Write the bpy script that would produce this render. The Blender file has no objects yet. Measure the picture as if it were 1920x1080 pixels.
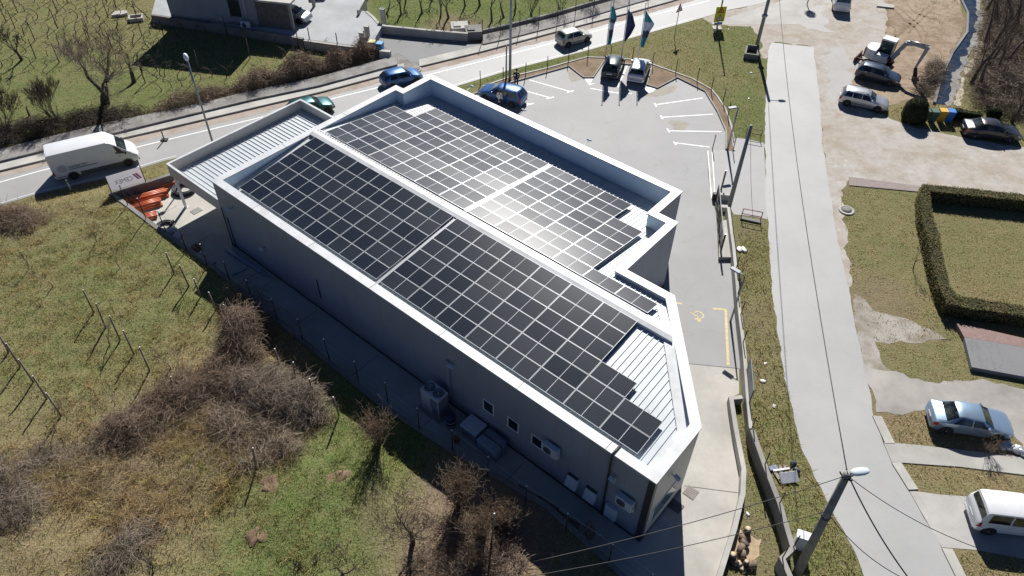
import bpy, bmesh, math, random
import numpy as np
from mathutils import Vector, Matrix, noise
R = math.radians
random.seed(7)
rng = np.random.default_rng(11)
scene = bpy.context.scene
COL = scene.collection

# ------------------------------------------------------------------ camera
F, PITCH, ROLL, CAMH = 1410.735, 0.773534, 0.022068, 33.442
_c, _s = math.cos(PITCH), math.sin(PITCH)
_cr, _sr = math.cos(ROLL), math.sin(ROLL)
_R0 = Matrix(((1, 0, 0), (0, -_s, -_c), (0, _c, -_s)))
CR = Matrix(((_cr, -_sr, 0), (_sr, _cr, 0), (0, 0, 1))) @ _R0     # world -> (right, down, forward)
CT = CR.transposed()
CAM = Vector((0, 0, CAMH))
cam_d = bpy.data.cameras.new("camera")
cam_d.sensor_width = 36.0
cam_d.lens = F / 1920 * 36
cam_d.clip_start = 0.5
cam_d.clip_end = 3000
cam = bpy.data.objects.new("camera", cam_d)
COL.objects.link(cam)
_r, _d, _f = Vector(CR[0]), Vector(CR[1]), Vector(CR[2])
cam.matrix_world = Matrix(((_r.x, -_d.x, -_f.x, 0), (_r.y, -_d.y, -_f.y, 0), (_r.z, -_d.z, -_f.z, CAMH), (0, 0, 0, 1)))
scene.camera = cam

def ray(px, py):
    return CT @ Vector(((px - 960) / F, (py - 540) / F, 1.0))

def at(px, py, z=0.0):
    """Ground point seen at a measured photo position, at height z."""
    d = ray(px, py)
    t = (z - CAMH) / d.z
    return CAM + d * t

def height(base, px, py):
    """Height reached by an upright thing standing at base whose top was measured at (px, py)."""
    d = ray(px, py)
    t = (d.x * base.x + d.y * base.y) / (d.x * d.x + d.y * d.y)
    return CAMH + d.z * t - base.z

def project(p):
    q = CR @ (Vector(p) - CAM)
    return 960 + F * q.x / q.z, 540 + F * q.y / q.z

# building frame: x = u along the long side, y = -v
PSI = -0.687474
OB = Vector((-13.180249, 42.983198, 0.0))
MB_ = Matrix.Translation(OB) @ Matrix.Rotation(PSI, 4, 'Z')
RIDGE = 5.4
def bw(u, v, z=0.0):
    return MB_ @ Vector((u, -v, z))
def to_uv(p):
    q = MB_.inverted() @ Vector((p[0], p[1], 0))
    return q.x, -q.y

# ------------------------------------------------------------------ light
SUN_EL, SUN_AZ = 39.5, 84.0       # azimuth from +x, counter-clockwise
sd = bpy.data.lights.new("sun", 'SUN')
sd.energy = 5.0
sd.angle = R(0.53)
sd.color = (1.0, 0.935, 0.83)
sun = bpy.data.objects.new("sun", sd)
COL.objects.link(sun)
sdir = Vector((math.cos(R(SUN_AZ)) * math.cos(R(SUN_EL)), math.sin(R(SUN_AZ)) * math.cos(R(SUN_EL)), math.sin(R(SUN_EL))))
sun.rotation_euler = sdir.to_track_quat('Z', 'Y').to_euler()
sun.location = (0, 0, 60)
world = bpy.data.worlds.new("World")
scene.world = world
world.use_nodes = True
nt = world.node_tree
for n in list(nt.nodes): nt.nodes.remove(n)
sky = nt.nodes.new("ShaderNodeTexSky")
sky.sky_type = 'NISHITA'
sky.sun_disc = False
sky.sun_elevation = R(SUN_EL)
sky.sun_rotation = R(90 - SUN_AZ)
sky.air_density = 0.45
sky.dust_density = 0.1
sky.ozone_density = 5.0
bg = nt.nodes.new("ShaderNodeBackground")
bg.inputs[1].default_value = 0.05
wo = nt.nodes.new("ShaderNodeOutputWorld")
nt.links.new(sky.outputs[0], bg.inputs[0])
nt.links.new(bg.outputs[0], wo.inputs[0])
vs = scene.view_settings
vs.view_transform = 'Standard'
vs.look = 'None'
vs.exposure = 0.55
vs.gamma = 1.0
vs.use_curve_mapping = False
vs.use_white_balance = True
vs.white_balance_temperature = 6080
scene.cycles.max_bounces = 6
scene.cycles.diffuse_bounces = 4
scene.cycles.use_denoising = True

# ------------------------------------------------------------------ objects
def tag(o, label=None, cat=None, group=None, kind=None):
    if label: o["label"] = label
    if cat: o["category"] = cat
    if group: o["group"] = group
    if kind: o["kind"] = kind
    return o

def empty(name, loc, rotz=0.0, label=None, cat=None, group=None):
    o = bpy.data.objects.new(name, None)
    o.empty_display_size = 0.3
    COL.objects.link(o)
    o.location = loc
    o.rotation_euler = (0, 0, rotz)
    return tag(o, label, cat, group)

def link(name, me, parent=None, loc=None, rotz=None):
    o = bpy.data.objects.new(name, me)
    COL.objects.link(o)
    if parent: o.parent = parent
    if loc is not None: o.location = loc
    if rotz is not None: o.rotation_euler = (0, 0, rotz)
    return o

_KIDS = {}
def copy_thing(root, loc=None, rotz=None, label=None, group=None, scale=None):
    c = root.copy()
    COL.objects.link(c)
    if loc is not None: c.location = loc
    if rotz is not None: c.rotation_euler = (0, 0, rotz)
    if scale is not None: c.scale = (scale,) * 3 if not hasattr(scale, '__len__') else scale
    if label: c["label"] = label
    if group: c["group"] = group
    for ch in list(root.children):
        k = ch.copy(); COL.objects.link(k); k.parent = c
        for g in list(ch.children):
            h = g.copy(); COL.objects.link(h); h.parent = k
    return c

class MB:
    """Collects shapes; build() links them as ONE mesh object."""
    def __init__(s):
        s.v, s.f, s.m, s.sm = [], [], [], []
    def add(s, vs, fs, mi=0, smooth=False):
        o = len(s.v)
        s.v.extend([tuple(x) for x in vs])
        for f in fs:
            s.f.append(tuple(i + o for i in f)); s.m.append(mi); s.sm.append(smooth)
        return s
    def box(s, x0, x1, y0, y1, z0, z1, mi=0):
        v = [(x0, y0, z0), (x1, y0, z0), (x1, y1, z0), (x0, y1, z0), (x0, y0, z1), (x1, y0, z1), (x1, y1, z1), (x0, y1, z1)]
        return s.add(v, [(3, 2, 1, 0), (4, 5, 6, 7), (0, 1, 5, 4), (1, 2, 6, 5), (2, 3, 7, 6), (3, 0, 4, 7)], mi)
    def cbox(s, x0, x1, y0, y1, z0, z1, b=0.03, mi=0, smooth=False):
        """box with bevelled vertical and top edges"""
        def ring(z, k):
            x0_, x1_, y0_, y1_ = x0 + k, x1 - k, y0 + k, y1 - k
            return [(x0_ + b, y0_, z), (x1_ - b, y0_, z), (x1_, y0_ + b, z), (x1_, y1_ - b, z), (x1_ - b, y1_, z), (x0_ + b, y1_, z), (x0_, y1_ - b, z), (x0_, y0_ + b, z)]
        rings = [ring(z0, 0), ring(z1 - b, 0), ring(z1, b * .8)]
        v = sum(rings, []); fs = [tuple(range(7, -1, -1)), tuple(range(16, 24))]
        for k in range(2):
            for i in range(8):
                j = (i + 1) % 8
                fs.append((k * 8 + i, k * 8 + j, k * 8 + 8 + j, k * 8 + 8 + i))
        return s.add(v, fs, mi, smooth)
    def tube(s, pts, r, n=6, mi=0, cap=True, smooth=True):
        pts = [Vector(p) for p in pts]
        rs = r if hasattr(r, '__len__') else [r] * len(pts)
        v, fs = [], []
        a = None
        for i, p in enumerate(pts):
            t = (pts[min(i + 1, len(pts) - 1)] - pts[max(i - 1, 0)])
            if t.length < 1e-9: t = Vector((0, 0, 1))
            t.normalize()
            if a is None:
                a = t.orthogonal().normalized()
            else:
                a = a - t * a.dot(t)
                a = a.normalized() if a.length > 1e-6 else t.orthogonal().normalized()
            b = t.cross(a)
            for k in range(n):
                q = 2 * math.pi * k / n
                v.append(p + (a * math.cos(q) + b * math.sin(q)) * rs[i])
        for i in range(len(pts) - 1):
            for k in range(n):
                j = (k + 1) % n
                fs.append((i * n + k, i * n + j, i * n + n + j, i * n + n + k))
        if cap and n > 2:
            fs.append(tuple(range(n - 1, -1, -1)))
            fs.append(tuple((len(pts) - 1) * n + k for k in range(n)))
        return s.add(v, fs, mi, smooth)
    def lathe(s, prof, n=12, c=(0, 0, 0), axis='z', mi=0, smooth=True):
        """prof: (radius, height) list"""
        v, fs = [], []
        for r, h in prof:
            for k in range(n):
                q = 2 * math.pi * k / n
                x, y = r * math.cos(q), r * math.sin(q)
                p = (x, y, h) if axis == 'z' else ((x, h, y) if axis == 'y' else (h, x, y))
                v.append((p[0] + c[0], p[1] + c[1], p[2] + c[2]))
        for i in range(len(prof) - 1):
            for k in range(n):
                j = (k + 1) % n
                fs.append((i * n + k, i * n + j, i * n + n + j, i * n + n + k))
        fs.append(tuple(range(n - 1, -1, -1)))
        fs.append(tuple((len(prof) - 1) * n + k for k in range(n)))
        return s.add(v, fs, mi, smooth)
    def prism(s, poly, z0, z1, mi=0, mi_side=None, bottom=True):
        n = len(poly)
        if sum(poly[i][0] * poly[(i + 1) % n][1] - poly[(i + 1) % n][0] * poly[i][1] for i in range(n)) < 0:
            poly = poly[::-1]
        v = [(p[0], p[1], z0) for p in poly] + [(p[0], p[1], z1) for p in poly]
        s.add(v, [tuple(range(n, 2 * n))] + ([tuple(range(n - 1, -1, -1))] if bottom else []), mi)
        s.add(v, [(i, (i + 1) % n, n + (i + 1) % n, n + i) for i in range(n)], mi if mi_side is None else mi_side)
        return s
    def wall(s, pts, w, z0, z1, mi=0):
        """solid wall of width w along a ground polyline; z1 may be a list"""
        pts = [Vector((p[0], p[1])) for p in pts]
        n = len(pts)
        zt = z1 if hasattr(z1, '__len__') else [z1] * n
        L, Rr = [], []
        for i in range(n):
            a = (pts[i] - pts[i - 1]).normalized() if i else None
            b = (pts[i + 1] - pts[i]).normalized() if i < n - 1 else None
            a = a or b; b = b or a
            na = Vector((-a.y, a.x)); nb = Vector((-b.y, b.x))
            m = (na + nb)
            m = m / max(m.dot(na), .3)
            L.append(pts[i] + m * w / 2); Rr.append(pts[i] - m * w / 2)
        v = []
        for i in range(n):
            v += [(L[i].x, L[i].y, z0), (Rr[i].x, Rr[i].y, z0), (Rr[i].x, Rr[i].y, zt[i]), (L[i].x, L[i].y, zt[i])]
        fs = [(0, 1, 2, 3), tuple((n - 1) * 4 + k for k in (3, 2, 1, 0))]
        for i in range(n - 1):
            a, b = i * 4, i * 4 + 4
            fs += [(a + 3, a + 2, b + 2, b + 3), (a + 1, b + 1, b + 2, a + 2), (a, a + 3, b + 3, b), (a, b, b + 1, a + 1)]
        return s.add(v, fs, mi)
    def mesh(s, name, mats, auto=None):
        me = bpy.data.meshes.new(name)
        me.from_pydata(s.v, [], s.f)
        for m in (mats if isinstance(mats, (list, tuple)) else [mats]):
            me.materials.append(m)
        me.polygons.foreach_set("material_index", s.m)
        me.polygons.foreach_set("use_smooth", s.sm)
        me.update()
        if auto is not None:
            me.set_sharp_from_angle(angle=R(auto))
        return me
    def build(s, name, mats, parent=None, loc=None, rotz=None, auto=None):
        return link(name, s.mesh(name, mats, auto), parent, loc, rotz)

# ------------------------------------------------------------------ materials
class N:
    """tiny node helper"""
    def __init__(s, name):
        s.mat = bpy.data.materials.new(name)
        s.mat.use_nodes = True
        s.t = s.mat.node_tree
        s.b = s.t.nodes["Principled BSDF"]
    def node(s, typ, **kw):
        n = s.t.nodes.new(typ)
        for k, v in kw.items(): setattr(n, k, v)
        return n
    def put(s, sock, val):
        if hasattr(val, 'is_linked') or hasattr(val, 'links'): s.t.links.new(val, sock)
        else: sock.default_value = (tuple(val) + (1,) if hasattr(val, '__len__') and len(val) == 3 and sock.type == 'RGBA' else val)
    def coord(s, kind='Object'):
        return s.node("ShaderNodeTexCoord").outputs[kind]
    def noise(s, vec, scale, detail=4, rough=.55, out=0):
        n = s.node("ShaderNodeTexNoise"); n.inputs['Scale'].default_value = scale
        n.inputs['Detail'].default_value = detail; n.inputs['Roughness'].default_value = rough
        s.put(n.inputs['Vector'], vec); return n.outputs[out]
    def vor(s, vec, scale, feature='F1', out='Distance'):
        n = s.node("ShaderNodeTexVoronoi", feature=feature); n.inputs['Scale'].default_value = scale
        s.put(n.inputs['Vector'], vec); return n.outputs[out]
    def math(s, op, a, b=0.0, c=0.0, clamp=False):
        n = s.node("ShaderNodeMath", operation=op, use_clamp=clamp)
        s.put(n.inputs[0], a); s.put(n.inputs[1], b); s.put(n.inputs[2], c); return n.outputs[0]
    def ramp(s, fac, lo, hi):
        n = s.node("ShaderNodeMapRange", clamp=True); s.put(n.inputs[0], fac)
        n.inputs[1].default_value = lo; n.inputs[2].default_value = hi; return n.outputs[0]
    def mix(s, fac, a, b, mode='MIX'):
        n = s.node("ShaderNodeMix", data_type='RGBA', blend_type=mode); n.clamp_factor = True
        s.put(n.inputs[0], fac); s.put(n.inputs[6], a); s.put(n.inputs[7], b); return n.outputs[2]
    def sep(s, vec):
        n = s.node("ShaderNodeSeparateXYZ"); s.put(n.inputs[0], vec); return n.outputs
    def scale(s, vec, v):
        n = s.node("ShaderNodeMapping"); s.put(n.inputs['Vector'], vec); n.inputs['Scale'].default_value = v; return n.outputs[0]
    def rot(s, vec, a):
        n = s.node("ShaderNodeMapping"); s.put(n.inputs['Vector'], vec); n.inputs['Rotation'].default_value = (0, 0, a); return n.outputs[0]
    def attr(s, name, out='Fac'):
        n = s.node("ShaderNodeAttribute", attribute_name=name); return n.outputs[out]
    def rnd(s):
        return s.node("ShaderNodeObjectInfo").outputs['Random']
    def bump(s, h, strength=.4, dist=.05):
        n = s.node("ShaderNodeBump"); n.inputs['Strength'].default_value = strength; n.inputs['Distance'].default_value = dist
        s.put(n.inputs['Height'], h); s.put(s.b.inputs['Normal'], n.outputs[0])
    def set(s, color=None, rough=None, metal=None, spec=None, **kw):
        if color is not None: s.put(s.b.inputs['Base Color'], color)
        if rough is not None: s.put(s.b.inputs['Roughness'], rough)
        if metal is not None: s.put(s.b.inputs['Metallic'], metal)
        if spec is not None: s.put(s.b.inputs['Specular IOR Level'], spec)
        for k, v in kw.items(): s.put(s.b.inputs[k.replace('_', ' ')], v)
        return s.mat

def plain(name, col, rough=.6, metal=0.0, vary=.12, scale=6.0, spec=.5, **kw):
    n = N(name)
    v = n.noise(n.coord(), scale, 4)
    a = tuple(min(1, c * (1 + vary)) for c in col); b = tuple(c * (1 - vary) for c in col)
    return n.set(n.mix(n.ramp(v, .3, .7), b, a), rough, metal, spec, **kw)

def srgb(r, g, b):
    f = lambda c: (c / 255 / 12.92) if c / 255 <= .04045 else ((c / 255 + .055) / 1.055) ** 2.4
    return (f(r), f(g), f(b))

def m_concrete(name, col, stain=.25, joint=None):
    n = N(name); c = n.coord()
    big = n.noise(c, .35, 5, .6); mid = n.noise(c, 2.5, 5, .65); fine = n.noise(c, 30, 3)
    x = n.mix(n.ramp(big, .35, .7), tuple(k * (1 - stain) for k in col), tuple(min(1, k * 1.08) for k in col))
    x = n.mix(n.math('MULTIPLY', n.ramp(mid, .5, .8), .35), x, tuple(k * (1 - stain * 1.4) for k in col))
    x = n.mix(n.math('MULTIPLY', n.ramp(fine, .4, .75), .18), x, tuple(k * .6 for k in col))
    n.bump(fine, .15, .02)
    return n.set(x, .85, 0, .3)

def m_asphalt(name, col, crack=.25, streak=(1, 1, 1), rough=.72):
    n = N(name); c = n.coord()
    big = n.noise(c, .22, 5, .6); mid = n.noise(n.scale(c, streak), 1.2, 5, .6); fine = n.noise(c, 22, 3, .7)
    x = n.mix(n.ramp(big, .35, .68), tuple(k * .92 for k in col), tuple(k * 1.06 for k in col))
    x = n.mix(n.math('MULTIPLY', n.ramp(mid, .5, .85), .3), x, tuple(k * .78 for k in col))
    x = n.mix(n.math('MULTIPLY', n.ramp(fine, .35, .8), .3), x, tuple(k * 1.25 for k in col))
    warp = n.node("ShaderNodeVectorMath", operation='ADD'); n.put(warp.inputs[0], c); n.put(warp.inputs[1], n.noise(c, .8, 4, .6, out=1))
    cr = n.vor(warp.outputs[0], .22, 'DISTANCE_TO_EDGE')
    x = n.mix(n.math('MULTIPLY', n.math('LESS_THAN', cr, .0045), crack), x, tuple(k * .45 for k in col))
    spot = n.noise(c, .9, 2, .4)
    x = n.mix(n.math('MULTIPLY', n.ramp(spot, .66, .72), crack), x, tuple(k * .6 for k in col))
    n.bump(fine, .25, .02)
    return n.set(x, rough, 0, .35)

def m_gravel(name, cols, track=None):
    n = N(name); c = n.coord()
    big = n.noise(c, .16, 6, .62); mid = n.noise(c, 1.1, 6, .68); fine = n.noise(c, 9, 4, .75); st = n.vor(n.scale(c, (1, 1, 1)), 4.0, out='Color')
    lg = n.noise(c, .45, 6, .7)
    x = n.mix(n.ramp(big, .36, .64), cols[0], cols[1])
    x = n.mix(n.math('MULTIPLY', n.ramp(lg, .48, .64), .8), x, cols[2])
    x = n.mix(n.math('MULTIPLY', n.ramp(mid, .48, .7), .7), x, tuple(k * .9 for k in cols[2]))
    x = n.mix(n.math('MULTIPLY', n.ramp(mid, .42, .30), .4), x, tuple(min(.6, k * 1.25) for k in cols[1]))
    x = n.mix(n.math('MULTIPLY', n.ramp(fine, .45, .75), .35), x, tuple(k * .5 for k in cols[0]))
    x = n.mix(n.math('MULTIPLY', n.ramp(n.sep(st)[0], .9, .97), .18), x, tuple(min(.6, k * 1.6) for k in cols[0]))
    n.bump(n.math('ADD', mid, n.math('MULTIPLY', fine, .6)), .4, .08)
    return n.set(x, .95, 0, .2)

def poly_sheet(name, px, mat, z=0.0, kind='structure', extra=None, bottom=None, label=None, cat=None, rough=0.0):
    """flat surface whose outline was measured on the photo; bottom gives it kerb-like thickness"""
    pts = [at(x, y, z) for x, y in px] if extra is None else extra
    if rough:      # ragged edge
        q = []
        for a, b in zip(pts, list(pts[1:]) + [pts[0]]):
            a, b = Vector(a), Vector(b); k = max(1, min(80, int((b - a).length / .35)))
            nn = Vector((-(b - a).y, (b - a).x, 0)).normalized()
            for i in range(k):
                p = a.lerp(b, i / k); q.append(p + nn * rough * 1.6 * noise.fractal(Vector((p.x * .9, p.y * .9, 3.3)), 1, 2, 4))
        pts = q
    m = MB()
    if bottom is None:
        n = len(pts)
        a = sum(pts[i][0] * pts[(i + 1) % n][1] - pts[(i + 1) % n][0] * pts[i][1] for i in range(n))
        pts = pts if a > 0 else pts[::-1]
        m.add([(p[0], p[1], z) for p in pts], [tuple(range(n))])
    else:
        m.prism(pts, bottom, z)
    o = m.build(name, mat)
    return tag(o, label, cat, None, kind)

def strip_px(a, b, n=24):
    """two measured polylines joined into an outline"""
    return list(a) + list(b)[::-1]

def line_mark(m, pts, w, z, mi=0):
    """painted stripe along ground points"""
    for p, q in zip(pts, pts[1:]):
        p, q = Vector(p).to_2d(), Vector(q).to_2d()
        d = (q - p).normalized(); nn = Vector((-d.y, d.x)) * w / 2
        m.add([(p + nn).to_3d() + Vector((0, 0, z)), (p - nn).to_3d() + Vector((0, 0, z)), (q - nn).to_3d() + Vector((0, 0, z)), (q + nn).to_3d() + Vector((0, 0, z))], [(0, 1, 2, 3)], mi)
    return m
# ------------------------------------------------------------------ measured lines of the main road
def fl(pts):
    xs = np.array([p[0] for p in pts], float); ys = np.array([p[1] for p in pts], float)
    return lambda x: float(np.interp(x, xs, ys))
L_NEAR = [(-140, 428), (0, 385), (62, 366), (200, 334), (310, 301), (560, 243), (760, 190), (855, 162), (960, 130), (1110, 92), (1250, 52), (1317, 33), (1363, 19), (1410, 10), (1480, -8), (1560, -30)]
L_WHITE = [(-140, 381), (0, 342), (82, 319), (307, 264), (475, 224), (617, 187), (727, 160), (810, 139), (955, 102), (1042, 80), (1105, 62), (1210, 32), (1310, 7), (1345, -3), (1420, -26)]
L_KERB = [(-140, 360), (0, 319), (90, 297), (222, 259), (375, 225), (480, 200), (600, 172), (720, 140), (757, 130), (802, 121), (880, 102), (955, 82), (1060, 54), (1185, 22), (1260, 1), (1330, -20), (1400, -42)]
L_WALL = [(-140, 342), (0, 301), (85, 280), (207, 250), (350, 215), (475, 185), (600, 159), (720, 126), (770, 114), (905, 82), (955, 71), (1040, 49), (1185, 7), (1220, -3), (1300, -28), (1400, -56)]
yN, yW, yK, yL = fl(L_NEAR), fl(L_WHITE), fl(L_KERB), fl(L_WALL)

# top of the low wall round the yard, measured at its top (0.85 m above the yard)
LWZ = 0.85
LW_PX = [(320, 326), (209, 362), (238.75, 384), (290, 423), (400, 500), (520, 599), (719, 761), (852, 846), (1025, 948), (1141, 1053), (1190, 1100)]
LW = [at(x, y, LWZ) for x, y in LW_PX]

def in_poly(P, poly):
    """vectorised point in polygon"""
    x, y = P[:, 0], P[:, 1]
    ins = np.zeros(len(P), bool)
    n = len(poly)
    for i in range(n):
        x1, y1 = poly[i][0], poly[i][1]; x2, y2 = poly[(i + 1) % n][0], poly[(i + 1) % n][1]
        if y1 == y2: continue
        c = ((y1 > y) != (y2 > y)) & (x < (x2 - x1) * (y - y1) / (y2 - y1) + x1)
        ins ^= c
    return ins

def dist_line(P, line):
    d = np.full(len(P), 1e9)
    for a, b in zip(line, line[1:]):
        a = np.array(a[:2]); b = np.array(b[:2]); ab = b - a
        t = np.clip(((P - a) @ ab) / (ab @ ab), 0, 1)
        d = np.minimum(d, np.hypot(*(P - (a + t[:, None] * ab)).T))
    return d

# where the grass is lush, where it is dry straw and where the soil shows: spots of the place itself
def spots(lst):
    return [(np.array(at(x, y)[:2]), r, v) for x, y, r, v in lst]
GREEN = spots([(100, 60, 9, .6), (30, 110, 4, .8), (40, 190, 5, .75), (140, 170, 6, .72), (225, 172, 2.5, 1.0), (260, 160, 3, .8), (110, 225, 4, .7), (300, 40, 6, .5), (200, 10, 8, .5),
               (440, 110, 8, .68), (330, 120, 5, .7), (560, 110, 6, .6), (760, 20, 7, .95), (900, 40, 7, .95), (1000, 30, 6, 1.0), (860, 50, 3, .35), (1120, 10, 5, .6), (640, 10, 4, .6),
               (1300, 90, 4, .55), (1240, 90, 4, .42), (1200, 95, 3, .5), (1390, 110, 3, .85), (1380, 80, 3, .8), (1400, 210, 4, .85), (1330, 150, 4, .4), (1420, 160, 2, .7),
               (80, 430, 6, .5), (150, 500, 5, .55), (60, 560, 6, .6), (330, 480, 3.5, .7), (240, 560, 5, .6), (300, 600, 3, .75), (180, 700, 4, .62), (200, 400, 4, .42), (40, 400, 4, .3),
               (60, 760, 5, .5), (120, 650, 4, .5), (320, 820, 4, .05), (250, 880, 4, .1), (330, 900, 3.5, .05), (150, 940, 4, .15), (80, 900, 4, .18), (260, 1000, 4, .22), (60, 1040, 4, .22), (420, 760, 4, .1), (450, 850, 3, .1),
               (600, 860, 4, .9), (560, 950, 4, .95), (640, 1000, 4, .92), (520, 1040, 3.5, .95), (700, 900, 3.5, .9), (640, 790, 3, .8), (800, 930, 3, .75), (850, 1000, 3, .25), (760, 1060, 3, .3), (920, 1050, 3, .2), (680, 1060, 3, .6), (420, 1020, 3, .35),
               (1640, 420, 5, .45), (1650, 520, 4, .4), (1700, 400, 3, .55), (1840, 470, 6, .38), (1900, 420, 4, .5), (1780, 640, 3, .5), (1700, 620, 4, .3), (1660, 580, 2.5, .15), (1720, 560, 3, .4), (1780, 690, 2, .5), (1680, 800, 2, .1), (1800, 900, 3, .2), (1820, 1060, 3, .25),
               (1410, 440, 1.5, .6), (1420, 520, 2, .5), (1430, 640, 2, .45), (1450, 760, 2.5, .5), (1480, 850, 3, .5), (1500, 1000, 3, .6), (1400, 960, 2, .5), (1850, 150, 2.5, .9), (1900, 230, 2, .6), (1700, 225, 2, .4), (1740, 60, 6, .25), (1850, 40, 3, .5), (1740, 20, 4, .45)])
SOIL = spots([(640, 1100, 2, .2), (250, 15, 4, .3), (180, 12, 4, .25), (860, 55, 3, .75), (1000, 60, 3, .3), (1215, 110, 1.6, .5), (1330, 140, 2, .35), (100, 395, 3, .5), (40, 410, 3, .5), (1400, 440, 1.2, .6), (1410, 600, 2, .55), (1420, 700, 1.5, .5),
              (900, 950, 2.5, .8), (850, 1020, 2.5, .75), (920, 1060, 2.5, .8), (780, 1060, 2, .6), (690, 970, 1.4, .5), (1400, 1010, 2, .6), (1660, 560, 2, .6), (1690, 770, 2, .4), (1740, 120, 5, .75), (1700, 50, 5, .8), (1670, 130, 4, .8), (1760, 60, 4, .6), (270, 920, 3, .4), (420, 780, 4, .45), (300, 840, 3, .35),
              (900, 165, 2, .4), (1400, 130, 1, .4), (1640, 600, 2, .5)])
def field_val(P, S, base, wbase):
    num = np.full(len(P), base * wbase); den = np.full(len(P), wbase)
    for c, r, v in S:
        w = np.exp(-((P[:, 0] - c[0]) ** 2 + (P[:, 1] - c[1]) ** 2) / (r * r))
        num += w * v; den += w
    return num / den
def g_green(P): return field_val(P, GREEN, .4, .05)
def g_soil(P): return field_val(P, SOIL, .1, .25)

def paint(me, P):
    for nm, val in (("green", g_green(P)), ("soil", g_soil(P))):
        a = me.attributes.new(nm, 'FLOAT', 'POINT'); a.data.foreach_set("value", val.astype(np.float32))

def m_turf(name):
    n = N(name); c = n.coord()
    big = n.noise(c, .25, 5, .6); mid = n.noise(c, 1.3, 6, .65); fine = n.noise(c, 9, 4, .7); vf = n.noise(c, 34, 2, .6)
    g = n.attr("green"); s = n.attr("soil")
    g2 = n.math('ADD', g, n.math('MULTIPLY', n.math('SUBTRACT', mid, .5), 1.1))
    g2 = n.math('ADD', g2, n.math('MULTIPLY', n.math('SUBTRACT', big, .5), .7))
    x = n.mix(n.ramp(g2, .05, .95), (.29, .22, .13), (.115, .165, .042))
    x = n.mix(n.math('MULTIPLY', n.ramp(fine, .45, .75), .55), x, (.27, .235, .125))
    x = n.mix(n.math('MULTIPLY', n.ramp(fine, .56, .30), .55), x, (.055, .058, .022))
    s2 = n.math('ADD', s, n.math('MULTIPLY', n.math('SUBTRACT', mid, .5), .9))
    x = n.mix(n.ramp(s2, .35, .7), x, n.mix(n.ramp(fine, .3, .7), (.15, .105, .07), (.29, .22, .16)))
    x = n.mix(n.math('MULTIPLY', n.ramp(vf, .55, .8), .25), x, (.02, .02, .01))
    n.bump(n.math('ADD', mid, fine), .8, .12)
    return n.set(x, .95, 0, .15)
M_TURF = m_turf("turf")

def grid_sheet(name, x0, x1, y0, y1, step, zf, keep=None):
    nx, ny = int(round((x1 - x0) / step)) + 1, int(round((y1 - y0) / step)) + 1
    X, Y = np.meshgrid(np.linspace(x0, x1, nx), np.linspace(y0, y1, ny))
    P = np.stack([X.ravel(), Y.ravel()], 1)
    Z = zf(P)
    idx = np.arange(nx * ny).reshape(ny, nx)
    Q = np.stack([idx[:-1, :-1], idx[:-1, 1:], idx[1:, 1:], idx[1:, :-1]], -1).reshape(-1, 4)
    if keep is not None:
        Q = Q[keep(P[Q].mean(1))]
        used = np.unique(Q); rm = np.full(nx * ny, -1); rm[used] = np.arange(len(used))
        Q = rm[Q]; P = P[used]; Z = Z[used]
    me = bpy.data.meshes.new(name)
    me.vertices.add(len(P)); me.vertices.foreach_set("co", np.c_[P, Z].ravel())
    me.loops.add(Q.size); me.loops.foreach_set("vertex_index", Q.ravel())
    me.polygons.add(len(Q)); me.polygons.foreach_set("loop_start", np.arange(0, Q.size, 4)); me.polygons.foreach_set("loop_total", np.full(len(Q), 4))
    me.polygons.foreach_set("use_smooth", np.ones(len(Q), bool))
    me.update(); me.validate()
    paint(me, P)
    me.materials.append(M_TURF)
    return link(name, me)

# ground: one sheet to far beyond the frame
gp = MB()
o = grid_sheet("ground", -66, 72, 4, 106, .6, lambda P: np.zeros(len(P)))
tag(o, kind='structure')
S_ = 600
gp.add([(-S_, -S_, -.02), (S_, -S_, -.02), (S_, S_, -.02), (-S_, S_, -.02)], [(0, 1, 2, 3)])
far = gp.mesh("ground_far", M_TURF)
a = far.attributes.new("green", 'FLOAT', 'POINT'); a.data.foreach_set("value", [.45] * 4)
a = far.attributes.new("soil", 'FLOAT', 'POINT'); a.data.foreach_set("value", [.2] * 4)
tag(link("outer_ground", far), kind='structure')

# meadow, held up above the yard by its low wall
ROAD_EDGE = [at(x, y) for x, y in L_NEAR]
MEADOW = [p for p in LW] + [at(1240, 1300), at(300, 1500), at(-500, 1400), at(-700, 700)] + [at(x, yN(x) - 6) for x in (-140, 0, 62, 130, 200, 310, 360)]
def vnoise(P, sc, seed=0.0):
    return np.array([noise.fractal(Vector((p[0] * sc + seed, p[1] * sc, seed)), 1.0, 2.0, 4) for p in P])
def meadow_z(P):
    d = dist_line(P, ROAD_EDGE)
    side = np.array([0.0] * len(P))
    k = np.clip((d - .15) / 3.6, 0, 1); k = k * k * (3 - 2 * k)
    dl = dist_line(P, LW)
    bump = np.clip(dl / 1.2, 0, 1)
    return -.03 + k * .80 + k * bump * (.17 * vnoise(P, .35) + .07 * vnoise(P, 1.3, 5.0))
def keep_meadow(C):
    return in_poly(C, MEADOW)
mead = tag(grid_sheet("meadow", -52, 10, 6, 62, .25, meadow_z, keep_meadow), kind='structure')
from mathutils.bvhtree import BVHTree
_bm = bmesh.new(); _bm.from_mesh(mead.data); _bvh = BVHTree.FromBMesh(_bm); _bm.free()
def mz(x, y):
    h = _bvh.ray_cast(Vector((x, y, 20)), Vector((0, 0, -1)))
    return h[0].z if h[0] else 0.0
def on_meadow(px, py):
    """point of the meadow surface seen at a photo position"""
    p = at(px, py, .75)
    for _ in range(3): p = at(px, py, mz(p.x, p.y))
    return p

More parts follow.
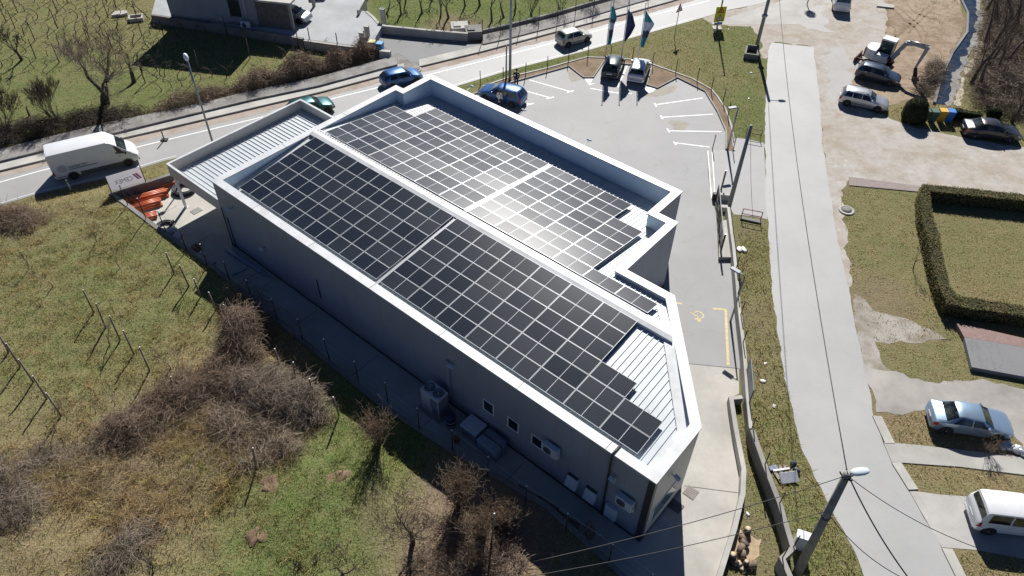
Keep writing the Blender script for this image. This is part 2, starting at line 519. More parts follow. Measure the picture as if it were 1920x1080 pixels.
# ------------------------------------------------------------------ surfaces
M_ROAD = m_asphalt("road_asphalt", (.32, .317, .31), .10, rough=.6)
M_LANE = m_asphalt("side_road_asphalt", (.36, .357, .35), .06, rough=.62)
M_LOT = m_asphalt("parking_asphalt", (.285, .282, .28), .16, rough=.68)
M_DRIVE = m_asphalt("driveway_asphalt", (.20, .20, .205), rough=.75)
M_YARD = m_concrete("yard_concrete", (.50, .475, .43))
M_CONC = m_concrete("wall_concrete", (.36, .345, .315), stain=.35)
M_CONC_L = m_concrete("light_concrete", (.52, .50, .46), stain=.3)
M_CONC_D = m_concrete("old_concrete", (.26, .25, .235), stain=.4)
M_GRAVEL = m_gravel("gravel", ((.41, .365, .315), (.46, .44, .41), (.34, .285, .225)))
M_PINK = m_gravel("trench_gravel", ((.38, .315, .265), (.42, .365, .32), (.31, .25, .205)))
M_DIRT = m_gravel("dug_earth", ((.31, .235, .165), (.37, .295, .215), (.17, .12, .08)))
M_RUBBLE = m_gravel("grey_gravel", ((.24, .23, .22), (.34, .325, .31), (.17, .155, .14)))
M_PAINT = plain("road_paint", (.80, .80, .78), .6, vary=.06, scale=3)
M_YELLOW = plain("yellow_paint", (.52, .42, .20), .65, vary=.2, scale=4)

xs = [-140, 0, 62, 130, 200, 260, 310, 440, 560, 660, 760, 855, 960, 1035, 1110, 1180, 1250, 1317, 1345]
road_px = [(x, yN(x)) for x in xs] + [(1363, 19), (1410, 10), (1480, -8), (1560, -36), (1400, -42)] + [(x, yK(x)) for x in (1330, 1260, 1185, 1120, 1060, 955, 880, 802, 757, 720, 660, 600, 480, 375, 300, 222, 150, 90, 0, -140)]
poly_sheet("main_road", road_px, M_ROAD, .012)
lo = [(x, yK(x) * .38 + yW(x) * .62) for x in (-140, 0, 90, 222, 300, 375, 480, 600, 720, 802, 880, 955, 1060, 1185, 1260, 1330)]
hi = [(x, yK(x)) for x in (-140, 0, 90, 222, 300, 375, 480, 600, 720, 802, 880, 955, 1060, 1185, 1260, 1330)]
poly_sheet("trench_strip", strip_px(lo, hi), M_PINK, .018, rough=.10)
m = MB()
line_mark(m, [at(x, yW(x)) for x in range(-140, 1350, 30)], .13, .022)
m_near = [at(x, yN(x) - 3.5) for x in list(range(-140, 330, 30)) + [330]]
line_mark(m, m_near, .06, .022)
line_mark(m, [at(x, yN(x) - 3.0) for x in range(850, 1330, 30)], .06, .022)
tag(m.build("road_markings", M_PAINT), kind='structure')

# pavement with its kerb, broken open at the driveway
for a, b in ((-140, 757), (786, 1400)):
    xx = [x for x in (-140, 0, 85, 207, 350, 475, 600, 720, 757, 786, 905, 955, 1040, 1120, 1185, 1260, 1330, 1400) if a <= x <= b]
    yb = lambda x: yL(x) + 1.5
    poly_sheet("sidewalk", strip_px([(x, yK(x)) for x in xx], [(x, yb(x)) for x in xx]), M_CONC_L, .15, bottom=-.02)
# grey gravel between the pavement and the gardens
xx = [-140, 0, 85, 207, 350, 475, 600, 720, 745]
poly_sheet("gravel_verge", strip_px([(x, yL(x) + .5) for x in xx], [(x, yL(x) - (16 + 6 * (x < 300))) for x in xx]), M_RUBBLE, .30, bottom=0)
xx = [905, 955, 1040, 1120, 1185, 1220]
poly_sheet("gravel_verge", strip_px([(x, yL(x) + .5) for x in xx], [(x, yL(x) - 17) for x in xx]), M_RUBBLE, .25, bottom=0)

# parking place
LOT_PX = [(800, 205), (870, 183), (960, 155), (1010, 141), (1067, 125), (1094, 146), (1112, 146), (1132, 116), (1150, 120), (1200, 123), (1222, 126), (1213, 160), (1232, 166), (1270, 146), (1322, 172), (1345, 210), (1361, 246), (1361, 281), (1326, 281),
          (1328, 330), (1334, 372), (1343, 400), (1345, 425), (1346, 482), (1372, 484), (1377, 520), (1386, 600), (1392, 692), (1200, 672), (1000, 400)]
poly_sheet("parking_lot", LOT_PX, M_LOT, .008)
poly_sheet("entrance_apron", [(1326, 281), (1361, 281), (1379, 258), (1406, 262), (1432, 268), (1436, 340), (1439, 411), (1410, 405), (1376, 402), (1364, 380), (1352, 404), (1334, 372)], m_asphalt("apron_asphalt", (.35, .346, .34), .10), .012)
# concrete yard round the building
yard = [bw(22, -2, 0)] + [at(x, y) for x, y in [(1290, 681), (1385, 692), (1386, 738), (1370, 745), (1386, 880), (1396, 893), (1391, 925), (1372, 990), (1345, 1090), (1330, 1150)]] + [at(1195, 1110, 0)] + [Vector((p.x, p.y, 0)) for p in LW[::-1]] + [bw(-2, 2, 0)]
poly_sheet("concrete_yard", None, M_YARD, .006, extra=[Vector((p.x, p.y, 0)) for p in yard])
m = MB()   # joints cast into the yard
for q in ([(1283, 911), (1390, 925)], [(1290, 682), (1384, 691)]):
    line_mark(m, [at(*p) for p in q], .035, .012)
for u in (-7.5, -3, 2.5, 8, 13.5, 19, 24.5):
    line_mark(m, [bw(u, 7.7), bw(u, 10.0)], .03, .012)
tag(m.build("yard_joints", plain("joint", (.12, .115, .11), .9)), kind='structure')

# side road
LANE_L = [(1447, 80), (1440, 95), (1436, 170), (1433, 250), (1438, 400), (1448, 540), (1455, 610), (1470, 700), (1490, 790), (1503, 840), (1530, 900), (1560, 960), (1610, 1050), (1630, 1100)]
LANE_R = [(1526, 88), (1537, 190), (1541, 270), (1555, 350), (1575, 470), (1590, 540), (1607, 620), (1622, 690), (1637, 779), (1657, 832), (1690, 890), (1702, 918), (1765, 1027), (1800, 1090)]
poly_sheet("side_road", strip_px(LANE_L, LANE_R), M_LANE, .014, rough=.07)
poly_sheet("gravel_yard", [(1317, 33), (1363, 19), (1410, 10), (1480, -8), (1560, -30), (1650, -30), (1668, 40), (1648, 100), (1600, 150), (1576, 185), (1650, 214), (1700, 236), (1790, 252), (1860, 268), (1990, 285), (1990, 394), (1920, 377), (1830, 362), (1725, 350), (1592, 332), (1575, 356),
          (1600, 540), (1580, 540), (1550, 350), (1520, 86), (1450, 78), (1436, 110), (1428, 108), (1424, 70), (1408, 48), (1345, 47)], M_GRAVEL, .006, rough=.22)
poly_sheet("road_shoulder", [(1600, 548), (1640, 580), (1700, 600), (1790, 640), (1700, 640), (1640, 640), (1660, 690), (1700, 715), (1640, 720), (1620, 690)], m_gravel("shoulder_gravel", ((.33, .30, .26), (.40, .375, .34), (.22, .185, .13))), .0055, rough=.22)
poly_sheet("dug_ground", [(1655, -30), (1790, -30), (1812, 40), (1785, 95), (1765, 145), (1750, 192), (1700, 186), (1650, 205), (1576, 185), (1600, 150), (1648, 100), (1668, 40)], M_DIRT, .007, rough=.22)
poly_sheet("junction_apron", [(1330, 45), (1410, 18), (1470, 0), (1520, -12), (1528, 20), (1520, 45), (1440, 46)], m_concrete("apron_concrete", (.47, .45, .42), .2), .0095)
M_PAVER = None
def m_paver(name, a, b, sx=4.0):
    n = N(name); c = n.coord()
    br = n.node("ShaderNodeTexBrick"); n.put(br.inputs['Vector'], n.rot(c, .12)); br.inputs['Scale'].default_value = sx
    n.put(br.inputs['Color1'], a); n.put(br.inputs['Color2'], b); n.put(br.inputs['Mortar'], tuple(k * .45 for k in a)); br.inputs['Mortar Size'].default_value = .025
    nz = n.noise(c, 1.5, 5, .65)
    x = n.mix(n.math('MULTIPLY', n.ramp(nz, .4, .7), .45), br.outputs[0], tuple(k * .6 for k in a))
    return n.set(x, .9, 0, .25)
poly_sheet("paver_strip", [(1592, 331), (1726, 349), (1721, 359), (1592, 347)], m_paver("red_grey_pavers", (.33, .27, .25), (.38, .32, .30)), .06, bottom=0)
poly_sheet("brick_path", [(1793, 605), (1920, 634), (1990, 650), (1990, 674), (1920, 651), (1808, 632)], m_paver("red_pavers", (.30, .20, .18), (.36, .27, .24)), .30, bottom=0)
poly_sheet("raised_pad", [(1808, 632), (1920, 651), (1990, 674), (1990, 722), (1920, 706), (1822, 688)], M_DRIVE, .295, bottom=0)
poly_sheet("driveway", [(1622, 692), (1680, 700), (1760, 718), (1840, 712), (1990, 745), (1990, 868), (1930, 855), (1895, 812), (1870, 775), (1740, 768), (1664, 774), (1640, 772)], m_concrete("worn_concrete", (.40, .375, .345), .35), .011, rough=.22)
poly_sheet("garden_path", [(1657, 830), (1700, 832), (1800, 843), (1920, 857), (1990, 866), (1990, 905), (1920, 890), (1800, 875), (1672, 866)], m_concrete("path_concrete", (.42, .405, .375), .25), .05, bottom=0)
poly_sheet("van_driveway", [(1704, 919), (1760, 927), (1830, 932), (1990, 962), (1990, 1064), (1900, 1044), (1830, 1031), (1766, 1026)], m_concrete("drive_concrete", (.44, .425, .40), .25), .013)
for q in ([(1636, 779), (1653, 780), (1678, 831), (1660, 831)], [(1672, 867), (1690, 867), (1722, 917), (1704, 918)], [(1766, 1027), (1786, 1029), (1822, 1100), (1802, 1100)]):
    poly_sheet("kerb", q, M_CONC_L, .07, bottom=0)

# paint on the parking place
m = MB()
def tee(a, b, c0, c1):
    line_mark(m, [at(*a), at(*b)], .11, .013)
    line_mark(m, [at(*c0), at(*c1)], .13, .0135)
k4 = lambda x, y, ox=960, oy=0: (ox + x / 4, oy + y / 4)
tee(k4(130, 600), k4(445, 690), k4(410, 695), k4(465, 680))
tee(k4(60, 672), k4(290, 735), k4(258, 742), k4(314, 728))
tee(k4(-60, 740), k4(140, 783), k4(106, 790), k4(164, 775))
tee(k4(1085, 785), k4(1432, 735), k4(1068, 775), k4(1085, 803))
tee(k4(1130, 880), k4(1507, 857), k4(1115, 867), k4(1130, 894))
tee(k4(1180, 982), k4(1570, 988), k4(1163, 964), k4(1180, 994))
tee((1266, 268), (1330, 276), (1263, 266), (1268, 272))
line_mark(m, [at(*k4(862, 492)), at(*k4(795, 655))], .12, .013)
line_mark(m, [at(*k4(585, 663)), at(*k4(800, 700))], .11, .013)
line_mark(m, [at(1177, 175), at(1185, 176)], .10, .013)
for tri in ([(1096, 147), (1112, 147), (1106, 158), (1117, 156), (1105, 160)], [(1212, 163), (1231, 166), (1224, 172), (1217, 174), (1208, 170)]):
    m.add([Vector((*at(*p)[:2], .0125)) for p in tri[::-1]], [tuple(range(len(tri)))])
tag(m.build("parking_markings", M_PAINT), kind='structure')
m = MB()
k45 = lambda x, y: (1300 + x / 4.5, 460 + y / 4.5)
line_mark(m, [at(*k45(165, 535)), at(*k45(275, 545)), ], .16, .013)
line_mark(m, [at(*k45(272, 540)), at(*k45(294, 1015))], .16, .0134)
line_mark(m, [at(1130 + 740 / 5.4, 480 + 475 / 5.4), at(1130 + 803 / 5.4, 480 + 485 / 5.4)], .14, .013)
# wheelchair symbol
k5 = lambda x, y: at(1130 + x / 5.4, 480 + y / 5.4)
line_mark(m, [k5(*p) for p in [(925, 570), (975, 563), (1012, 585), (1022, 608), (1005, 632), (975, 642)]], .10, .013)
line_mark(m, [k5(*p) for p in [(890, 580), (908, 576), (925, 600), (955, 612), (968, 640)]], .10, .0132)
line_mark(m, [k5(*p) for p in [(930, 640), (990, 640)]], .10, .0134)
line_mark(m, [k5(*p) for p in [(975, 640), (980, 668)]], .22, .0138)
tag(m.build("yellow_markings", M_YELLOW), kind='structure')

# house yard, driveway and the stream on the right
HZ = .75
poly_sheet("house_yard", [(284, 26), (540, 64), (570, 73), (668, 86), (700, 78), (716, 49), (688, 22), (671, 18), (684, -6), (700, -30), (560, -30), (300, -30)], m_concrete("stamped_paving", (.42, .43, .44), .2), HZ, bottom=0)
poly_sheet("driveway", [(717, 52), (877, 77), (905, 83), (802, 113), (772, 118), (747, 100), (732, 106), (712, 96), (690, 92), (700, 78)], M_DRIVE, .02)

# stream bed and water
SL = [(1792, -20), (1802, 0), (1815, 25), (1813, 62), (1786, 100), (1765, 145), (1752, 195)]
SR = [(1826, -20), (1836, 0), (1841, 25), (1838, 55), (1822, 95), (1798, 140), (1783, 197)]
n = N("stream_water"); c = n.coord()
n.bump(n.noise(c, 5, 3), .12, .05)
M_WATER = n.set(n.mix(n.ramp(n.noise(c, 1.2, 4), .4, .7), (.018, .03, .055), (.05, .055, .06)), .08, 0, .5)
poly_sheet("stream", strip_px(SL, SR), M_WATER, .012)
m = MB()
m.wall([at(x - 1, y) for x, y in SL], .22, -.1, [.16 + .04 * math.sin(i * 2.3) for i in range(len(SL))])
tag(m.build("stream_bank", M_CONC_D), kind='structure')
poly_sheet("gravel_bank", [(x - 9, y) for x, y in SR] + [(x + 2, y) for x, y in SR[::-1]], M_RUBBLE, .03, rough=.25)
poly_sheet("footpath", [(1844, -20), (1852, 20), (1846, 58), (1829, 96), (1805, 140), (1790, 198)] + [(1797, 198), (1812, 142), (1836, 98), (1853, 60), (1860, 20), (1852, -20)], m_gravel("path_earth", ((.42, .37, .29), (.48, .43, .35), (.30, .25, .18))), .012, rough=.25)

# worn patches that belong to the place
poly_sheet("worn_asphalt", [(1546, 92), (1575, 84), (1596, 110), (1604, 140), (1580, 170), (1562, 195), (1552, 160)], m_asphalt("worn_patch", (.34, .33, .315)), .0105, rough=.55)
poly_sheet("worn_asphalt", [(1500, 20), (1540, 10), (1550, 40), (1560, 60), (1530, 58), (1500, 45)], m_asphalt("worn_patch_far", (.37, .355, .34)), .0105, rough=.5)
poly_sheet("sand_stain", [(1062, 134), (1072, 128), (1086, 142), (1092, 150), (1076, 152), (1064, 146)], m_gravel("sand_film", ((.40, .36, .30), (.38, .35, .31), (.33, .31, .28))), .0105, rough=.3)
poly_sheet("sand_stain", [(1212, 172), (1240, 165), (1262, 160), (1266, 172), (1250, 178), (1222, 182), (1206, 180)], bpy.data.materials["sand_film"], .0105, rough=.3)
poly_sheet("sand_stain", [(1250, 228), (1276, 222), (1292, 232), (1284, 244), (1262, 246)], bpy.data.materials["sand_film"], .0105, rough=.3)
rut = MB()
for L_ in ([(1668, 12), (1684, 26), (1700, 40), (1716, 52), (1728, 70), (1722, 88)], [(1676, 8), (1692, 20), (1708, 34), (1724, 46), (1737, 62), (1734, 84)], [(1742, 10), (1722, 30), (1704, 48), (1690, 62), (1676, 72)], [(1750, 14), (1730, 34), (1712, 52), (1698, 66)], [(1664, 30), (1672, 48), (1680, 60), (1676, 74)], [(1700, 8), (1712, 22), (1730, 30), (1748, 32)]):
    P_ = [at(*q) for q in L_]; Q_ = []
    for a_, b_ in zip(P_, P_[1:]):
        for t_ in np.linspace(0, 1, 5)[:-1]: Q_.append(a_.lerp(b_, t_) + Vector((random.gauss(0, .05), random.gauss(0, .05), 0)))
    line_mark(rut, Q_, random.uniform(.16, .3), .0125)
tag(rut.build("wheel_ruts", m_gravel("rut_earth", ((.25, .185, .125), (.29, .22, .155), (.19, .135, .09)))), kind='structure')

poly_sheet("broken_verge", [(690, 118), (700, 96), (745, 94), (775, 112), (803, 114), (790, 126), (757, 132), (735, 127), (715, 122)], M_RUBBLE, .009, rough=.2)
# ------------------------------------------------------------------ the hall with the solar roof
n = N("white_coping"); c = n.coord()
_st = n.noise(n.scale(c, (1, 1, .3)), 1.1, 5, .65)
M_COPE = n.set(n.mix(n.ramp(_st, .42, .72), (.58, .59, .60), (.44, .445, .445)), .4, 0, .4)
def m_panelwall(name, col):
    n = N(name); c = n.coord(); x, y, z = n.sep(c)
    nz = n.noise(c, .5, 4, .6)
    g = n.math('ABSOLUTE', n.math('SUBTRACT', n.math('FRACT', n.math('MULTIPLY', n.math('ADD', x, y), 1.0)), .5))
    joint = n.math('LESS_THAN', g, .012)
    base = n.mix(n.ramp(nz, .3, .7), tuple(k * .92 for k in col), tuple(k * 1.05 for k in col))
    strk = n.noise(n.scale(c, (1.6, 1.6, .12)), 1.0, 5, .65)
    base = n.mix(n.math('MULTIPLY', n.ramp(strk, .5, .75), .35), base, tuple(k * .68 for k in col))
    base = n.mix(n.math('MULTIPLY', joint, .5), base, tuple(k * .5 for k in col))
    rib = n.math('SINE', n.math('MULTIPLY', n.math('ADD', x, y), 62.8))
    n.bump(rib, .12, .01)
    return n.set(base, .45, 0, .4)
M_WALL = m_panelwall("wall_panels", (.29, .31, .345))
M_WALL_L = m_panelwall("pale_wall_panels", (.50, .485, .455))
M_INNER = plain("parapet_lining", (.68, .77, .84), .45, vary=.05, scale=.8)
M_SHEET = plain("roof_sheet", (.47, .50, .525), .42, 0.1, vary=.06, scale=.7, spec=.5)
M_DARKTRIM = plain("dark_flashing", (.045, .042, .045), .5)
M_ALU = plain("aluminium", (.38, .39, .41), .35, .25, vary=.03)

def offset_poly(P, d):
    n = len(P); out = []
    for i in range(n):
        a, b, c = Vector(P[i - 1]), Vector(P[i]), Vector(P[(i + 1) % n])
        e1, e2 = (b - a).normalized(), (c - b).normalized()
        n1, n2 = Vector((-e1.y, e1.x)), Vector((-e2.y, e2.x))
        m_ = n1 + n2
        out.append(tuple(b + m_ * (d / m_.dot(n1))))
    return out

# outline in (u, y=-v); counter-clockwise
OUT = [(-1.1, -7.54), (31.42, -7.54), (31.42, -3.8), (26.02, 2.7), (22.92, 2.7), (22.92, 8.15), (21.53, 8.15), (21.53, 10.95), (-.33, 10.95), (-.33, 8.12), (-1.1, 8.12)]
INN = offset_poly(OUT, .42)
ZC = 5.25
hall = empty("warehouse", OB, PSI, "long grey industrial hall with white parapet and a metal roof full of solar panels", "building")
def ring(m, A, B, z0, z1, mi=0):
    n = len(A)
    v = [(p[0], p[1], z1) for p in A] + [(p[0], p[1], z1) for p in B] + [(p[0], p[1], z0) for p in A] + [(p[0], p[1], z0) for p in B]
    fs = []
    for i in range(n):
        j = (i + 1) % n
        fs += [(i, j, n + j, n + i), (2 * n + i, 2 * n + j, j, i), (3 * n + j, 3 * n + i, n + i, n + j), (2 * n + j, 2 * n + i, 3 * n + i, 3 * n + j)]
    m.add(v, fs, mi)
m = MB()
n_ = len(OUT)
m.add([(p[0], p[1], -.1) for p in OUT] + [(p[0], p[1], ZC - .05) for p in OUT], [(i, (i + 1) % n_, n_ + (i + 1) % n_, n_ + i) for i in range(n_)])
m.m[1] = 1
m.build("wall", [M_WALL, M_WALL_L], hall)
m = MB()
I2 = offset_poly(OUT, .40)
m.add([(p[0], p[1], 3.2) for p in I2] + [(p[0], p[1], ZC - .05) for p in I2], [((i + 1) % n_, i, n_ + i, n_ + (i + 1) % n_) for i in range(n_)])
m.build("parapet_lining", M_INNER, hall)
m = MB()
ring(m, offset_poly(OUT, -.05), offset_poly(OUT, .47), ZC - .09, ZC)
jm = []
m.build("coping", M_COPE, hall)
m = MB()
for u in (3.1, 8.3, 13.4, 18.6, 23.7, 28.8): m.box(u, u + .03, -7.60, -7.06, ZC - .06, ZC + .003)
for u in (4.2, 9.6, 15.0): m.box(u, u + .03, 10.47, 11.01, ZC - .06, ZC + .003)
for y in (-2.2, 3.0): m.box(-1.16, -.62, y, y + .03, ZC - .06, ZC + .003)
m.box(22.46, 22.98, 5.6, 5.63, ZC - .06, ZC + .003)
m.build("coping_joint", plain("joint_dark", (.12, .12, .12), .8), hall)
m = MB()
m.box(31.1, 31.425, -7.55, -7.541, 0, ZC - .12); m.box(31.421, 31.43, -7.55, -7.3, 0, ZC - .12)
m.build("corner_trim", M_DARKTRIM, hall)
m = MB()
m.wall([(p[0] + .0, p[1]) for p in offset_poly(OUT, -.012)] , .02, -.02, .16)
m.build("plinth", M_DARKTRIM, hall)

# roof sheets: two slopes meeting at the ridge, with standing ribs
A1, A2 = .112398, .130503
def clip_half(P, keep_neg):
    out = []
    for i in range(len(P)):
        a, b = P[i], P[(i + 1) % len(P)]
        ia, ib = (a[1] <= 0) == keep_neg, (b[1] <= 0) == keep_neg
        if ia: out.append(a)
        if ia != ib:
            t = a[1] / (a[1] - b[1]); out.append((a[0] + (b[0] - a[0]) * t, 0.0))
    return out
def zsheet(x, y):
    return RIDGE - .24 + (y * math.tan(A1) if y < 0 else -y * math.tan(A2) + .06)
def spans(P, u):
    ys = []
    for i in range(len(P)):
        a, b = P[i], P[(i + 1) % len(P)]
        if (a[0] > u) != (b[0] > u):
            ys.append(a[1] + (b[1] - a[1]) * (u - a[0]) / (b[0] - a[0]))
    ys.sort()
    return list(zip(ys[::2], ys[1::2]))
for neg, nm in ((True, "near"), (False, "far")):
    P = clip_half(INN, neg)
    m = MB()
    bmt = bmesh.new()
    f = bmt.faces.new([bmt.verts.new((x, y, zsheet(x, y - 1e-6 if neg else y + 1e-6))) for x, y in P])
    bmesh.ops.triangulate(bmt, faces=[f])
    if True:
        bmesh.ops.recalc_face_normals(bmt, faces=bmt.faces)
        vs = [v.co.copy() for v in bmt.verts]; bmt.verts.index_update()
        fs = []
        for q in bmt.faces:
            ids = [v.index for v in q.verts]
            fs.append(ids if q.normal.z > 0 else ids[::-1])
        m.add(vs, fs)
    bmt.free()
    u = -.55
    while u < 31:
        for y0, y1 in spans(P, u):
            h, w0, w1 = .042, .036, .02
            z0, z1 = zsheet(u, y0 if not neg else y0), zsheet(u, y1 - (1e-6 if neg else 0))
            m.add([(u - w0, y0, z0), (u - w1, y0, z0 + h), (u + w1, y0, z0 + h), (u + w0, y0, z0), (u - w0, y1, z1), (u - w1, y1, z1 + h), (u + w1, y1, z1 + h), (u + w0, y1, z1)],
                  [(1, 0, 4, 5), (2, 1, 5, 6), (3, 2, 6, 7), (0, 1, 2, 3), (7, 6, 5, 4)])
        u += .333
    m.build("roof_sheet", M_SHEET, hall)
# ridge cap with its toothed filler on the far side
m = MB()
rz = RIDGE + .0
u0, u1, u2 = -.62, 27.75, 27.25
m.add([(u0, -.27, rz - .07), (u1, -.27, rz - .07), (u1 - .2, 0, rz), (u0, 0, rz), (u0, .50, rz - .025), (u2, .50, rz - .025), (u0, -.27, rz - .20), (u1, -.27, rz - .26), (u0, .50, rz - .16), (u2, .50, rz - .26)],
      [(0, 1, 2, 3), (3, 2, 5, 4), (6, 7, 1, 0), (4, 5, 9, 8), (0, 3, 4, 8, 6), (7, 9, 5, 2, 1)])
m.build("ridge_cap", M_COPE, hall)
m = MB()
m.box(u0 + .1, 25.4, .30, .45, rz - .03, rz - .012, 1)
k = u0 + .1
while k < 25.3:
    w_ = random.uniform(.10, .16)
    m.box(k, k + w_, .33, .40, rz - .02, rz - .008); k += .25
m.build("ridge_filler", [M_DARKTRIM, M_COPE], hall)
# flashing strip along the slanted end
m = MB()
D0, D1 = Vector(INN[3]), Vector(INN[2])
dd = (D1 - D0).normalized(); nn = Vector((-dd.y, dd.x)); nn = nn if nn.dot(Vector((-1, -1))) > 0 else -nn
rows = []
for t in np.linspace(.06, 1, 12):
    a_ = D0 + (D1 - D0) * t
    b_ = a_ + nn * .55
    rows.append(((a_.x, a_.y, zsheet(*a_) + .09), (b_.x, b_.y, zsheet(*b_) + .075)))
E_ = Vector(INN[1]); F_ = Vector(INN[2])
for t in (.35, .7, .93):
    a_ = F_ + (E_ - F_) * t; b_ = a_ + Vector((-.45, 0)); rows.append(((a_.x, a_.y, zsheet(*a_) + .09), (b_.x, b_.y, zsheet(*b_) + .075)))
v = [p for r_ in rows for p in r_]
m.add(v, [(2 * i, 2 * i + 2, 2 * i + 3, 2 * i + 1) for i in range(len(rows) - 1)])
m.build("end_flashing", M_COPE, hall)
# gutter along the near eave
m = MB()
m.box(-.6, 30.9, -7.04, -6.74, zsheet(0, -7) + .05, zsheet(0, -7) + .09)
m.build("gutter", plain("gutter_zinc", (.36, .36, .35), .5, .3, vary=.35, scale=3), hall)

# windows of the long wall and the end wall
M_WFRAME = plain("window_frame", (.75, .76, .78), .4)
n = N("window_glass"); M_GLASS = n.set((.012, .016, .022), .06, 0, .5)
def wall_window(par, u0, u1, z0, z1, v=7.54):
    y = -v
    m = MB()
    t = .07
    m.box(u0, u1, y - .03, y - .002, z0, z0 + t); m.box(u0, u1, y - .03, y - .002, z1 - t, z1)
    m.box(u0, u0 + t, y - .03, y - .002, z0 + t, z1 - t); m.box(u1 - t, u1, y - .03, y - .002, z0 + t, z1 - t)
    fr = m.build("window", M_WFRAME, par)
    g = MB(); g.box(u0 + t, u1 - t, y - .014, y - .003, z0 + t, z1 - t)
    g.build("pane", M_GLASS, fr)
wall_window(hall, 21.5, 22.25, 1.72, 2.62)
wall_window(hall, 23.15, 23.9, 1.72, 2.58)
wall_window(hall, 24.7, 25.42, 1.72, 2.55)
# glazed strip low on the end wall (x = u side)
def end_window(u, y0, y1, z0, z1, slant=0.0, fl=.05):
    m = MB(); t = .06
    A = [(y0, z0), (y1, z0 + slant), (y1, z1), (y0, z1)]
    B = offset_poly([(y0, z0), (y1, z0), (y1, z1), (y0, z1)], t)
    n = 4
    v = [(u + .03, a[0], a[1]) for a in [(y0, z0), (y1, z0), (y1, z1), (y0, z1)]] + [(u + .03, b[0], b[1]) for b in B]
    m.add(v, [(i, (i + 1) % 4, 4 + (i + 1) % 4, 4 + i) for i in range(4)])
    m.box(u + .001, u + .029, y0, y1, z0, z1)
    fr = m.build("window", M_WFRAME, hall)
    g = MB(); g.box(u + .03, u + .034, y0 + t, y1 - t, z0 + t, z1 - t)
    g.build("pane", plain("green_glass", (.10, .16, .16), .1, vary=.05), fr)
end_window(31.42, -6.9, -4.6, .9, 2.2)
end_window(22.92, 3.0, 4.4, .9, 2.7)
# downpipes
m = MB()
m.tube([(29.22, -7.05, ZC + .03), (29.22, -7.62, ZC + .03), (29.22, -7.66, ZC - .1), (29.22, -7.62, .1)], .055, 8)
m.box(29.14, 29.30, -7.62, -7.03, ZC + .004, ZC + .02)
m.build("downpipe", M_DARKTRIM, hall)
m = MB(); m.tube([(22.95, 3.0, .1), (22.99, 3.0, 2.3)], .05, 8); m.build("downpipe", M_DARKTRIM, hall)
m = MB()
for u, z0, z1 in ((-.95, .1, 3.2), (-.55, .1, 2.6), (8.4, 1.2, 2.7)):
    m = MB(); m.tube([(u, -7.58, z0), (u, -7.58, z1)], .03, 6); m.build("conduit", M_DARKTRIM, hall)
# canopy on the road side
CZ = 3.70
cu0, cu1, cy0, cy1 = -7.05, -1.1, -7.54, 3.72
m = MB()
m.box(cu0, cu1, cy0, cy0 + .14, CZ - .95, CZ); m.box(cu0, cu0 + .14, cy0 + .14, cy1 - .14, CZ - .95, CZ - .001); m.box(cu0, cu1, cy1 - .14, cy1, CZ - .95, CZ)
can = m.build("canopy", plain("canopy_fascia", (.50, .48, .455), .45, vary=.05), hall)
m = MB()
t = .145
m.box(cu0 - .02, cu1, cy0 - .02, cy0 + t, CZ, CZ + .04); m.box(cu0 - .02, cu0 + t, cy0 + t, cy1 - t, CZ, CZ + .04); m.box(cu0 - .02, cu1, cy1 - t, cy1 + .02, CZ, CZ + .04)
m.build("coping", M_COPE, can)
m = MB()
zc = lambda x: CZ - .72 + (x - cu0) / 6 * .10
m.add([(cu0 + .14, cy0 + .14, zc(cu0)), (cu1, cy0 + .14, zc(cu1)), (cu1, cy1 - .14, zc(cu1)), (cu0 + .14, cy1 - .14, zc(cu0))], [(0, 1, 2, 3)])
y = cy0 + .3
while y < cy1 - .2:
    m.add([(cu0 + .14, y - .04, zc(cu0)), (cu1, y - .04, zc(cu1)), (cu1, y - .022, zc(cu1) + .05), (cu0 + .14, y - .022, zc(cu0) + .05), (cu1, y + .022, zc(cu1) + .05), (cu0 + .14, y + .022, zc(cu0) + .05), (cu1, y + .04, zc(cu1)), (cu0 + .14, y + .04, zc(cu0))],
          [(0, 1, 2, 3), (3, 2, 4, 5), (5, 4, 6, 7)])
    y += .333
m.build("roof_sheet", M_SHEET, can)
m = MB(); m.box(cu0 + .05, cu1, cy0 + .05, cy1 - .05, CZ - .93, CZ - .90); m.build("soffit", M_INNER, can)
for y in (-7.35, -1.9, 3.5):
    m = MB(); m.box(cu0 + .06, cu0 + .22, y - .08, y + .08, 0, CZ - .9); m.box(cu0 - .02, cu0 + .30, y - .16, y + .16, 0, .025); m.build("post", M_WFRAME, can)

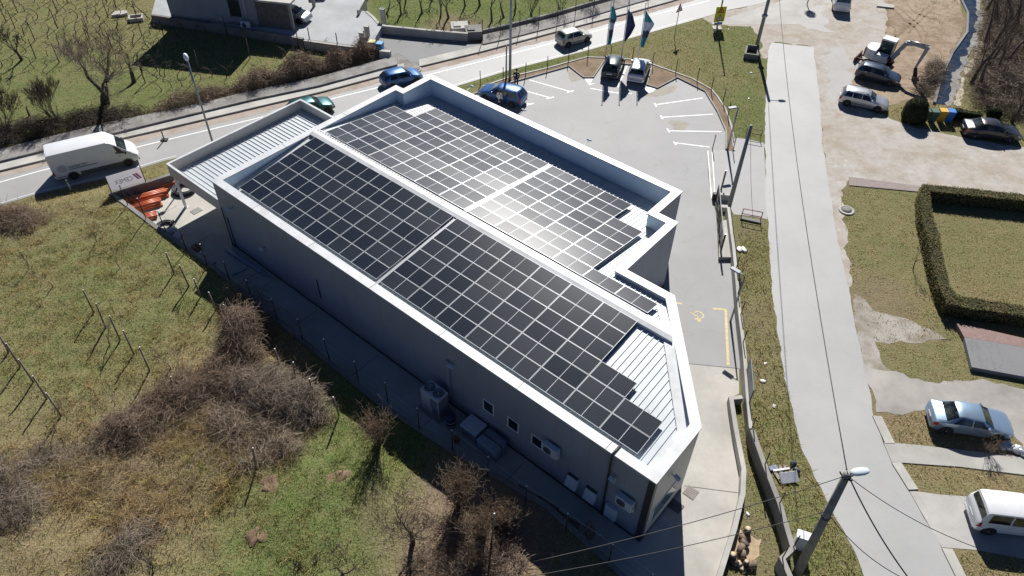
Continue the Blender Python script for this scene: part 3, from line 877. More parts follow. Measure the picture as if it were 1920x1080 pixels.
# ------------------------------------------------------------------ solar panels
PW, PH, CP, RP = 2.094, 1.038, 2.114, 1.046218
def m_cells():
    n = N("solar_cells"); c = n.coord(); x, y, z = n.sep(c)
    def lines(v, pitch, w, off=0.0):
        fr = n.math('FRACT', n.math('DIVIDE', n.math('ADD', v, off), pitch))
        return n.math('LESS_THAN', n.math('MINIMUM', fr, n.math('SUBTRACT', 1.0, fr)), w)
    cy = lines(n.math('SUBTRACT', y, .032), .1623, .04)
    cx = lines(n.math('SUBTRACT', x, .032), .0846, .045)
    bus = lines(n.math('SUBTRACT', y, .032), .0325, .05)
    grid = n.math('MAXIMUM', cy, cx)
    var = n.rnd()
    base = n.mix(var, (.006, .0105, .021), (.010, .0145, .025))
    base = n.mix(n.math('MULTIPLY', bus, .02), base, (.3, .31, .33))
    base = n.mix(n.math('MULTIPLY', grid, .11), base, (.26, .28, .31))
    mid = n.math('LESS_THAN', n.math('ABSOLUTE', n.math('SUBTRACT', x, PW / 2)), .014)
    base = n.mix(n.math('MULTIPLY', mid, .85), base, (.62, .64, .66))
    r = n.math('ADD', .225, n.math('MULTIPLY', var, .06))
    return n.set(base, r, 0, .5, IOR=1.36)
M_CELL = m_cells()
fr = MB(); t = .025
fr.box(0, PW, 0, t, -.035, 0); fr.box(0, PW, PH - t, PH, -.035, 0); fr.box(0, t, t, PH - t, -.035, 0); fr.box(PW - t, PW, t, PH - t, -.035, 0)
ME_FRAME = fr.mesh("panel_frame", M_ALU)
g = MB(); g.add([(t, t, -.004), (PW - t, t, -.004), (PW - t, PH - t, -.004), (t, PH - t, -.004), (t, t, -.03), (PW - t, t, -.03), (PW - t, PH - t, -.03), (t, PH - t, -.03)], [(0, 1, 2, 3), (7, 6, 5, 4), (0, 4, 5, 1), (1, 5, 6, 2), (2, 6, 7, 3), (3, 7, 4, 0)])
ME_CELL = g.mesh("panel_cells", M_CELL)
U_ = Vector((math.cos(PSI), math.sin(PSI), 0)); V_ = Vector((math.sin(PSI), -math.cos(PSI), 0)); K_ = Vector((0, 0, 1))
proto = None
def solar(P, X, Y, label, group):
    global proto
    Nn = X.cross(Y)
    M_ = Matrix(((X.x, Y.x, Nn.x, P.x), (X.y, Y.y, Nn.y, P.y), (X.z, Y.z, Nn.z, P.z), (0, 0, 0, 1)))
    if proto is None:
        proto = empty("solar_panel", (0, 0, 0))
        link("frame", ME_FRAME, proto); link("cells", ME_CELL, proto)
        c = proto
    else:
        c = copy_thing(proto)
    c.matrix_world = M_
    tag(c, label, "solar panel", group)
O3 = OB + K_ * RIDGE
jit = lambda s: Vector((random.gauss(0, s), random.gauss(0, s), random.gauss(0, s)))
def near_block(off, rows, lab, grp):
    Dn = (V_ * math.cos(A1) - K_ * math.sin(A1))
    for v, nc in enumerate(rows):
        for u in range(nc):
            c = O3 + U_ * (off + u * CP + .01) + Dn * (.262 + (v + 1) * RP - .004)
            solar(c, (U_ + jit(.0035)).normalized(), (-Dn + jit(.0035)).normalized(), lab, grp)
def far_block(off, rows, lab, grp):
    Df = (-V_ * math.cos(A2) - K_ * math.sin(A2))
    for v, (c0, c1) in enumerate(rows):
        for u in range(c0, c1):
            c = O3 + K_ * .117 + U_ * (.108 + off + u * CP + .01) + Df * (.523 + v * RP + .004)
            solar(c, (U_ + jit(.0035)).normalized(), (Df + jit(.0035)).normalized(), lab, grp)
near_block(0, [6] * 6, "dark framed solar panel on the near roof slope, left of the metal gutter strip", "solar panels of the near slope, left block")
near_block(6 * CP + .283, [6, 6, 6, 7, 8, 8], "dark framed solar panel on the near roof slope, right of the metal gutter strip", "solar panels of the near slope, right block")
far_block(0, [(0, 6)] * 6 + [(1, 6)] * 2, "greyish solar panel on the far roof slope, in the larger left-hand block", "solar panels of the far slope, left block")
far_block(6 * CP + .281, [(0, 6)] + [(0, 4)] * 5 + [(0, 3)] * 2, "solar panel with sun glare on the far roof slope, in the right-hand stepped block", "solar panels of the far slope, right block")
# cable tray in the gap of the near slope, and rails peeping out at the right end
def tray(name, off, D, z0, n0, n1, label):
    m = MB()
    m.box(-.10, .10, n0, n1, 0, .06); m.box(-.12, -.10, n0, n1, 0, .09); m.box(.10, .12, n0, n1, 0, .09)
    o = m.build(name, M_ALU)
    X, Y = U_, D; Nn = X.cross(Y)
    if Nn.z < 0: Y = -Y; Nn = X.cross(Y)
    P = O3 + U_ * off + K_ * z0
    sgn = 1 if (Y - D).length < 1e-6 else -1
    o.matrix_world = Matrix(((X.x, Y.x * sgn, Nn.x, P.x), (X.y, Y.y * sgn, Nn.y, P.y), (X.z, Y.z * sgn, Nn.z, P.z), (0, 0, 0, 1)))
    tag(o, label, "cable tray")
Dn = (V_ * math.cos(A1) - K_ * math.sin(A1)); Df = (-V_ * math.cos(A2) - K_ * math.sin(A2))
tray("cable_tray", 6 * CP + .14, Dn, -.16, .30, 6.7, "long metal cable tray between the two near panel blocks")
tray("cable_tray", .108 + 6 * CP + .14, Df, .03, .50, 8.9, "long metal cable tray between the two far panel blocks")
tray("cable_tray", 28.9, Dn, -.17, 4.2, 6.7, "short metal cable tray beside the panels at the right end of the roof")
# ------------------------------------------------------------------ vehicles
def m_paint(name, col, metal=.25, rough=.34):
    n = N(name)
    nz = n.noise(n.coord(), 1.3, 4)
    return n.set(n.mix(n.ramp(nz, .3, .75), col, tuple(k * .9 for k in col)), rough, metal, .5, Coat_Weight=.7, Coat_Roughness=.06)
n = N("car_glass"); nz = n.noise(n.coord(), 2.2, 2)
M_CGLASS = n.set(n.mix(n.ramp(nz, .42, .62), (.008, .011, .013), (.05, .06, .055)), .07, 0, .6)
M_TYRE = plain("tyre_rubber", (.018, .018, .019), .85)
M_RIM = plain("alloy", (.42, .43, .45), .35, .6, vary=.05)
M_PLASTIC = plain("black_plastic", (.022, .022, .024), .6)
M_GREYPL = plain("grey_plastic", (.10, .105, .11), .65)
M_RED = plain("red_lamp", (.42, .022, .02), .2, vary=.1)
M_CLEAR = plain("clear_lamp", (.62, .64, .66), .12, vary=.1)
M_PLATE = plain("number_plate", (.72, .73, .74), .5, vary=.03)

KINDS = {
 'hatch': dict(L=4.15, W=1.74, H=1.46, ax=(.185, .80), r=.31, st=[
    (0, .34, .70, .72, .80, .70), (.012, .27, .84, .88, .90, .78), (.03, .22, .93, .99, .95, .80), (.12, .20, .93, -.06, .98, .69), (.17, .19, .93, -.012, .99, .69), (.34, .18, .92, 0, 1, .71), (.52, .18, .90, -.02, 1, .71), (.575, .18, .90, -.07, 1, .71),
    (.735, .18, .90, .955, 1, .80), (.85, .20, .83, .885, .98, .78), (.93, .22, .74, .785, .94, .74), (.975, .25, .66, .70, .87, .68), (1, .33, .54, .57, .76, .60)],
    win=[(.14, .19, .335, .335), (.35, .35, .665, .555)], ws=(.58, .73), rw=(.035, .118), doors=[(.24, .46), (.47, .71)]),
 'sedan': dict(L=4.62, W=1.78, H=1.45, ax=(.19, .80), r=.32, st=[
    (0, .36, .72, .74, .78, .68), (.012, .28, .88, .92, .88, .74), (.035, .23, .96, 1.0, .94, .78), (.14, .20, .97, 1.035, .98, .80), (.285, .18, .95, -.05, 1, .69), (.34, .18, .94, -.01, 1, .70), (.44, .18, .93, 0, 1, .71), (.53, .18, .92, -.02, 1, .71), (.575, .18, .92, -.07, 1, .71),
    (.725, .18, .91, .965, 1, .80), (.85, .20, .85, .90, .98, .78), (.93, .22, .76, .80, .94, .74), (.975, .25, .67, .71, .86, .68), (1, .33, .55, .58, .74, .60)],
    win=[(.215, .30, .445, .44), (.46, .455, .655, .565)], ws=(.58, .72), rw=(.145, .28), doors=[(.29, .455), (.465, .69)]),
 'wagon': dict(L=4.45, W=1.74, H=1.47, ax=(.185, .80), r=.31, st=[
    (0, .34, .72, .74, .80, .70), (.01, .27, .88, .92, .90, .78), (.025, .22, .95, 1.0, .95, .82), (.085, .20, .95, -.07, .98, .71), (.12, .19, .94, -.015, .99, .71), (.30, .18, .93, 0.0, 1, .72), (.50, .18, .91, -.015, 1, .72), (.575, .18, .90, -.07, 1, .71),
    (.725, .18, .90, .955, 1, .80), (.85, .20, .83, .885, .98, .78), (.93, .22, .74, .785, .94, .74), (.975, .25, .66, .70, .87, .68), (1, .33, .54, .57, .76, .60)],
    win=[(.07, .125, .235, .235), (.25, .25, .425, .425), (.44, .44, .655, .56)], ws=(.58, .72), rw=(.028, .083), doors=[(.25, .43), (.44, .69)], rails=True),
 'minivan': dict(L=4.4, W=1.80, H=1.82, ax=(.17, .81), r=.32, st=[
    (0, .38, .80, .82, .86, .76), (.008, .30, 1.0, 1.05, .94, .84), (.02, .25, 1.05, 1.12, .97, .86), (.055, .22, 1.06, -.07, .98, .80), (.085, .22, 1.06, -.012, 1, .80), (.30, .20, 1.05, 0, 1, .81), (.52, .20, 1.03, -.02, 1, .81), (.60, .20, 1.02, -.10, 1, .79),
    (.77, .20, 1.0, 1.06, 1, .82), (.87, .21, .92, .98, .98, .80), (.94, .23, .80, .85, .94, .76), (.98, .26, .70, .74, .87, .70), (1, .33, .56, .60, .77, .62)],
    win=[(.09, .11, .335, .335), (.36, .36, .545, .545), (.56, .56, .715, .60)], ws=(.605, .762), rw=(.022, .053), doors=[(.345, .55), (.555, .75)]),
 'van': dict(L=6.35, W=2.05, H=2.55, ax=(.21, .855), r=.35, st=[
    (0, .40, 1.30, -.12, .95, .88), (.006, .34, 1.32, -.04, .98, .90), (.03, .30, 1.34, 0, 1, .91), (.35, .28, 1.35, .01, 1, .91), (.68, .28, 1.35, 0, 1, .91), (.71, .28, 1.34, -.06, 1, .90), (.785, .28, 1.30, -.46, 1, .86),
    (.90, .28, 1.22, 1.36, 1, .84), (.94, .28, 1.10, 1.20, .98, .80), (.975, .29, .92, 1.0, .93, .76), (.99, .31, .80, .86, .87, .70), (1, .38, .62, .66, .80, .64)],
    win=[(.755, .755, .88, .80)], ws=(.79, .897), rw=None, doors=[(.745, .89)], sills=True),
}

def make_car(name, kind, paint, label, loc=(0, 0, 0), rz=0, scale=(1, 1, 1), rim=None, cat="car", dark_roof=None, grey_bumper=False):
    K = KINDS[kind]
    L, W, H = K['L'] * scale[0], K['W'] * scale[1], K['H'] * scale[2]
    hw = W / 2
    root = empty(name, loc, rz, label, cat)
    zs = scale[2]
    ST = []
    for t, zl, zb, zt, w, wt in K['st']:
        zt_ = H + zt if zt <= .011 else zt * zs
        ST.append(((t - .5) * L, zl, zb * zs, zt_, w * hw, wt * hw))
    def prof(i):
        x, zl, zb, zt, w, wt = ST[i]
        tall = zt - zb > .15
        return [(x, 0, zl), (x, w * .84, zl), (x, w * .965, zl + .07), (x, w, zl + (zb - zl) * .52), (x, w * .975, zb), (x, wt if tall else w * .90, zt - (.05 if tall else .03)), (x, (wt if tall else w * .86) * .84, zt - .006), (x, 0, zt + (.02 if tall else .012))]
    PR = [prof(i) for i in range(len(ST))]
    X = [s[0] for s in ST]
    def surf(x, k, side=1):
        i = max(0, min(len(X) - 2, int(np.searchsorted(X, x)) - 1))
        t = (x - X[i]) / (X[i + 1] - X[i])
        k0 = min(int(k), 6); s = k - k0
        g = lambda P: Vector(P[k0]).lerp(Vector(P[k0 + 1]), s)
        p = g(PR[i]).lerp(g(PR[i + 1]), t)
        return Vector((p.x, p.y * side, p.z))
    m = MB()
    np_ = 8
    v = []
    for P in PR:
        v += [Vector(p) for p in P] + [Vector((p[0], -p[1], p[2])) for p in P[6:0:-1]]
    n = 14
    fs = []
    for i in range(len(PR) - 1):
        for k in range(n):
            j = (k + 1) % n
            fs.append((i * n + k, (i + 1) * n + k, (i + 1) * n + j, i * n + j))
    fs.append(tuple(range(n))); fs.append(tuple((len(PR) - 1) * n + k for k in range(n - 1, -1, -1)))
    m.add(v, fs, 0, True)
    ra = K['r']
    axs = [(a - .5) * L for a in K['ax']]
    for ax in axs:       # dark wheel openings
        for s in (1, -1):
            y = s * (hw * 1.0 + .006)
            pts = [(ax + (ra + .075) * math.cos(q), y, max(.16, ra + (ra + .075) * math.sin(q))) for q in np.linspace(-.5, math.pi + .5, 18)]
            pin = [(p[0], s * hw * .80, p[2]) for p in pts]
            nn_ = len(pts)
            f = tuple(range(nn_)) if s < 0 else tuple(range(nn_ - 1, -1, -1))
            m.add(pts + pin, [f] + [(i, i + 1, nn_ + i + 1, nn_ + i) for i in range(nn_ - 1)], 1)
    m.build("body", [paint, M_GREYPL if kind == 'van' else M_PLASTIC], root, auto=38)
    def patch(nm, corners, mat, off, par=root, nx=8, nk=3, sm=False):
        """corners: ((x,k),(x,k),(x,k),(x,k),side) bilinear patch of the body skin, set proud of it"""
        (x0, k0), (x1, k1), (x2, k2), (x3, k3), side = corners
        v = []
        for i in range(nx + 1):
            a = i / nx
            for j in range(nk + 1):
                b = j / nk
                x = (x0 * (1 - a) + x1 * a) * (1 - b) + (x3 * (1 - a) + x2 * a) * b
                k = (k0 * (1 - a) + k1 * a) * (1 - b) + (k3 * (1 - a) + k2 * a) * b
                p = surf(x, k, side)
                e = .01
                tx = surf(min(x + e, X[-1]), k, side) - surf(max(x - e, X[0]), k, side)
                tk = surf(x, min(k + .05, 6.99), side) - surf(x, max(k - .05, .0), side)
                nrm = tx.cross(tk).normalized()
                c = Vector((p.x, 0, (PR[0][0][2] + H) / 2.5))
                if nrm.dot(p - c) < 0: nrm = -nrm
                v.append(p + nrm * off)
        fs = [(i * (nk + 1) + j, (i + 1) * (nk + 1) + j, (i + 1) * (nk + 1) + j + 1, i * (nk + 1) + j + 1) for i in range(nx) for j in range(nk)]
        if side < 0: fs = [f[::-1] for f in fs]
        mm = MB(); mm.add(v, fs, 0, True)
        return mm.build(nm, mat, par)
    tx = lambda t: (t - .5) * L
    for s in (1, -1):
        for (a, b) in K['doors']:
            d = patch("door", ((tx(a), 1.75), (tx(b), 1.75), (tx(b - .004), 3.97), (tx(a), 3.97), s), paint, .009, nx=6, nk=4)
            hb = MB(); p = surf(tx(a + .03), 3.66, s)
            hb.cbox(p.x, p.x + .19, p.y - .03, p.y + .03, p.z - .015, p.z + .02, .008)
            hb.build("handle", M_PLASTIC if kind in ('van', 'hatch') else paint, d)
        for w in K['win']:
            patch("side_window", ((tx(w[0]), 4.07), (tx(w[2]), 4.07), (tx(w[3]), 4.86), (tx(w[1]), 4.86), s), M_CGLASS, .012, nx=10, nk=3)
        patch("headlight", ((tx(.925), 3.30), (tx(.985), 3.25), (tx(.98), 3.86), (tx(.90), 3.92), s), M_CLEAR, .012, nx=4, nk=2)
        if kind in ('hatch', 'sedan'): patch("taillight", ((tx(.004), 3.15), (tx(.06), 3.25), (tx(.052), 3.95), (tx(.014), 3.9), s), M_RED, .014, nx=4, nk=2)
        elif kind == 'van': patch("taillight", ((tx(.002), 2.6), (tx(.02), 2.6), (tx(.02), 3.5), (tx(.002), 3.5), s), M_RED, .014, nx=2, nk=2)
        else: patch("taillight", ((tx(.002), 3.05), (tx(.045), 3.1), (tx(.035), 4.3 if kind == 'wagon' else 4.0), (tx(.012), 4.1 if kind == 'wagon' else 3.95), s), M_RED, .016, nx=4, nk=3)
        mr = MB(); p = surf(tx(K['win'][-1][2] - .015), 4.2, s)
        k_ = 1.6 if kind == 'van' else 1.0
        y0, y1 = sorted((p.y - s * .02, p.y + s * .20 * (1.15 if k_ > 1 else 1)))
        mr.cbox(p.x - .05, p.x + .07, y0, y1, p.z - .03, p.z + .13 * k_, .03)
        mr.build("mirror", M_PLASTIC if kind == 'van' else paint, root, auto=40)
        if K.get('rails'):
            rb = MB(); rb.tube([surf(tx(t), 5.85, s) + Vector((0, 0, .05 if .14 < t < .53 else .0)) for t in np.linspace(.12, .55, 8)], .018, 5)
            rb.build("roof_rail", M_PLASTIC, root)
        if K.get('sills'):
            patch("sill_panel", ((tx(.30), 1.95), (tx(.80), 1.95), (tx(.80), 2.55), (tx(.30), 2.55), s), M_GREYPL, .016, nx=8, nk=2)
            patch("side_panel", ((tx(.012), 1.2), (tx(.165), 1.2), (tx(.165), 2.35), (tx(.012), 2.35), s), M_GREYPL, .014, nx=5, nk=2)
        elif kind in ('wagon', 'hatch'):
            patch("side_moulding", ((tx(.25), 2.55), (tx(.72), 2.55), (tx(.72), 2.68), (tx(.25), 2.68), s), M_PLASTIC if kind == 'hatch' else M_GREYPL, .016, nx=6, nk=1)
    def cross_patch(nm, a, b, mat, fa=.93, fb=.90, off=.012):
        v = []; nx, ny = 6, 10
        for i in range(nx + 1):
            t = i / nx; x = tx(a + (b - a) * t); f_ = fa * (1 - t) + fb * t
            for j in range(ny + 1):
                q = (j / ny * 2 - 1) * f_
                k = 7 - abs(q) * 2.0      # k 5..7 across the half width
                p = surf(x, max(k, 5.02), 1 if q >= 0 else -1)
                e = tx(a + .01) - tx(a)
                t1 = surf(x + e, max(k, 5.02), 1) - surf(x - e, max(k, 5.02), 1)
                nrm = Vector((-t1.z, 0, t1.x)).normalized()
                v.append(p + nrm * off)
        fs = [(i * (ny + 1) + j, (i + 1) * (ny + 1) + j, (i + 1) * (ny + 1) + j + 1, i * (ny + 1) + j + 1) for i in range(nx) for j in range(ny)]
        mm = MB(); mm.add(v, fs, 0, True); return mm.build(nm, mat, root)
    cross_patch("windscreen", K['ws'][0] + .008, K['ws'][1] - .006, M_CGLASS)
    if K['rw']: cross_patch("rear_window", K['rw'][0] + .004, K['rw'][1] - .006, M_CGLASS, .82, .88)
    for e, sx in ((X[0] - .012, -1), (X[-1] + .012, 1)):
        pb = MB(); z_ = .62 if sx < 0 else .42
        pb.cbox(e - .012, e + .012, -.26, .26, z_, z_ + .11, .004); pb.build("number_plate", M_PLATE, root)
        bp = MB(); w_ = hw * .80
        bp.cbox(min(e - sx * .10, e), max(e - sx * .10, e) , -w_, w_, .30, .44 if sx > 0 else .50, .03); bp.build("bumper", M_GREYPL if grey_bumper or kind == 'van' else paint, root, auto=40)
    if kind != 'van':
        gr = MB(); gr.cbox(X[-1] - .05, X[-1] + .008, -.42, .42, .50, .60, .01); gr.build("grille", M_PLASTIC, root)
    tw = MB(); tw.lathe([(ra * .62, -.10), (ra * .93, -.105), (ra, -.07), (ra, .07), (ra * .93, .105), (ra * .62, .10)], 20, axis='y', smooth=True)
    ty = tw.mesh("tyre", M_TYRE, 35)
    rm = MB(); rm.lathe([(ra * .60, .075), (ra * .66, .098), (ra * .60, .085)], 20, axis='y'); rm.lathe([(ra * .16, .07), (ra * .16, .10), (.02, .108)], 10, axis='y')
    for q in range(5):
        a_ = q * 2 * math.pi / 5 + .3; ca, sa = math.cos(a_), math.sin(a_)
        w1, w2 = .045, .03
        v = [(ca * ra * .1 - sa * w1, .075, sa * ra * .1 + ca * w1), (ca * ra * .1 + sa * w1, .075, sa * ra * .1 - ca * w1), (ca * ra * .62 + sa * w2, .085, sa * ra * .62 - ca * w2), (ca * ra * .62 - sa * w2, .085, sa * ra * .62 + ca * w2)]
        v2 = [(p[0], p[1] + .016, p[2]) for p in v]
        rm.add(v + v2, [(4, 5, 6, 7), (7, 6, 5, 4), (0, 1, 5, 4), (1, 2, 6, 5), (2, 3, 7, 6), (3, 0, 4, 7)])
    rmm = rm.mesh("rim", rim or M_RIM)
    dk = MB(); dk.lathe([(ra * .60, .05), (ra * .60, .062)], 16, axis='y')
    for ax in axs:
        for s in (1, -1):
            w = link("wheel", ty, root, (ax, s * (hw - .085), ra), 0 if s > 0 else math.pi)
            link("rim", rmm, w)
    k_ = .918
    root.scale = (k_,) * 3
    root_info[root.name] = (L * k_, W * k_, [a * k_ for a in axs], hw * k_)
    return root
root_info = {}
def park(root, rear, front, side, z=0.0):
    """stand the car with its near-side wheels on two measured ground points; side -1: its right side faces us"""
    L, W, axs, hw = root_info[root.name]
    a = at(*rear, z); b = at(*front, z)
    d = (b - a).to_2d().normalized()
    ang = math.atan2(d.y, d.x)
    lat = Vector((-d.y, d.x)) * side * (hw - .08)
    mid = (a.to_2d() + b.to_2d()) / 2
    c = mid - lat - d * (axs[0] + axs[1]) / 2
    root.location = (c.x, c.y, z); root.rotation_euler = (0, 0, ang)
def park_end(root, rear_mid, toward, z=0.0):
    """rear bumper middle on a measured ground point, nose towards another"""
    L = root_info[root.name][0]
    a = at(*rear_mid, z); b = at(*toward, z)
    d = (b - a).to_2d().normalized()
    c = a.to_2d() + d * (L / 2)
    root.location = (c.x, c.y, z); root.rotation_euler = (0, 0, math.atan2(d.y, d.x))

def text_mesh(name, s, size, mat, mirror=False, extr=.004):
    cu = bpy.data.curves.new(name, 'FONT'); cu.body = s; cu.size = size; cu.extrude = extr; cu.align_x = 'LEFT'
    o = bpy.data.objects.new(name + "_tmp", cu); COL.objects.link(o)
    dg = bpy.context.evaluated_depsgraph_get()
    me = bpy.data.meshes.new_from_object(o.evaluated_get(dg)); me.name = name
    bpy.data.objects.remove(o)
    me.materials.clear(); me.materials.append(mat)
    if mirror:
        for v_ in me.vertices: v_.co.x = -v_.co.x
        me.flip_normals()
    return me

WHITE = m_paint("white_paint", (.76, .77, .78), 0, .3)
van = make_car("delivery_van", 'van', WHITE, "large white delivery van with dark lettering driving on the main road", cat="van", rim=M_GREYPL)
park(van, (140.6, 336), (244.4, 310.5), -1)
hw = KINDS['van']['W'] / 2
M_INK = plain("grey_lettering", (.16, .17, .18), .5)
tm = link("lettering", text_mesh("lettering", "notar.hr", .42, M_INK), van, (-1.95, -hw - .014, 1.10)); tm.rotation_euler = (R(90), 0, 0)
m = MB()
for r0, r1 in ((.33, .30), (.24, .17), (.11, .05)):
    q = np.linspace(0, 2 * math.pi, 21)[:-1]
    v = [(r0 * math.cos(a), 0, r0 * math.sin(a)) for a in q] + [(r1 * math.cos(a), 0, r1 * math.sin(a)) for a in q]
    m.add(v, [(i, (i + 1) % 20, 20 + (i + 1) % 20, 20 + i) for i in range(20)])
m.build("round_emblem", plain("pale_grey_print", (.40, .42, .44), .5), van, (-2.40, -hw - .014, 1.20))
m = MB(); m.cbox(-1.95, .12, -hw - .03, -hw - .002, .985, 1.02, .006); m.build("door_rail", M_PLASTIC, van)
park(make_car("small_hatchback", 'hatch', m_paint("beige_paint", (.56, .54, .47), .25), "small beige hatchback driving away on the main road", scale=(.92, .95, 1.01)), (1065.5, 89), (1099, 79.7), -1)
park(make_car("hatchback", 'hatch', m_paint("dark_blue_paint", (.045, .065, .10), .4), "dark blue hatchback parked beside the mini excavator"), (1614.8, 149.6), (1665, 162), -1)
park(make_car("estate_car", 'wagon', m_paint("silver_paint", (.50, .51, .52), .55), "silver estate car with roof rails parked on gravel", scale=(.98, 1, 1)), (1589, 199), (1640, 209.6), -1)
park(make_car("dark_sedan", 'sedan', m_paint("dark_grey_paint", (.035, .034, .037), .35), "dark grey saloon with black windows parked past the rubbish bins", scale=(1.03, 1.02, 1.02)), (1824, 260.6), (1890, 268), -1)
park(make_car("sedan", 'sedan', m_paint("ice_blue_paint", (.30, .40, .52), .5), "ice blue saloon parked across the worn concrete driveway", scale=(.99, .99, 1)), (1769, 812), (1864, 826), -1)
park(make_car("minivan", 'minivan', WHITE, "white minivan with dark rear windows parked on the lower driveway", cat="van"), (1848, 1000), (1951, 1012), -1)
park_end(make_car("black_hatchback", 'hatch', m_paint("black_blue_paint", (.02, .035, .04), .35), "black hatchback parked under the flagpoles"), (1141, 151), (1160, 106))
park_end(make_car("silver_hatchback", 'hatch', m_paint("bright_silver_paint", (.60, .61, .63), .5), "bright silver hatchback parked right of the black one", scale=(1.02, 1.0, 1)), (1190, 159), (1207, 114))
park(make_car("blue_suv", 'wagon', m_paint("royal_blue_paint", (.035, .10, .27), .45), "royal blue sport utility car parked closest to the hall", scale=(1.0, 1.04, 1.06)), (965, 203), (905.5, 187), 1)
bh = make_car("blue_hatchback", 'hatch', m_paint("bright_blue_paint", (.035, .11, .30), .4), "bright blue hatchback on the main road behind the hall corner", scale=(.95, 1, 1))
park(bh, (737, 168), (781, 156), -1)
park(make_car("green_hatchback", 'hatch', m_paint("dark_green_paint", (.012, .085, .085), .45), "dark green car on the main road behind the canopy"), (566, 226), (612, 213), -1)
park(make_car("silver_hatchback", 'hatch', m_paint("grey_silver_paint", (.38, .40, .42), .5), "silver hatchback half inside the carport of the grey house", scale=(.95, 1, 1)), (522, 39.5), (563.5, 46), -1, HZ)
park_end(make_car("pale_car", 'sedan', m_paint("pale_blue_silver", (.50, .54, .58), .5), "pale silver car at the top edge, parked behind the carport"), (600, -32), (597, 14), HZ)
park_end(make_car("small_van", 'minivan', WHITE, "white van at the top edge, parked on the gravel by the junction", cat="van"), (1575, 26), (1573, -14))

# ------------------------------------------------------------------ mini excavator
ex_c = at(1644, 122)
ex_t = at(1713, 144)
ed = (ex_t - ex_c).to_2d().normalized(); ea = math.atan2(ed.y, ed.x)
exc = empty("mini_excavator", ex_c, ea, "white mini excavator with folded arm standing on dug earth", "excavator")
def on_arm(px, py):
    """local (x, z) on the arm's upright plane"""
    d = ray(px, py); nrm = Vector((-ed.y, ed.x, 0))
    t = (ex_c - CAM).dot(nrm) / d.dot(nrm); p = CAM + d * t
    return (p - ex_c).dot(Vector((ed.x, ed.y, 0))), p.z
M_EXW = plain("excavator_white", (.66, .66, .64), .45, vary=.1); M_EXG = plain("arm_grey", (.33, .34, .34), .5, vary=.2)
M_EXR = plain("undercarriage_red", (.10, .028, .022), .7, vary=.3)
for s in (1, -1):
    m = MB(); P = [(x, z) for x, z in [(-1.15, .10), (-.95, 0), (.95, 0), (1.15, .12), (1.22, .30), (1.05, .50), (.85, .54), (-.85, .54), (-1.08, .50), (-1.22, .30)]]
    y0, y1 = s * .55, s * .97
    v = [(x, y0, z) for x, z in P] + [(x, y1, z) for x, z in P]; k = len(P)
    m.add(v, [tuple(range(k)) if s > 0 else tuple(range(k - 1, -1, -1)), tuple(range(2 * k - 1, k - 1, -1)) if s > 0 else tuple(range(k, 2 * k))] + [(i, k + i, k + (i + 1) % k, (i + 1) % k) for i in range(k)])
    tr = m.build("track", M_TYRE, exc)
    m = MB()
    for x in (-.85, -.45, 0, .45, .85): m.lathe([(.14, s * .975), (.14, s * 1.0)], 12, (x, 0, .27), 'y')
    m.tube([(-.9, s * .985, .27), (.9, s * .985, .27)], .03, 6)
    m.build("roller", M_EXR, tr)
m = MB(); m.box(-.7, .7, -.55, .55, .28, .62); m.lathe([(.5, .62), (.5, .74)], 20); m.build("undercarriage", M_EXR, exc)
m = MB(); m.cbox(-1.92, -1.80, -.98, .98, .05, .50, .02)
for s in (1, -1): m.box(-1.82, -.6, s * .45 - .06, s * .45 + .06, .22, .36)
m.build("dozer_blade", M_EXR, exc)
m = MB()
P = [(-1.30, -.55), (-1.38, 0), (-1.30, .55), (-.95, .90), (.55, .95), (.85, .8), (.85, -.8), (.55, -.95), (-.95, -.90)]
m.prism(P, .74, 1.02, 0)
P2 = [(x * .98, y * .98) for x, y in P[:4]] + [(-.35, .93), (-.35, -.93)] + [(-.95 * .98, -.88)]
m.prism(P2, 1.022, 1.62)
m.cbox(-.34, .75, -.93, -.15, 1.022, 1.35, .08)
m.build("upper_body", M_EXW, exc)
m = MB(); m.prism([(-1.41, -.45), (-1.41, .45), (-1.33, .60), (-1.33, -.60)], .8, 1.5); m.build("counterweight_stripe", M_EXR, exc)
cab = MB()
cx0, cx1, cyy0, cyy1, cz0, cz1 = -.35, .85, .0, .95, 1.02, 2.45
for x in (cx0, cx1 - .08):
    for y in (cyy0, cyy1 - .08): cab.box(x, x + .08, y, y + .08, cz0, cz1 - .06)
cab.box(cx0, cx1, cyy0, cyy1, cz0 - .001, cz0 + .25)
cb = cab.build("cab", M_EXG, exc)
m = MB(); m.cbox(cx0 - .03, cx1 + .05, cyy0 - .03, cyy1 + .03, cz1 - .06, cz1 + .06, .04); m.build("cab_roof", M_EXW, cb)
m = MB(); m.box(cx0 + .03, cx1 - .03, cyy0 + .02, cyy1 - .02, cz0 + .25, cz1 - .07); m.build("cab_glass", plain("cab_glass", (.035, .06, .045), .1, vary=.5, scale=3), cb)
arm_px = dict(base=(1672, 104), knee=(1703, 78), knee2=(1722, 80), head=(1741, 88), wrist=(1719, 124), bucket=(1717, 141), tip=(1712, 146))
A = {k: on_arm(*p) for k, p in arm_px.items()}
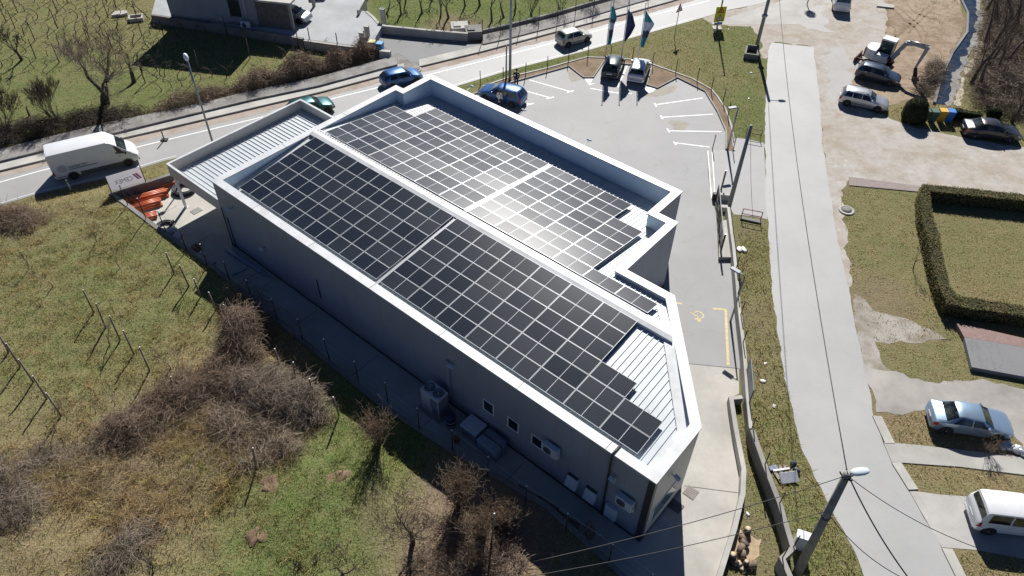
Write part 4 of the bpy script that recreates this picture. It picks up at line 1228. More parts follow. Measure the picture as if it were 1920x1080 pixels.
def beam(nm, pts, ws, th, mat, par=exc, y=-.35):
    m = MB()
    for i in range(len(pts) - 1):
        a, b = Vector((pts[i][0], y, pts[i][1])), Vector((pts[i + 1][0], y, pts[i + 1][1]))
        d = (b - a).normalized(); nn = Vector((-d.z, 0, d.x))
        w0, w1 = ws[i], ws[i + 1]
        c = [a - nn * w0, a + nn * w0, b + nn * w1, b - nn * w1]
        v = [p + Vector((0, s * th / 2, 0)) for s in (-1, 1) for p in c]
        m.add(v, [(0, 1, 2, 3), (7, 6, 5, 4), (0, 4, 5, 1), (1, 5, 6, 2), (2, 6, 7, 3), (3, 7, 4, 0)])
    return m.build(nm, mat, par)
bx, bz = .95, 1.0
boom = beam("boom", [(bx, bz), A['knee'], A['knee2'], A['head']], [.15, .2, .18, .13], .22, M_EXG)
m = MB(); m.tube([(bx + .1, -.35, bz - .25), ((bx + A['knee'][0]) / 2 + .2, -.35, (bz + A['knee'][1]) / 2 - .12)], .07, 8); m.tube([(A['knee'][0] + .2, -.35, A['knee'][1] + .28), (A['head'][0] + .1, -.35, A['head'][1] + .25)], .06, 8); m.build("hydraulic_ram", M_RIM, boom)
stick = beam("dipper_arm", [(A['head'][0] + .05, A['head'][1] + .15), A['wrist']], [.17, .09], .18, M_EXG)
w_ = A['wrist']; b_ = A['bucket']
beam("tool_link", [w_, (b_[0], b_[1] + .15)], [.12, .16], .26, M_PLASTIC)
m = MB()
q = [(b_[0] + .30, b_[1] + .15), (b_[0] + .36, b_[1] - .25), (b_[0] + .05, b_[1] - .55), (b_[0] - .38, max(.05, b_[1] - .60)), (b_[0] - .1, b_[1] - .15), (b_[0] - .2, b_[1] + .18)]
k = len(q)
v = [(x, -.35 - .34, z) for x, z in q] + [(x, -.35 + .34, z) for x, z in q]
m.add(v, [tuple(range(k)), tuple(range(2 * k - 1, k - 1, -1))] + [(i, (i + 1) % k, k + (i + 1) % k, k + i)[::-1] for i in range(k)])
m.build("bucket", plain("worn_steel", (.16, .125, .10), .6, .3, vary=.3), exc)
m = MB(); m.box(.80, 1.08, -.55, -.15, .75, 1.25); m.build("boom_bracket", M_EXR, exc)
# ------------------------------------------------------------------ walls, fences, poles
M_STEEL_D = plain("dark_post_steel", (.035, .035, .04), .5, .3)
M_GALV = plain("galvanised_steel", (.33, .35, .37), .45, .5, vary=.08)
M_POLE = plain("pole_concrete", (.23, .225, .215), .85, vary=.25, scale=2)
M_CABLE = plain("cable_black", (.03, .03, .032), .6)
M_WOOD = plain("weathered_wood", (.24, .20, .16), .85, vary=.35, scale=8)
M_WOODD = plain("old_pallet_wood", (.16, .12, .085), .85, vary=.35, scale=8)

def lin(a, b, t): return a + (b - a) * t
def vtube(m, base, h, r0, r1=None, n=8, mi=0):
    m.tube([base, base + Vector((0, 0, h))], [r0, r1 or r0], n, mi)

def wall_thing(name, pts, w, z0, z1, mat, label):
    m = MB(); m.wall(pts, w, z0, z1)
    return tag(m.build(name, mat), label, "wall")
wall_thing("retaining_wall", LW, .28, -.1, LWZ, M_CONC_D, "long low concrete wall holding the meadow above the yard")

def fence(name, posts, h, label, wires=(), post_r=.03, z=0.0, mat=None, cap=False, tops=None):
    """posts: base photo positions at height z"""
    P = [at(x, y, z) for x, y in posts]
    root = empty(name, P[0], 0, label, "fence")
    pm = MB(); pm.tube([(0, 0, -.02), (0, 0, h)], post_r, 6)
    if cap: pm.lathe([(post_r * 1.3, h), (post_r * 1.2, h + .05)], 6, mi=1)
    pme = pm.mesh("post", [mat or M_STEEL_D, M_WFRAME])
    for i, p in enumerate(P):
        o = link("post", pme, root, p - P[0])
        o.rotation_euler = (random.gauss(0, .012), random.gauss(0, .012), 0)
    if wires:
        wm = MB()
        for wz in wires:
            for a, b in zip(P, P[1:]):
                wm.tube([a - P[0] + Vector((0, 0, wz)), b - P[0] + Vector((0, 0, wz - .0))], .005, 3, cap=False)
        wm.build("wire", M_STEEL_D, root)
        if cap:
            wm = MB()
            for a, b in zip(P[13:], P[14:]): wm.tube([a - P[0] + Vector((0, .01, h)), b - P[0] + Vector((0, .01, h))], .012, 4, cap=False)
            wm.build("top_wire", M_GALV, root)
    return root
YF = [(239.5, 383.75), (274, 410), (311, 434), (349, 467), (388, 497), (432, 529.6), (474, 564), (520, 599), (568, 636), (618, 674), (672, 715), (727.5, 756), (786, 802.5), (848.5, 844), (914, 893), (985, 947), (1061, 998), (1141, 1053.5), (1212, 1108)]
fence("yard_fence", YF, 1.7, "wire fence of slim dark posts on the low wall behind the hall", (.45, 1.0, 1.62), .032, LWZ, cap=True)
PFA = [(901, 159.5), (943.4, 152.6), (985.4, 144), (1026.2, 131), (1065.6, 117), (1101.7, 110), (1144.5, 110), (1185, 114), (1222.5, 124), (1266.7, 137.5), (1306.7, 153.7), (1333, 171), (1355, 192.5), (1364.5, 219), (1372, 250), (1374, 283.8), (1335.6, 280)]
fence("parking_fence", PFA, 1.35, "fence of slim black posts round the parking place", (), .035)
TF = [(905, 74), (938, 66), (975, 57), (1010, 50), (1045, 41), (1078, 33), (1112, 25), (1150, 14), (1180, 6), (1215, -4)]
fence("garden_fence", TF, 2.0, "tall wire fence on the far side of the main road", (.3, .9, 1.5, 1.95), .035, .25)
wall_thing("garden_wall", [at(x, yL(x) - 18) for x in (900, 955, 1040, 1120, 1185, 1225)], .25, 0, .45, M_CONC_D, "low garden wall under the tall wire fence")

# kerbs round the parking place and the soil strip behind
m = MB(); m.wall([at(x, y) for x, y in LOT_PX[1:18]], .12, -.05, .12); tag(m.build("parking_kerb", M_CONC), kind='structure')
OUTK = [(905, 163), (960, 144), (1028, 128), (1067, 117), (1100, 108), (1130, 109), (1180, 112), (1222, 121), (1297, 148), (1310, 155), (1333, 168), (1345, 182), (1360, 205), (1372, 240), (1376, 283)]
m = MB(); m.wall([at(x, y) for x, y in OUTK], .14, -.05, .09); tag(m.build("edge_kerb", M_CONC_L), kind='structure')
bed = LOT_PX[1:18] + OUTK[::-1]
poly_sheet("planting_bed", bed, m_gravel("bed_soil", ((.22, .16, .105), (.27, .20, .135), (.15, .105, .07))), .03)

# right-hand walls
RW = [(1366, 388), (1372, 437), (1376, 465), (1380, 504), (1385.5, 571), (1389, 602), (1396, 660), (1402, 742), (1408, 803)]
RZ = .8
wall_thing("roadside_wall", [at(x, y, RZ) for x, y in RW], .2, -.1, RZ, M_CONC_L, "upper straight length of the pale concrete wall between yard and side road")
RW2 = [(1411, 806), (1434, 872), (1463, 945.6), (1487, 1027), (1467, 1046), (1486, 1090)]
RZ2 = 1.0
wall_thing("roadside_wall", [at(x, y, RZ2) for x, y in RW2], .24, -.1, RZ2, M_CONC, "lower angled concrete wall that ends round the utility pole")
KW = [(1392, 744), (1371, 746), (1380, 803), (1395, 880), (1393, 925), (1378, 988), (1346, 1090)]
wall_thing("yard_wall", [at(x, y, .55) for x, y in KW], .24, -.05, .55, M_CONC_L, "low pale concrete wall along the edge of the concrete yard")
k45 = lambda x, y: (1300 + x / 4.5, 460 + y / 4.5)
k24 = lambda x, y: (1300 + x / 2.4545, 640 + y / 2.4545)
fence("roadside_fence", [k45(363, 190), k45(377, 405), k45(400, 585), k45(420, 820), k45(452, 1050), k24(258, 280), k24(270, 400)], 1.0, "short dark posts on the upper roadside wall", (), .03, RZ)
fence("roadside_fence", [k24(330, 565), k24(397, 745), k24(462, 945), (1467, 1046)], 1.0, "short dark posts on the lower roadside wall", (), .03, RZ2)
a, b = at(*k45(452, 1050), RZ), at(*k24(258, 280), RZ)
m = MB(); m.wall([a, b], .03, RZ + .12, RZ + 1.0)
tag(m.build("notice_board", plain("board_back", (.13, .155, .20), .4, vary=.1)), "grey blue board fixed between fence posts beside the side road", "board")

# gate of the yard
poly_sheet("gate_track", [(1326, 283), (1333, 283), (1340, 372), (1333, 373)], M_CONC_L, .016)
m = MB(); line_mark(m, [at(1327, 283), at(1334, 372)], .06, .022); line_mark(m, [at(1335, 285), at(1341, 371)], .06, .022)
tag(m.build("gate_rail", M_PAINT), kind='structure')
ga, gb = at(1341, 375), at(1349, 478)
gd = (gb - ga); gl = gd.length
gate = empty("sliding_gate", ga, math.atan2(gd.y, gd.x), "open dark metal sliding gate standing along the yard entrance", "gate")
m = MB()
for z in (.12, 1.35): m.box(0, gl, -.03, .03, z, z + .07)
for i in range(6): m.box(i * gl / 5 - .03, i * gl / 5 + .03, -.028, .028, .13, 1.41)
m.build("frame", M_STEEL_D, gate)
m = MB()
for i in range(44): x = .1 + i * (gl - .2) / 43; m.box(x - .008, x + .008, -.01, .01, .19, 1.35)
tag(m.build("bars", M_STEEL_D, gate), kind='stuff')
m = MB(); m.cbox(-.25, .1, -.25, .1, 0, .55, .04); m.build("motor_box", M_PLASTIC, gate)
for px, lab in (((1352, 356), "gate post with pale cap at the far end of the gate"), ((1350, 476), "gate post at the near end of the gate")):
    m = MB(); m.box(-.05, .05, -.05, .05, 0, 1.7); m.box(-.06, .06, -.06, .06, 1.7, 1.74, 1)
    tag(m.build("gate_post", [M_STEEL_D, M_WFRAME], None, at(*px)), lab, "post")
poly_sheet("walkway", [(1351, 414), (1366, 412), (1378, 482), (1348, 482)], M_CONC_L, .28, bottom=0)
wall_thing("step_wall", [at(1349, 363, .5), at(1372, 365, .5)], .25, 0, .5, M_CONC_L, "small concrete wall stub behind the gate beside the dark pole")
wall_thing("step_wall", [at(1351, 386, .4), at(1366, 387, .4)], .3, 0, .4, M_CONC_L, "small concrete step at the foot of the dark pole")

# utility poles
def pole(name, base, top, r0, r1, label, mat=M_POLE, cat="pole", z0=0.0, h=None, sq=False):
    B = at(*base, z0); H = h or height(B, *top)
    root = empty(name, B, 0, label, cat)
    m = MB(); m.tube([(0, 0, -.05), (0, 0, H)], [r0, r1], 4 if sq else 10, smooth=not sq); m.build("shaft", mat, root)
    return root, B, H
p1, B1, H1 = pole("utility_pole", (1493, 1078), (1589, 888), .24, .16, "leaning grey concrete pole with a white street lamp, nearest the camera", h=9.0)
T1 = CAM + ray(1589, 888) * ((9.0 - CAMH) / ray(1589, 888).z)
p1.children[0].data.vertices  # shaft leans towards its measured top
lean = T1 - B1
for c in list(p1.children): bpy.data.objects.remove(c)
m = MB(); m.tube([(0, 0, -.1), lean], [.215, .145], 10); m.build("shaft", M_POLE, p1)
m = MB()
m.tube([lean * .985, lean * .985 + Vector((.15, .02, .10)), lean * .985 + Vector((.30, .02, .12))], .035, 6); m.build("lamp_arm", M_GALV, p1)
m = MB()
m.lathe([(.02, 0), (.13, .06), (.19, .25), (.19, .6), (.13, .82), (.03, .9)], 14, (0, 0, 0), 'x'); 
hd = m.build("lamp_head", plain("lamp_cover", (.62, .68, .74), .3, vary=.04), p1, lean + Vector((.10, .0, .05))); hd.scale = (.82, .9, .5); hd.rotation_euler = (0, R(-4), R(8))
m = MB()
for k in (.62, .97): m.lathe([(.235 - .07 * k, 0), (.235 - .07 * k, .12)], 12, lean * k)
for q in range(5): m.tube([lean * .975 + Vector((.18 * math.cos(q * 1.3), .18 * math.sin(q * 1.3), 0)), lean * .975 + Vector((.26 * math.cos(q * 1.3), .26 * math.sin(q * 1.3), .12))], .03, 6)
m.build("fittings", M_CABLE, p1)
p2, B2, H2 = pole("utility_pole", (1366, 390), (1398, 233), .17, .11, "dark grey round pole beside the gate of the yard", plain("dark_pole", (.20, .205, .21), .7, vary=.15))
p3, B3, H3 = pole("utility_pole", (1418, 90), (1440, 0), .18, .13, "tall grey concrete pole by the open concrete box", h=8.2)
m = MB(); m.lathe([(.25, 3.1), (.25, 3.35)], 12); m.tube([(-.2, 0, 3.2), (.3, -.05, 3.2)], .05, 6); m.build("collar", M_GALV, p3)
m = MB(); m.tube([(0, 0, 8.0), (.9, .2, 8.25)], .04, 6); m.build("lamp_arm", M_GALV, p3)
m = MB(); m.lathe([(.03, .8), (.15, .9), (.15, 1.3), (.03, 1.5)], 10, (0, .2, 8.25), 'x'); m.build("lamp_head", M_WFRAME, p3)

def lamp_post(base, H, label, arm=None, r=.07, head='led', mat=M_GALV, hd_dir=(0, -1), z0=0.0):
    B = at(*base, z0); root = empty("lamp_post", B, 0, label, "street lamp")
    m = MB(); m.tube([(0, 0, 0), (0, 0, H)], [r * 1.3, r * .75], 8); m.build("shaft", mat, root)
    dx, dy = hd_dir
    if head == 'led':
        m = MB(); m.tube([(0, 0, H - .02), (dx * .35, dy * .35, H + .06)], .03, 6); m.build("arm", mat, root)
        hm = MB(); hm.cbox(-.14, .14, -.02, .62, -.04, .04, .02); h = hm.build("lamp_head", plain("lamp_grey", (.20, .22, .25), .4), root, (dx * .35, dy * .35, H + .06))
        h.rotation_euler = (0, 0, math.atan2(dy, dx) - math.pi / 2)
    elif head == 'globe':
        hm = MB(); hm.lathe([(.04, -.06), (.13, .02), (.17, .2), (.15, .42), (.06, .52)], 12); h = hm.build("lamp_head", plain("lamp_white", (.75, .76, .80), .3, vary=.03), root, (0, 0, H - .05)); h.rotation_euler = (R(-35), R(-30), 0)
    return root, B
b_ = at(400, 271); lamp_post((400, 271), height(b_, 349, 112), "grey street lamp with a white rounded head, left of the canopy", head='globe')
lamp_post((956, 149.6), 10.5, "tall grey pole beside the parking fence, taller of the two", r=.10)
b_ = at(949, 149); lamp_post((949, 149), height(b_, 949, 85), "thin grey pole beside the parking fence, shorter of the two", r=.07, head=None)
b_ = at(1364, 281); lamp_post((1364, 281), height(b_, 1379, 200), "grey lamp post with flat head at the corner of the parking bays", hd_dir=(-.6, -.2))
b_ = at(1369.5, 603); lamp_post((1369.5, 603), height(b_, 1396, 518), "grey lamp post with flat panel head beside the wheelchair bay", hd_dir=(-.7, .7), r=.055)

# overhead cables
def cable(a, b, sag, r, label, n=18):
    pts = [lin(a, b, t) - Vector((0, 0, sag * 4 * t * (1 - t))) for t in np.linspace(0, 1, n)]
    m = MB(); m.tube(pts, r, 5); return tag(m.build("overhead_cable", M_CABLE), label, "cable")
def air(px, py, z): return at(px, py, z)
T3 = B3 + Vector((0, 0, 7.6)); T1v = B1 + lean
cable(T1v, T3, 1.1, .022, "thick black cable from the nearest pole along the side road to the far pole")
cable(T1v, air(1712, 1095, 6.5), .25, .028, "thick black cable running off the near pole towards the bottom edge")
cable(B1 + lean * .66, air(1706, 1090, 3.5), .5, .018, "thin cable from halfway up the near pole to the bottom edge")
cable(T1v - Vector((0, 0, .1)), air(1840, 1030, 5.6), .4, .016, "thin cable from the near pole towards the white minivan")
cable(T1v - Vector((0, 0, .15)), air(1000, 1053, 7.4), .35, .016, "upper of two thin cables crossing the yard corner")
cable(B1 + lean * .68, air(960, 1086, 5.6), .4, .016, "lower of two thin cables crossing the yard corner")
cable(B2 + Vector((0, 0, H2 - .1)), air(1412, 410, 1.0), .3, .012, "thin wire from the dark pole down to the red railing")

# signs and flags
def board(m, P, h, w, z0, z1, mi=0, t=.03, off=0.0):
    d = Vector((math.cos(h), math.sin(h))); nn = Vector((d.y, -d.x))
    a = -d * w / 2 + nn * (off - t / 2); b = d * w / 2 + nn * (off + t / 2)
    c = [(-d * w / 2 + nn * (off - t / 2)), (d * w / 2 + nn * (off - t / 2)), (d * w / 2 + nn * (off + t / 2)), (-d * w / 2 + nn * (off + t / 2))]
    v = [(q.x + P[0], q.y + P[1], z0) for q in c] + [(q.x + P[0], q.y + P[1], z1) for q in c]
    m.add(v, [(3, 2, 1, 0), (4, 5, 6, 7), (0, 1, 5, 4), (1, 2, 6, 5), (2, 3, 7, 6), (3, 0, 4, 7)], mi)
def tri(m, h, cx, cz, s, off, mi):
    d = Vector((math.cos(h), math.sin(h))); nn = Vector((d.y, -d.x))
    q = [(-s / 2, -s * .29), (s / 2, -s * .29), (0, s * .577)]
    m.add([(d.x * (x + cx) + nn.x * off, d.y * (x + cx) + nn.y * off, z + cz) for x, z in q], [(0, 1, 2)], mi)
    m.add([(d.x * (x + cx) + nn.x * (off - .02), d.y * (x + cx) + nn.y * (off - .02), z + cz) for x, z in q], [(2, 1, 0)], mi)
M_SRED = plain("sign_red", (.45, .05, .04), .5); M_SWHITE = plain("sign_white", (.74, .74, .74), .5, vary=.04); M_SYEL = plain("sign_yellow", (.72, .70, .03), .5, vary=.05); M_SORG = plain("sign_orange", (.72, .30, .03), .5); M_SBLK = plain("sign_black", (.03, .03, .035), .6); M_SBLUE = plain("sign_blue", (.22, .33, .45), .5)
HS = R(12)
sp = at(1344, 53); st = empty("warning_sign", sp, 0, "tall post with a yellow board of two warning triangles at the grass corner", "sign")
m = MB(); m.tube([(0, 0, 0), (0, 0, 8.0)], [.09, .06], 8); m.tube([(0, 0, 7.9), (-.5, .1, 8.05)], .03, 6); m.build("post", M_GALV, st)
m = MB(); m.cbox(-.45, .45, -.4, .4, 0, .10, .03); m.build("foot", M_CONC_L, st)
m = MB(); board(m, (0, 0), HS, 1.05, .72, 2.25, 0, .04, .10); bo = m.build("yellow_board", M_SYEL, st)
for cz, a_, b_ in ((1.83, M_SORG, M_SORG), (1.08, M_SWHITE, M_SWHITE)):
    m = MB(); tri(m, HS, 0, cz, .78, .125, 0); tri(m, HS, 0, cz, .55, .130, 1)
    d = Vector((math.cos(HS), math.sin(HS)))
    for k in range(3): board(m, (d.x * (-.03 + k * .03), d.y * (-.03 + k * .03)), HS, .05, cz - .10 + k * .05, cz + .03 + k * .05, 2, .004, .136)
    m.build("triangle", [M_SRED, a_, M_SBLK], bo)
m = MB(); board(m, (0, 0), HS, .85, .40, .68, 0, .03, .10); m.build("blue_plate", M_SBLUE, st)
sp = at(1264.7, 68); sh = height(sp, 1271, 15); st = empty("warning_sign", sp, 0, "thin leaning post with a single red edged warning triangle beside the main road", "sign")
m = MB(); m.tube([(0, 0, 0), (0, 0, sh + .3)], .035, 6); m.build("post", M_GALV, st)
m = MB(); tri(m, R(40), 0, sh - .05, .95, .05, 0); tri(m, R(40), 0, sh - .05, .68, .056, 1); d = Vector((math.cos(R(40)), math.sin(R(40)))); board(m, (0, 0), R(40), .07, sh - .15, sh + .12, 2, .004, .062); m.build("triangle", [M_SRED, M_SWHITE, M_SBLK], st)

def flag(base, top, bands, prof, label, lo=None):
    B = at(*base); H = height(B, *top)
    root = empty("flagpole", B, 0, label, "flag")
    m = MB(); m.tube([(0, 0, 0), (0, 0, H)], [.05, .03], 8); m.lathe([(.02, H), (.07, H + .05), (.02, H + .12)], 8); m.build("pole", plain("pole_white", (.62, .63, .64), .4), root)
    # hanging cloth: rows from top to bottom with width and fold depth
    m = MB(); nr, ncol = 22, 9
    v = []
    for i in range(nr + 1):
        t = i / nr; z = H * (lin(prof[0][0], prof[-1][0], t))
        w = np.interp(t, [p[1] for p in prof], [p[2] for p in prof])
        for j in range(ncol + 1):
            s = j / ncol
            x = .05 + w * s; y = .13 * math.sin(s * 9 + t * 3) * min(1, s * 2.5) * (.4 + .6 * min(1, .8 / max(w, .1))) - .05
            v.append((x, y, z - .18 * s * s * (1 - t)))
    fs, mi = [], []
    for i in range(nr):
        b = next(k for k, e in enumerate(bands) if (i + .5) / nr <= e[0])
        for j in range(ncol):
            m_i = b
            fs.append((i * (ncol + 1) + j, (i + 1) * (ncol + 1) + j, (i + 1) * (ncol + 1) + j + 1, i * (ncol + 1) + j + 1)); mi.append(m_i)
    o_ = len(m.v); m.v.extend(v)
    for f, k in zip(fs, mi): m.f.append(f); m.m.append(k); m.sm.append(True)
    m.build("cloth", [e[1] for e in bands], root)
TEAL = plain("flag_teal", (.06, .31, .37), .7, vary=.15); NAVY = plain("flag_navy", (.03, .036, .13), .7, vary=.2); FWH = plain("flag_white", (.60, .66, .72), .7, vary=.15); FGREY = plain("flag_slate", (.06, .09, .14), .7, vary=.3)
flag((1133.6, 121), (1145.6, 2.4), [(.30, TEAL), (.42, FGREY), (.60, FWH), (.8, FGREY), (1, TEAL)], [(.93, 0, .28), (0, .25, .58), (0, .42, .40), (0, .7, .36), (.33, 1, .28)], "flagpole with a narrow teal and white flag, leftmost of the three")
flag((1163.5, 122), (1177.5, 4.8), [(.08, NAVY), (.2, FGREY), (1, NAVY)], [(.90, 0, .12), (0, .1, .45), (0, .45, .8), (0, .75, .5), (.40, 1, .08)], "flagpole with a plain navy flag, between the two teal flags")
flag((1194.5, 123), (1209, 8), [(.32, TEAL), (.55, FWH), (.72, FGREY), (.9, TEAL), (1, TEAL)], [(.92, 0, .10), (0, .33, .95), (0, .55, .6), (0, .8, .40), (.32, 1, .28)], "flagpole with a wide spread teal and white flag, rightmost of the three")

# banner on the yard wall, seen from behind
P0, P1 = at(209, 360.5, LWZ), at(273.5, 341, LWZ)
bd = (P1 - P0); bl = bd.length; ba = math.atan2(bd.y, bd.x)
bh_ = 1.22
ban = empty("banner", P0, ba, "white company banner seen from behind, tied to the fence above orange pipes", "banner")
m = MB(); m.box(.05, bl - .05, -.012, .012, .08, .08 + bh_); n = N("banner_white"); n.set((.72, .72, .74), .6)
tl = n.node("ShaderNodeBsdfTranslucent"); tl.inputs[0].default_value = (.78, .78, .80, 1)
mx = n.node("ShaderNodeMixShader"); mx.inputs[0].default_value = .55
n.t.links.new(n.b.outputs[0], mx.inputs[1]); n.t.links.new(tl.outputs[0], mx.inputs[2]); n.t.links.new(mx.outputs[0], n.t.nodes["Material Output"].inputs[0])
m.build("sheet", n.mat, ban)
m = MB()
for x in (0, bl): m.tube([(x, 0, 0), (x, 0, bh_ + .2)], .03, 6)
for x in (0, bl):
    mm = MB(); mm.tube([(x, 0, 0), (x, 0, bh_ + .22)], .03, 6); mm.build("post", M_STEEL_D, ban)
M_BLUEINK = plain("banner_blue", (.16, .19, .42), .6); M_REDINK = plain("banner_red", (.55, .12, .20), .6)
tme = text_mesh("lettering", "CEMEX", .50, M_BLUEINK, mirror=True, extr=.001)
wx = -min(v_.co.x for v_ in tme.vertices)
t_ = link("lettering", tme, ban, (bl * .70, -.016, .46)); t_.rotation_euler = (R(90), 0, 0); t_.scale = (bl * .52 / wx, 1, 1)
m = MB()
for k, mi in ((0, 0), (1, 1)):
    x0 = bl * (.75 + .075 * k)
    v = [(x0 + .16, -.015, .42), (x0 + .30, -.015, .42), (x0 + .06, -.015, .92), (x0 - .08, -.015, .92)]
    m.add(v, [(0, 1, 2, 3)], mi)
m.build("stripes", [M_BLUEINK, M_REDINK], ban)

# ------------------------------------------------------------------ things in the yard
def pipe(a, b, r, label, group):
    m = MB()
    a, b = Vector(a), Vector(b)
    m.tube([a, b], r, 10, 0); m.tube([a - (b - a) * .0005, a + (b - a).normalized() * .14], r * 1.16, 10, 0)
    d = (b - a).normalized()
    m.tube([b + d * .001, b + d * .004], r * .82, 10, 1)
    return tag(m.build("orange_pipe", [M_ORANGE, M_SBLK]), label, "pipe", group)
M_ORANGE = plain("orange_plastic", (.52, .13, .05), .38, vary=.12, scale=2)
c6 = lambda x, y, z=0: at(200 + x / 6.75, 300 + y / 6.75, z)
def bundle(a, b, n, layers, r, label, group):
    """a, b: the two ends of the front bottom pipe; the heap grows away from the viewer"""
    d = (b - a).normalized(); back = Vector((-d.y, d.x, 0))
    for k in range(layers):
        for i in range(n - k):
            j = random.uniform(-.12, .12)
            o_ = back * ((i + k * .5) * 2.05 * r) + Vector((0, 0, r + k * 1.75 * r)) + d * j
            pipe(a + o_, b + o_, r, label, group)
bundle(c6(430, 792), c6(635, 740), 5, 2, .075, "short orange plastic pipe in the nearest heap by the low wall", "orange pipes, nearest heap")
bundle(c6(345, 680), c6(705, 580), 5, 3, .08, "orange plastic pipe in the middle heap with stepped ends", "orange pipes, middle heap")
bundle(c6(250, 607), c6(790, 462), 5, 3, .085, "long bright orange pipe in the large heap behind the banner", "orange pipes, large heap")
bundle(c6(215, 495), c6(870, 318), 3, 2, .075, "long orange pipe in the row at the back wall", "orange pipes, back row")
def coil(P, rad, r, turns, lay, label):
    m = MB()
    for l in range(lay):
        pts = []
        for k in range(int(turns * 20) + 1):
            q = k / 20 * 2 * math.pi
            rr = rad + r * 2.1 * (k / 20) + .02 * math.sin(q * 3 + l)
            pts.append((rr * math.cos(q + l), rr * math.sin(q + l), r + l * r * 1.9 + .012 * math.sin(q * 2.3 + l)))
        m.tube(pts, r, 6)
    return tag(m.build("pipe_coil", M_PLASTIC, None, P), label, "pipe coil")
coil(c6(745, 845), .32, .05, 3, 2, "coil of black pipe lying by the low wall")
coil(c6(985, 385), .55, .05, 3, 3, "large coil of black pipe under the canopy")
def sack(P, s, mat, label, name="sack", cat="sack", group=None, seed=0):
    bmx = bmesh.new(); bmesh.ops.create_icosphere(bmx, subdivisions=3, radius=1)
    for v_ in bmx.verts:
        nz_ = noise.fractal(v_.co * 1.7 + Vector((seed, seed * 2, 0)), 1, 2, 3)
        v_.co *= 1 + .22 * nz_
        v_.co.x *= s[0]; v_.co.y *= s[1]; v_.co.z = max(-.75, v_.co.z) * s[2]
    me = bpy.data.meshes.new(name); bmx.to_mesh(me); bmx.free(); me.materials.append(mat)
    me.polygons.foreach_set("use_smooth", [True] * len(me.polygons))
    return tag(link(name, me, None, P + Vector((0, 0, s[2] * .72)), random.uniform(0, 3)), label, cat, group)
M_SACK = plain("pale_sack", (.32, .36, .42), .6, vary=.25)
sack(c6(825, 925), (.45, .32, .22), M_SACK, "pale plastic sack beside the small pipe coil", seed=1)
sack(c6(905, 985), (.42, .30, .2), M_SACK, "second pale plastic sack, nearer the fence post", seed=4)
M_NET = plain("brown_net", (.12, .06, .05), .9, vary=.4)
kk = lambda x, y, z=0: at(240 + x / 3.857, 400 + y / 3.857, z)
sack(kk(495, 265), (.6, .35, .18), M_NET, "flat reddish brown heap of netting in the shade by the fence", "net_heap", "heap", seed=6)
sack(kk(530, 310), (.35, .3, .14), M_SACK, "grey crumpled sheet beside the netting heap", "crumpled_sheet", "sheet", seed=8)
sack(kk(605, 370), (.3, .25, .14), M_SACK, "pale crumpled bag at the foot of the fence", "bag", "bag", seed=9)
M_PROF = plain("blue_grey_profile", (.30, .35, .42), .45, .3, vary=.1)
for i, (a, b) in enumerate([((700, 268), (985, 455)), ((730, 262), (1010, 458)), ((760, 260), (1030, 460)), ((715, 275), (960, 440))]):
    m = MB(); m.wall([kk(*a), kk(*b)], .13, .0 + .02 * (i == 3), .10 + .10 * (i == 3))
    tag(m.build("metal_profile", M_PROF), "long pale metal profile lying in the bundle along the hall wall", "metal profile", "metal profiles along the wall")
m = MB(); m.wall([kk(757, 447), kk(868, 398)], .16, 0, .12); tag(m.build("metal_profile", M_PROF), "short pale metal profile lying apart from the bundle", "metal profile")

def hallroot(name, u, v, z, label, cat, group=None):
    return empty(name, bw(u, v, z), PSI, label, cat, group)
def uvof(px, py, z=0): return to_uv(at(px, py, z))
M_ACW = plain("unit_white", (.52, .54, .57), .5, vary=.05); M_GRILL = plain("grille_dark", (.06, .065, .075), .6)
hp = hallroot("heat_pump", 18.72, 8.35, 0, "large white heat pump with two round fans on top, standing by the hall wall", "heat pump")
m = MB(); m.cbox(-.66, .66, -.40, .40, .10, 1.68, .03); m.build("casing", M_ACW, hp)
for x in (-.32, .32):
    m = MB(); m.lathe([(.29, 1.685), (.29, 1.72), (.26, 1.72), (.25, 1.69)], 24, (x, 0, 0)); f = m.build("fan", M_GRILL, hp)
    m = MB()
    for r_ in (.24, .18, .12): m.lathe([(r_, 1.70), (r_, 1.715), (r_ - .015, 1.715), (r_ - .015, 1.70)], 20, (x, 0, 0))
    m.lathe([(.06, 1.70), (.05, 1.73)], 10, (x, 0, 0)); m.build("guard", M_ACW, f)
m = MB()
for i in range(9): m.box(.18 + i * .05, .20 + i * .05, -.408, -.401, .2, 1.5)
m.box(.08, .15, -.406, -.401, .75, 1.45); m.build("grille", M_GRILL, hp)
m = MB()
for i in range(12): m.box(.661, .668, -.36 + i * .062, -.33 + i * .062, .2, 1.5)
m.build("side_grille", M_GRILL, hp)
m = MB(); m.box(-.8, .8, -.55, .5, 0, .10); m.build("plinth", M_CONC_D, hp)
br_ = hallroot("barrel", 20.05, 8.55, 0, "dark barrel with pale bands between the heat pump and the boxes", "barrel")
m = MB(); m.lathe([(.27, 0), (.29, .1), (.29, .78), (.25, .82)], 18); m.build("drum", plain("barrel_blue", (.03, .04, .075), .5), br_)
m = MB(); m.lathe([(.295, .42), (.30, .45), (.295, .48)], 18); m.lathe([(.295, .14), (.30, .17), (.295, .2)], 18); m.build("band", M_ACW, br_)
bu = hallroot("bucket", 21.0, 9.1, 0, "small orange brown bucket on the ground before the boxes", "bucket")
m = MB(); m.lathe([(.14, 0), (.18, .34), (.185, .35), (.16, .33)], 14); m.build("pail", plain("bucket_orange", (.28, .10, .03), .6), bu)
cr = hallroot("covered_crate", 21.35, 8.15, 0, "smaller pale box with flat lid beside the barrel", "box")
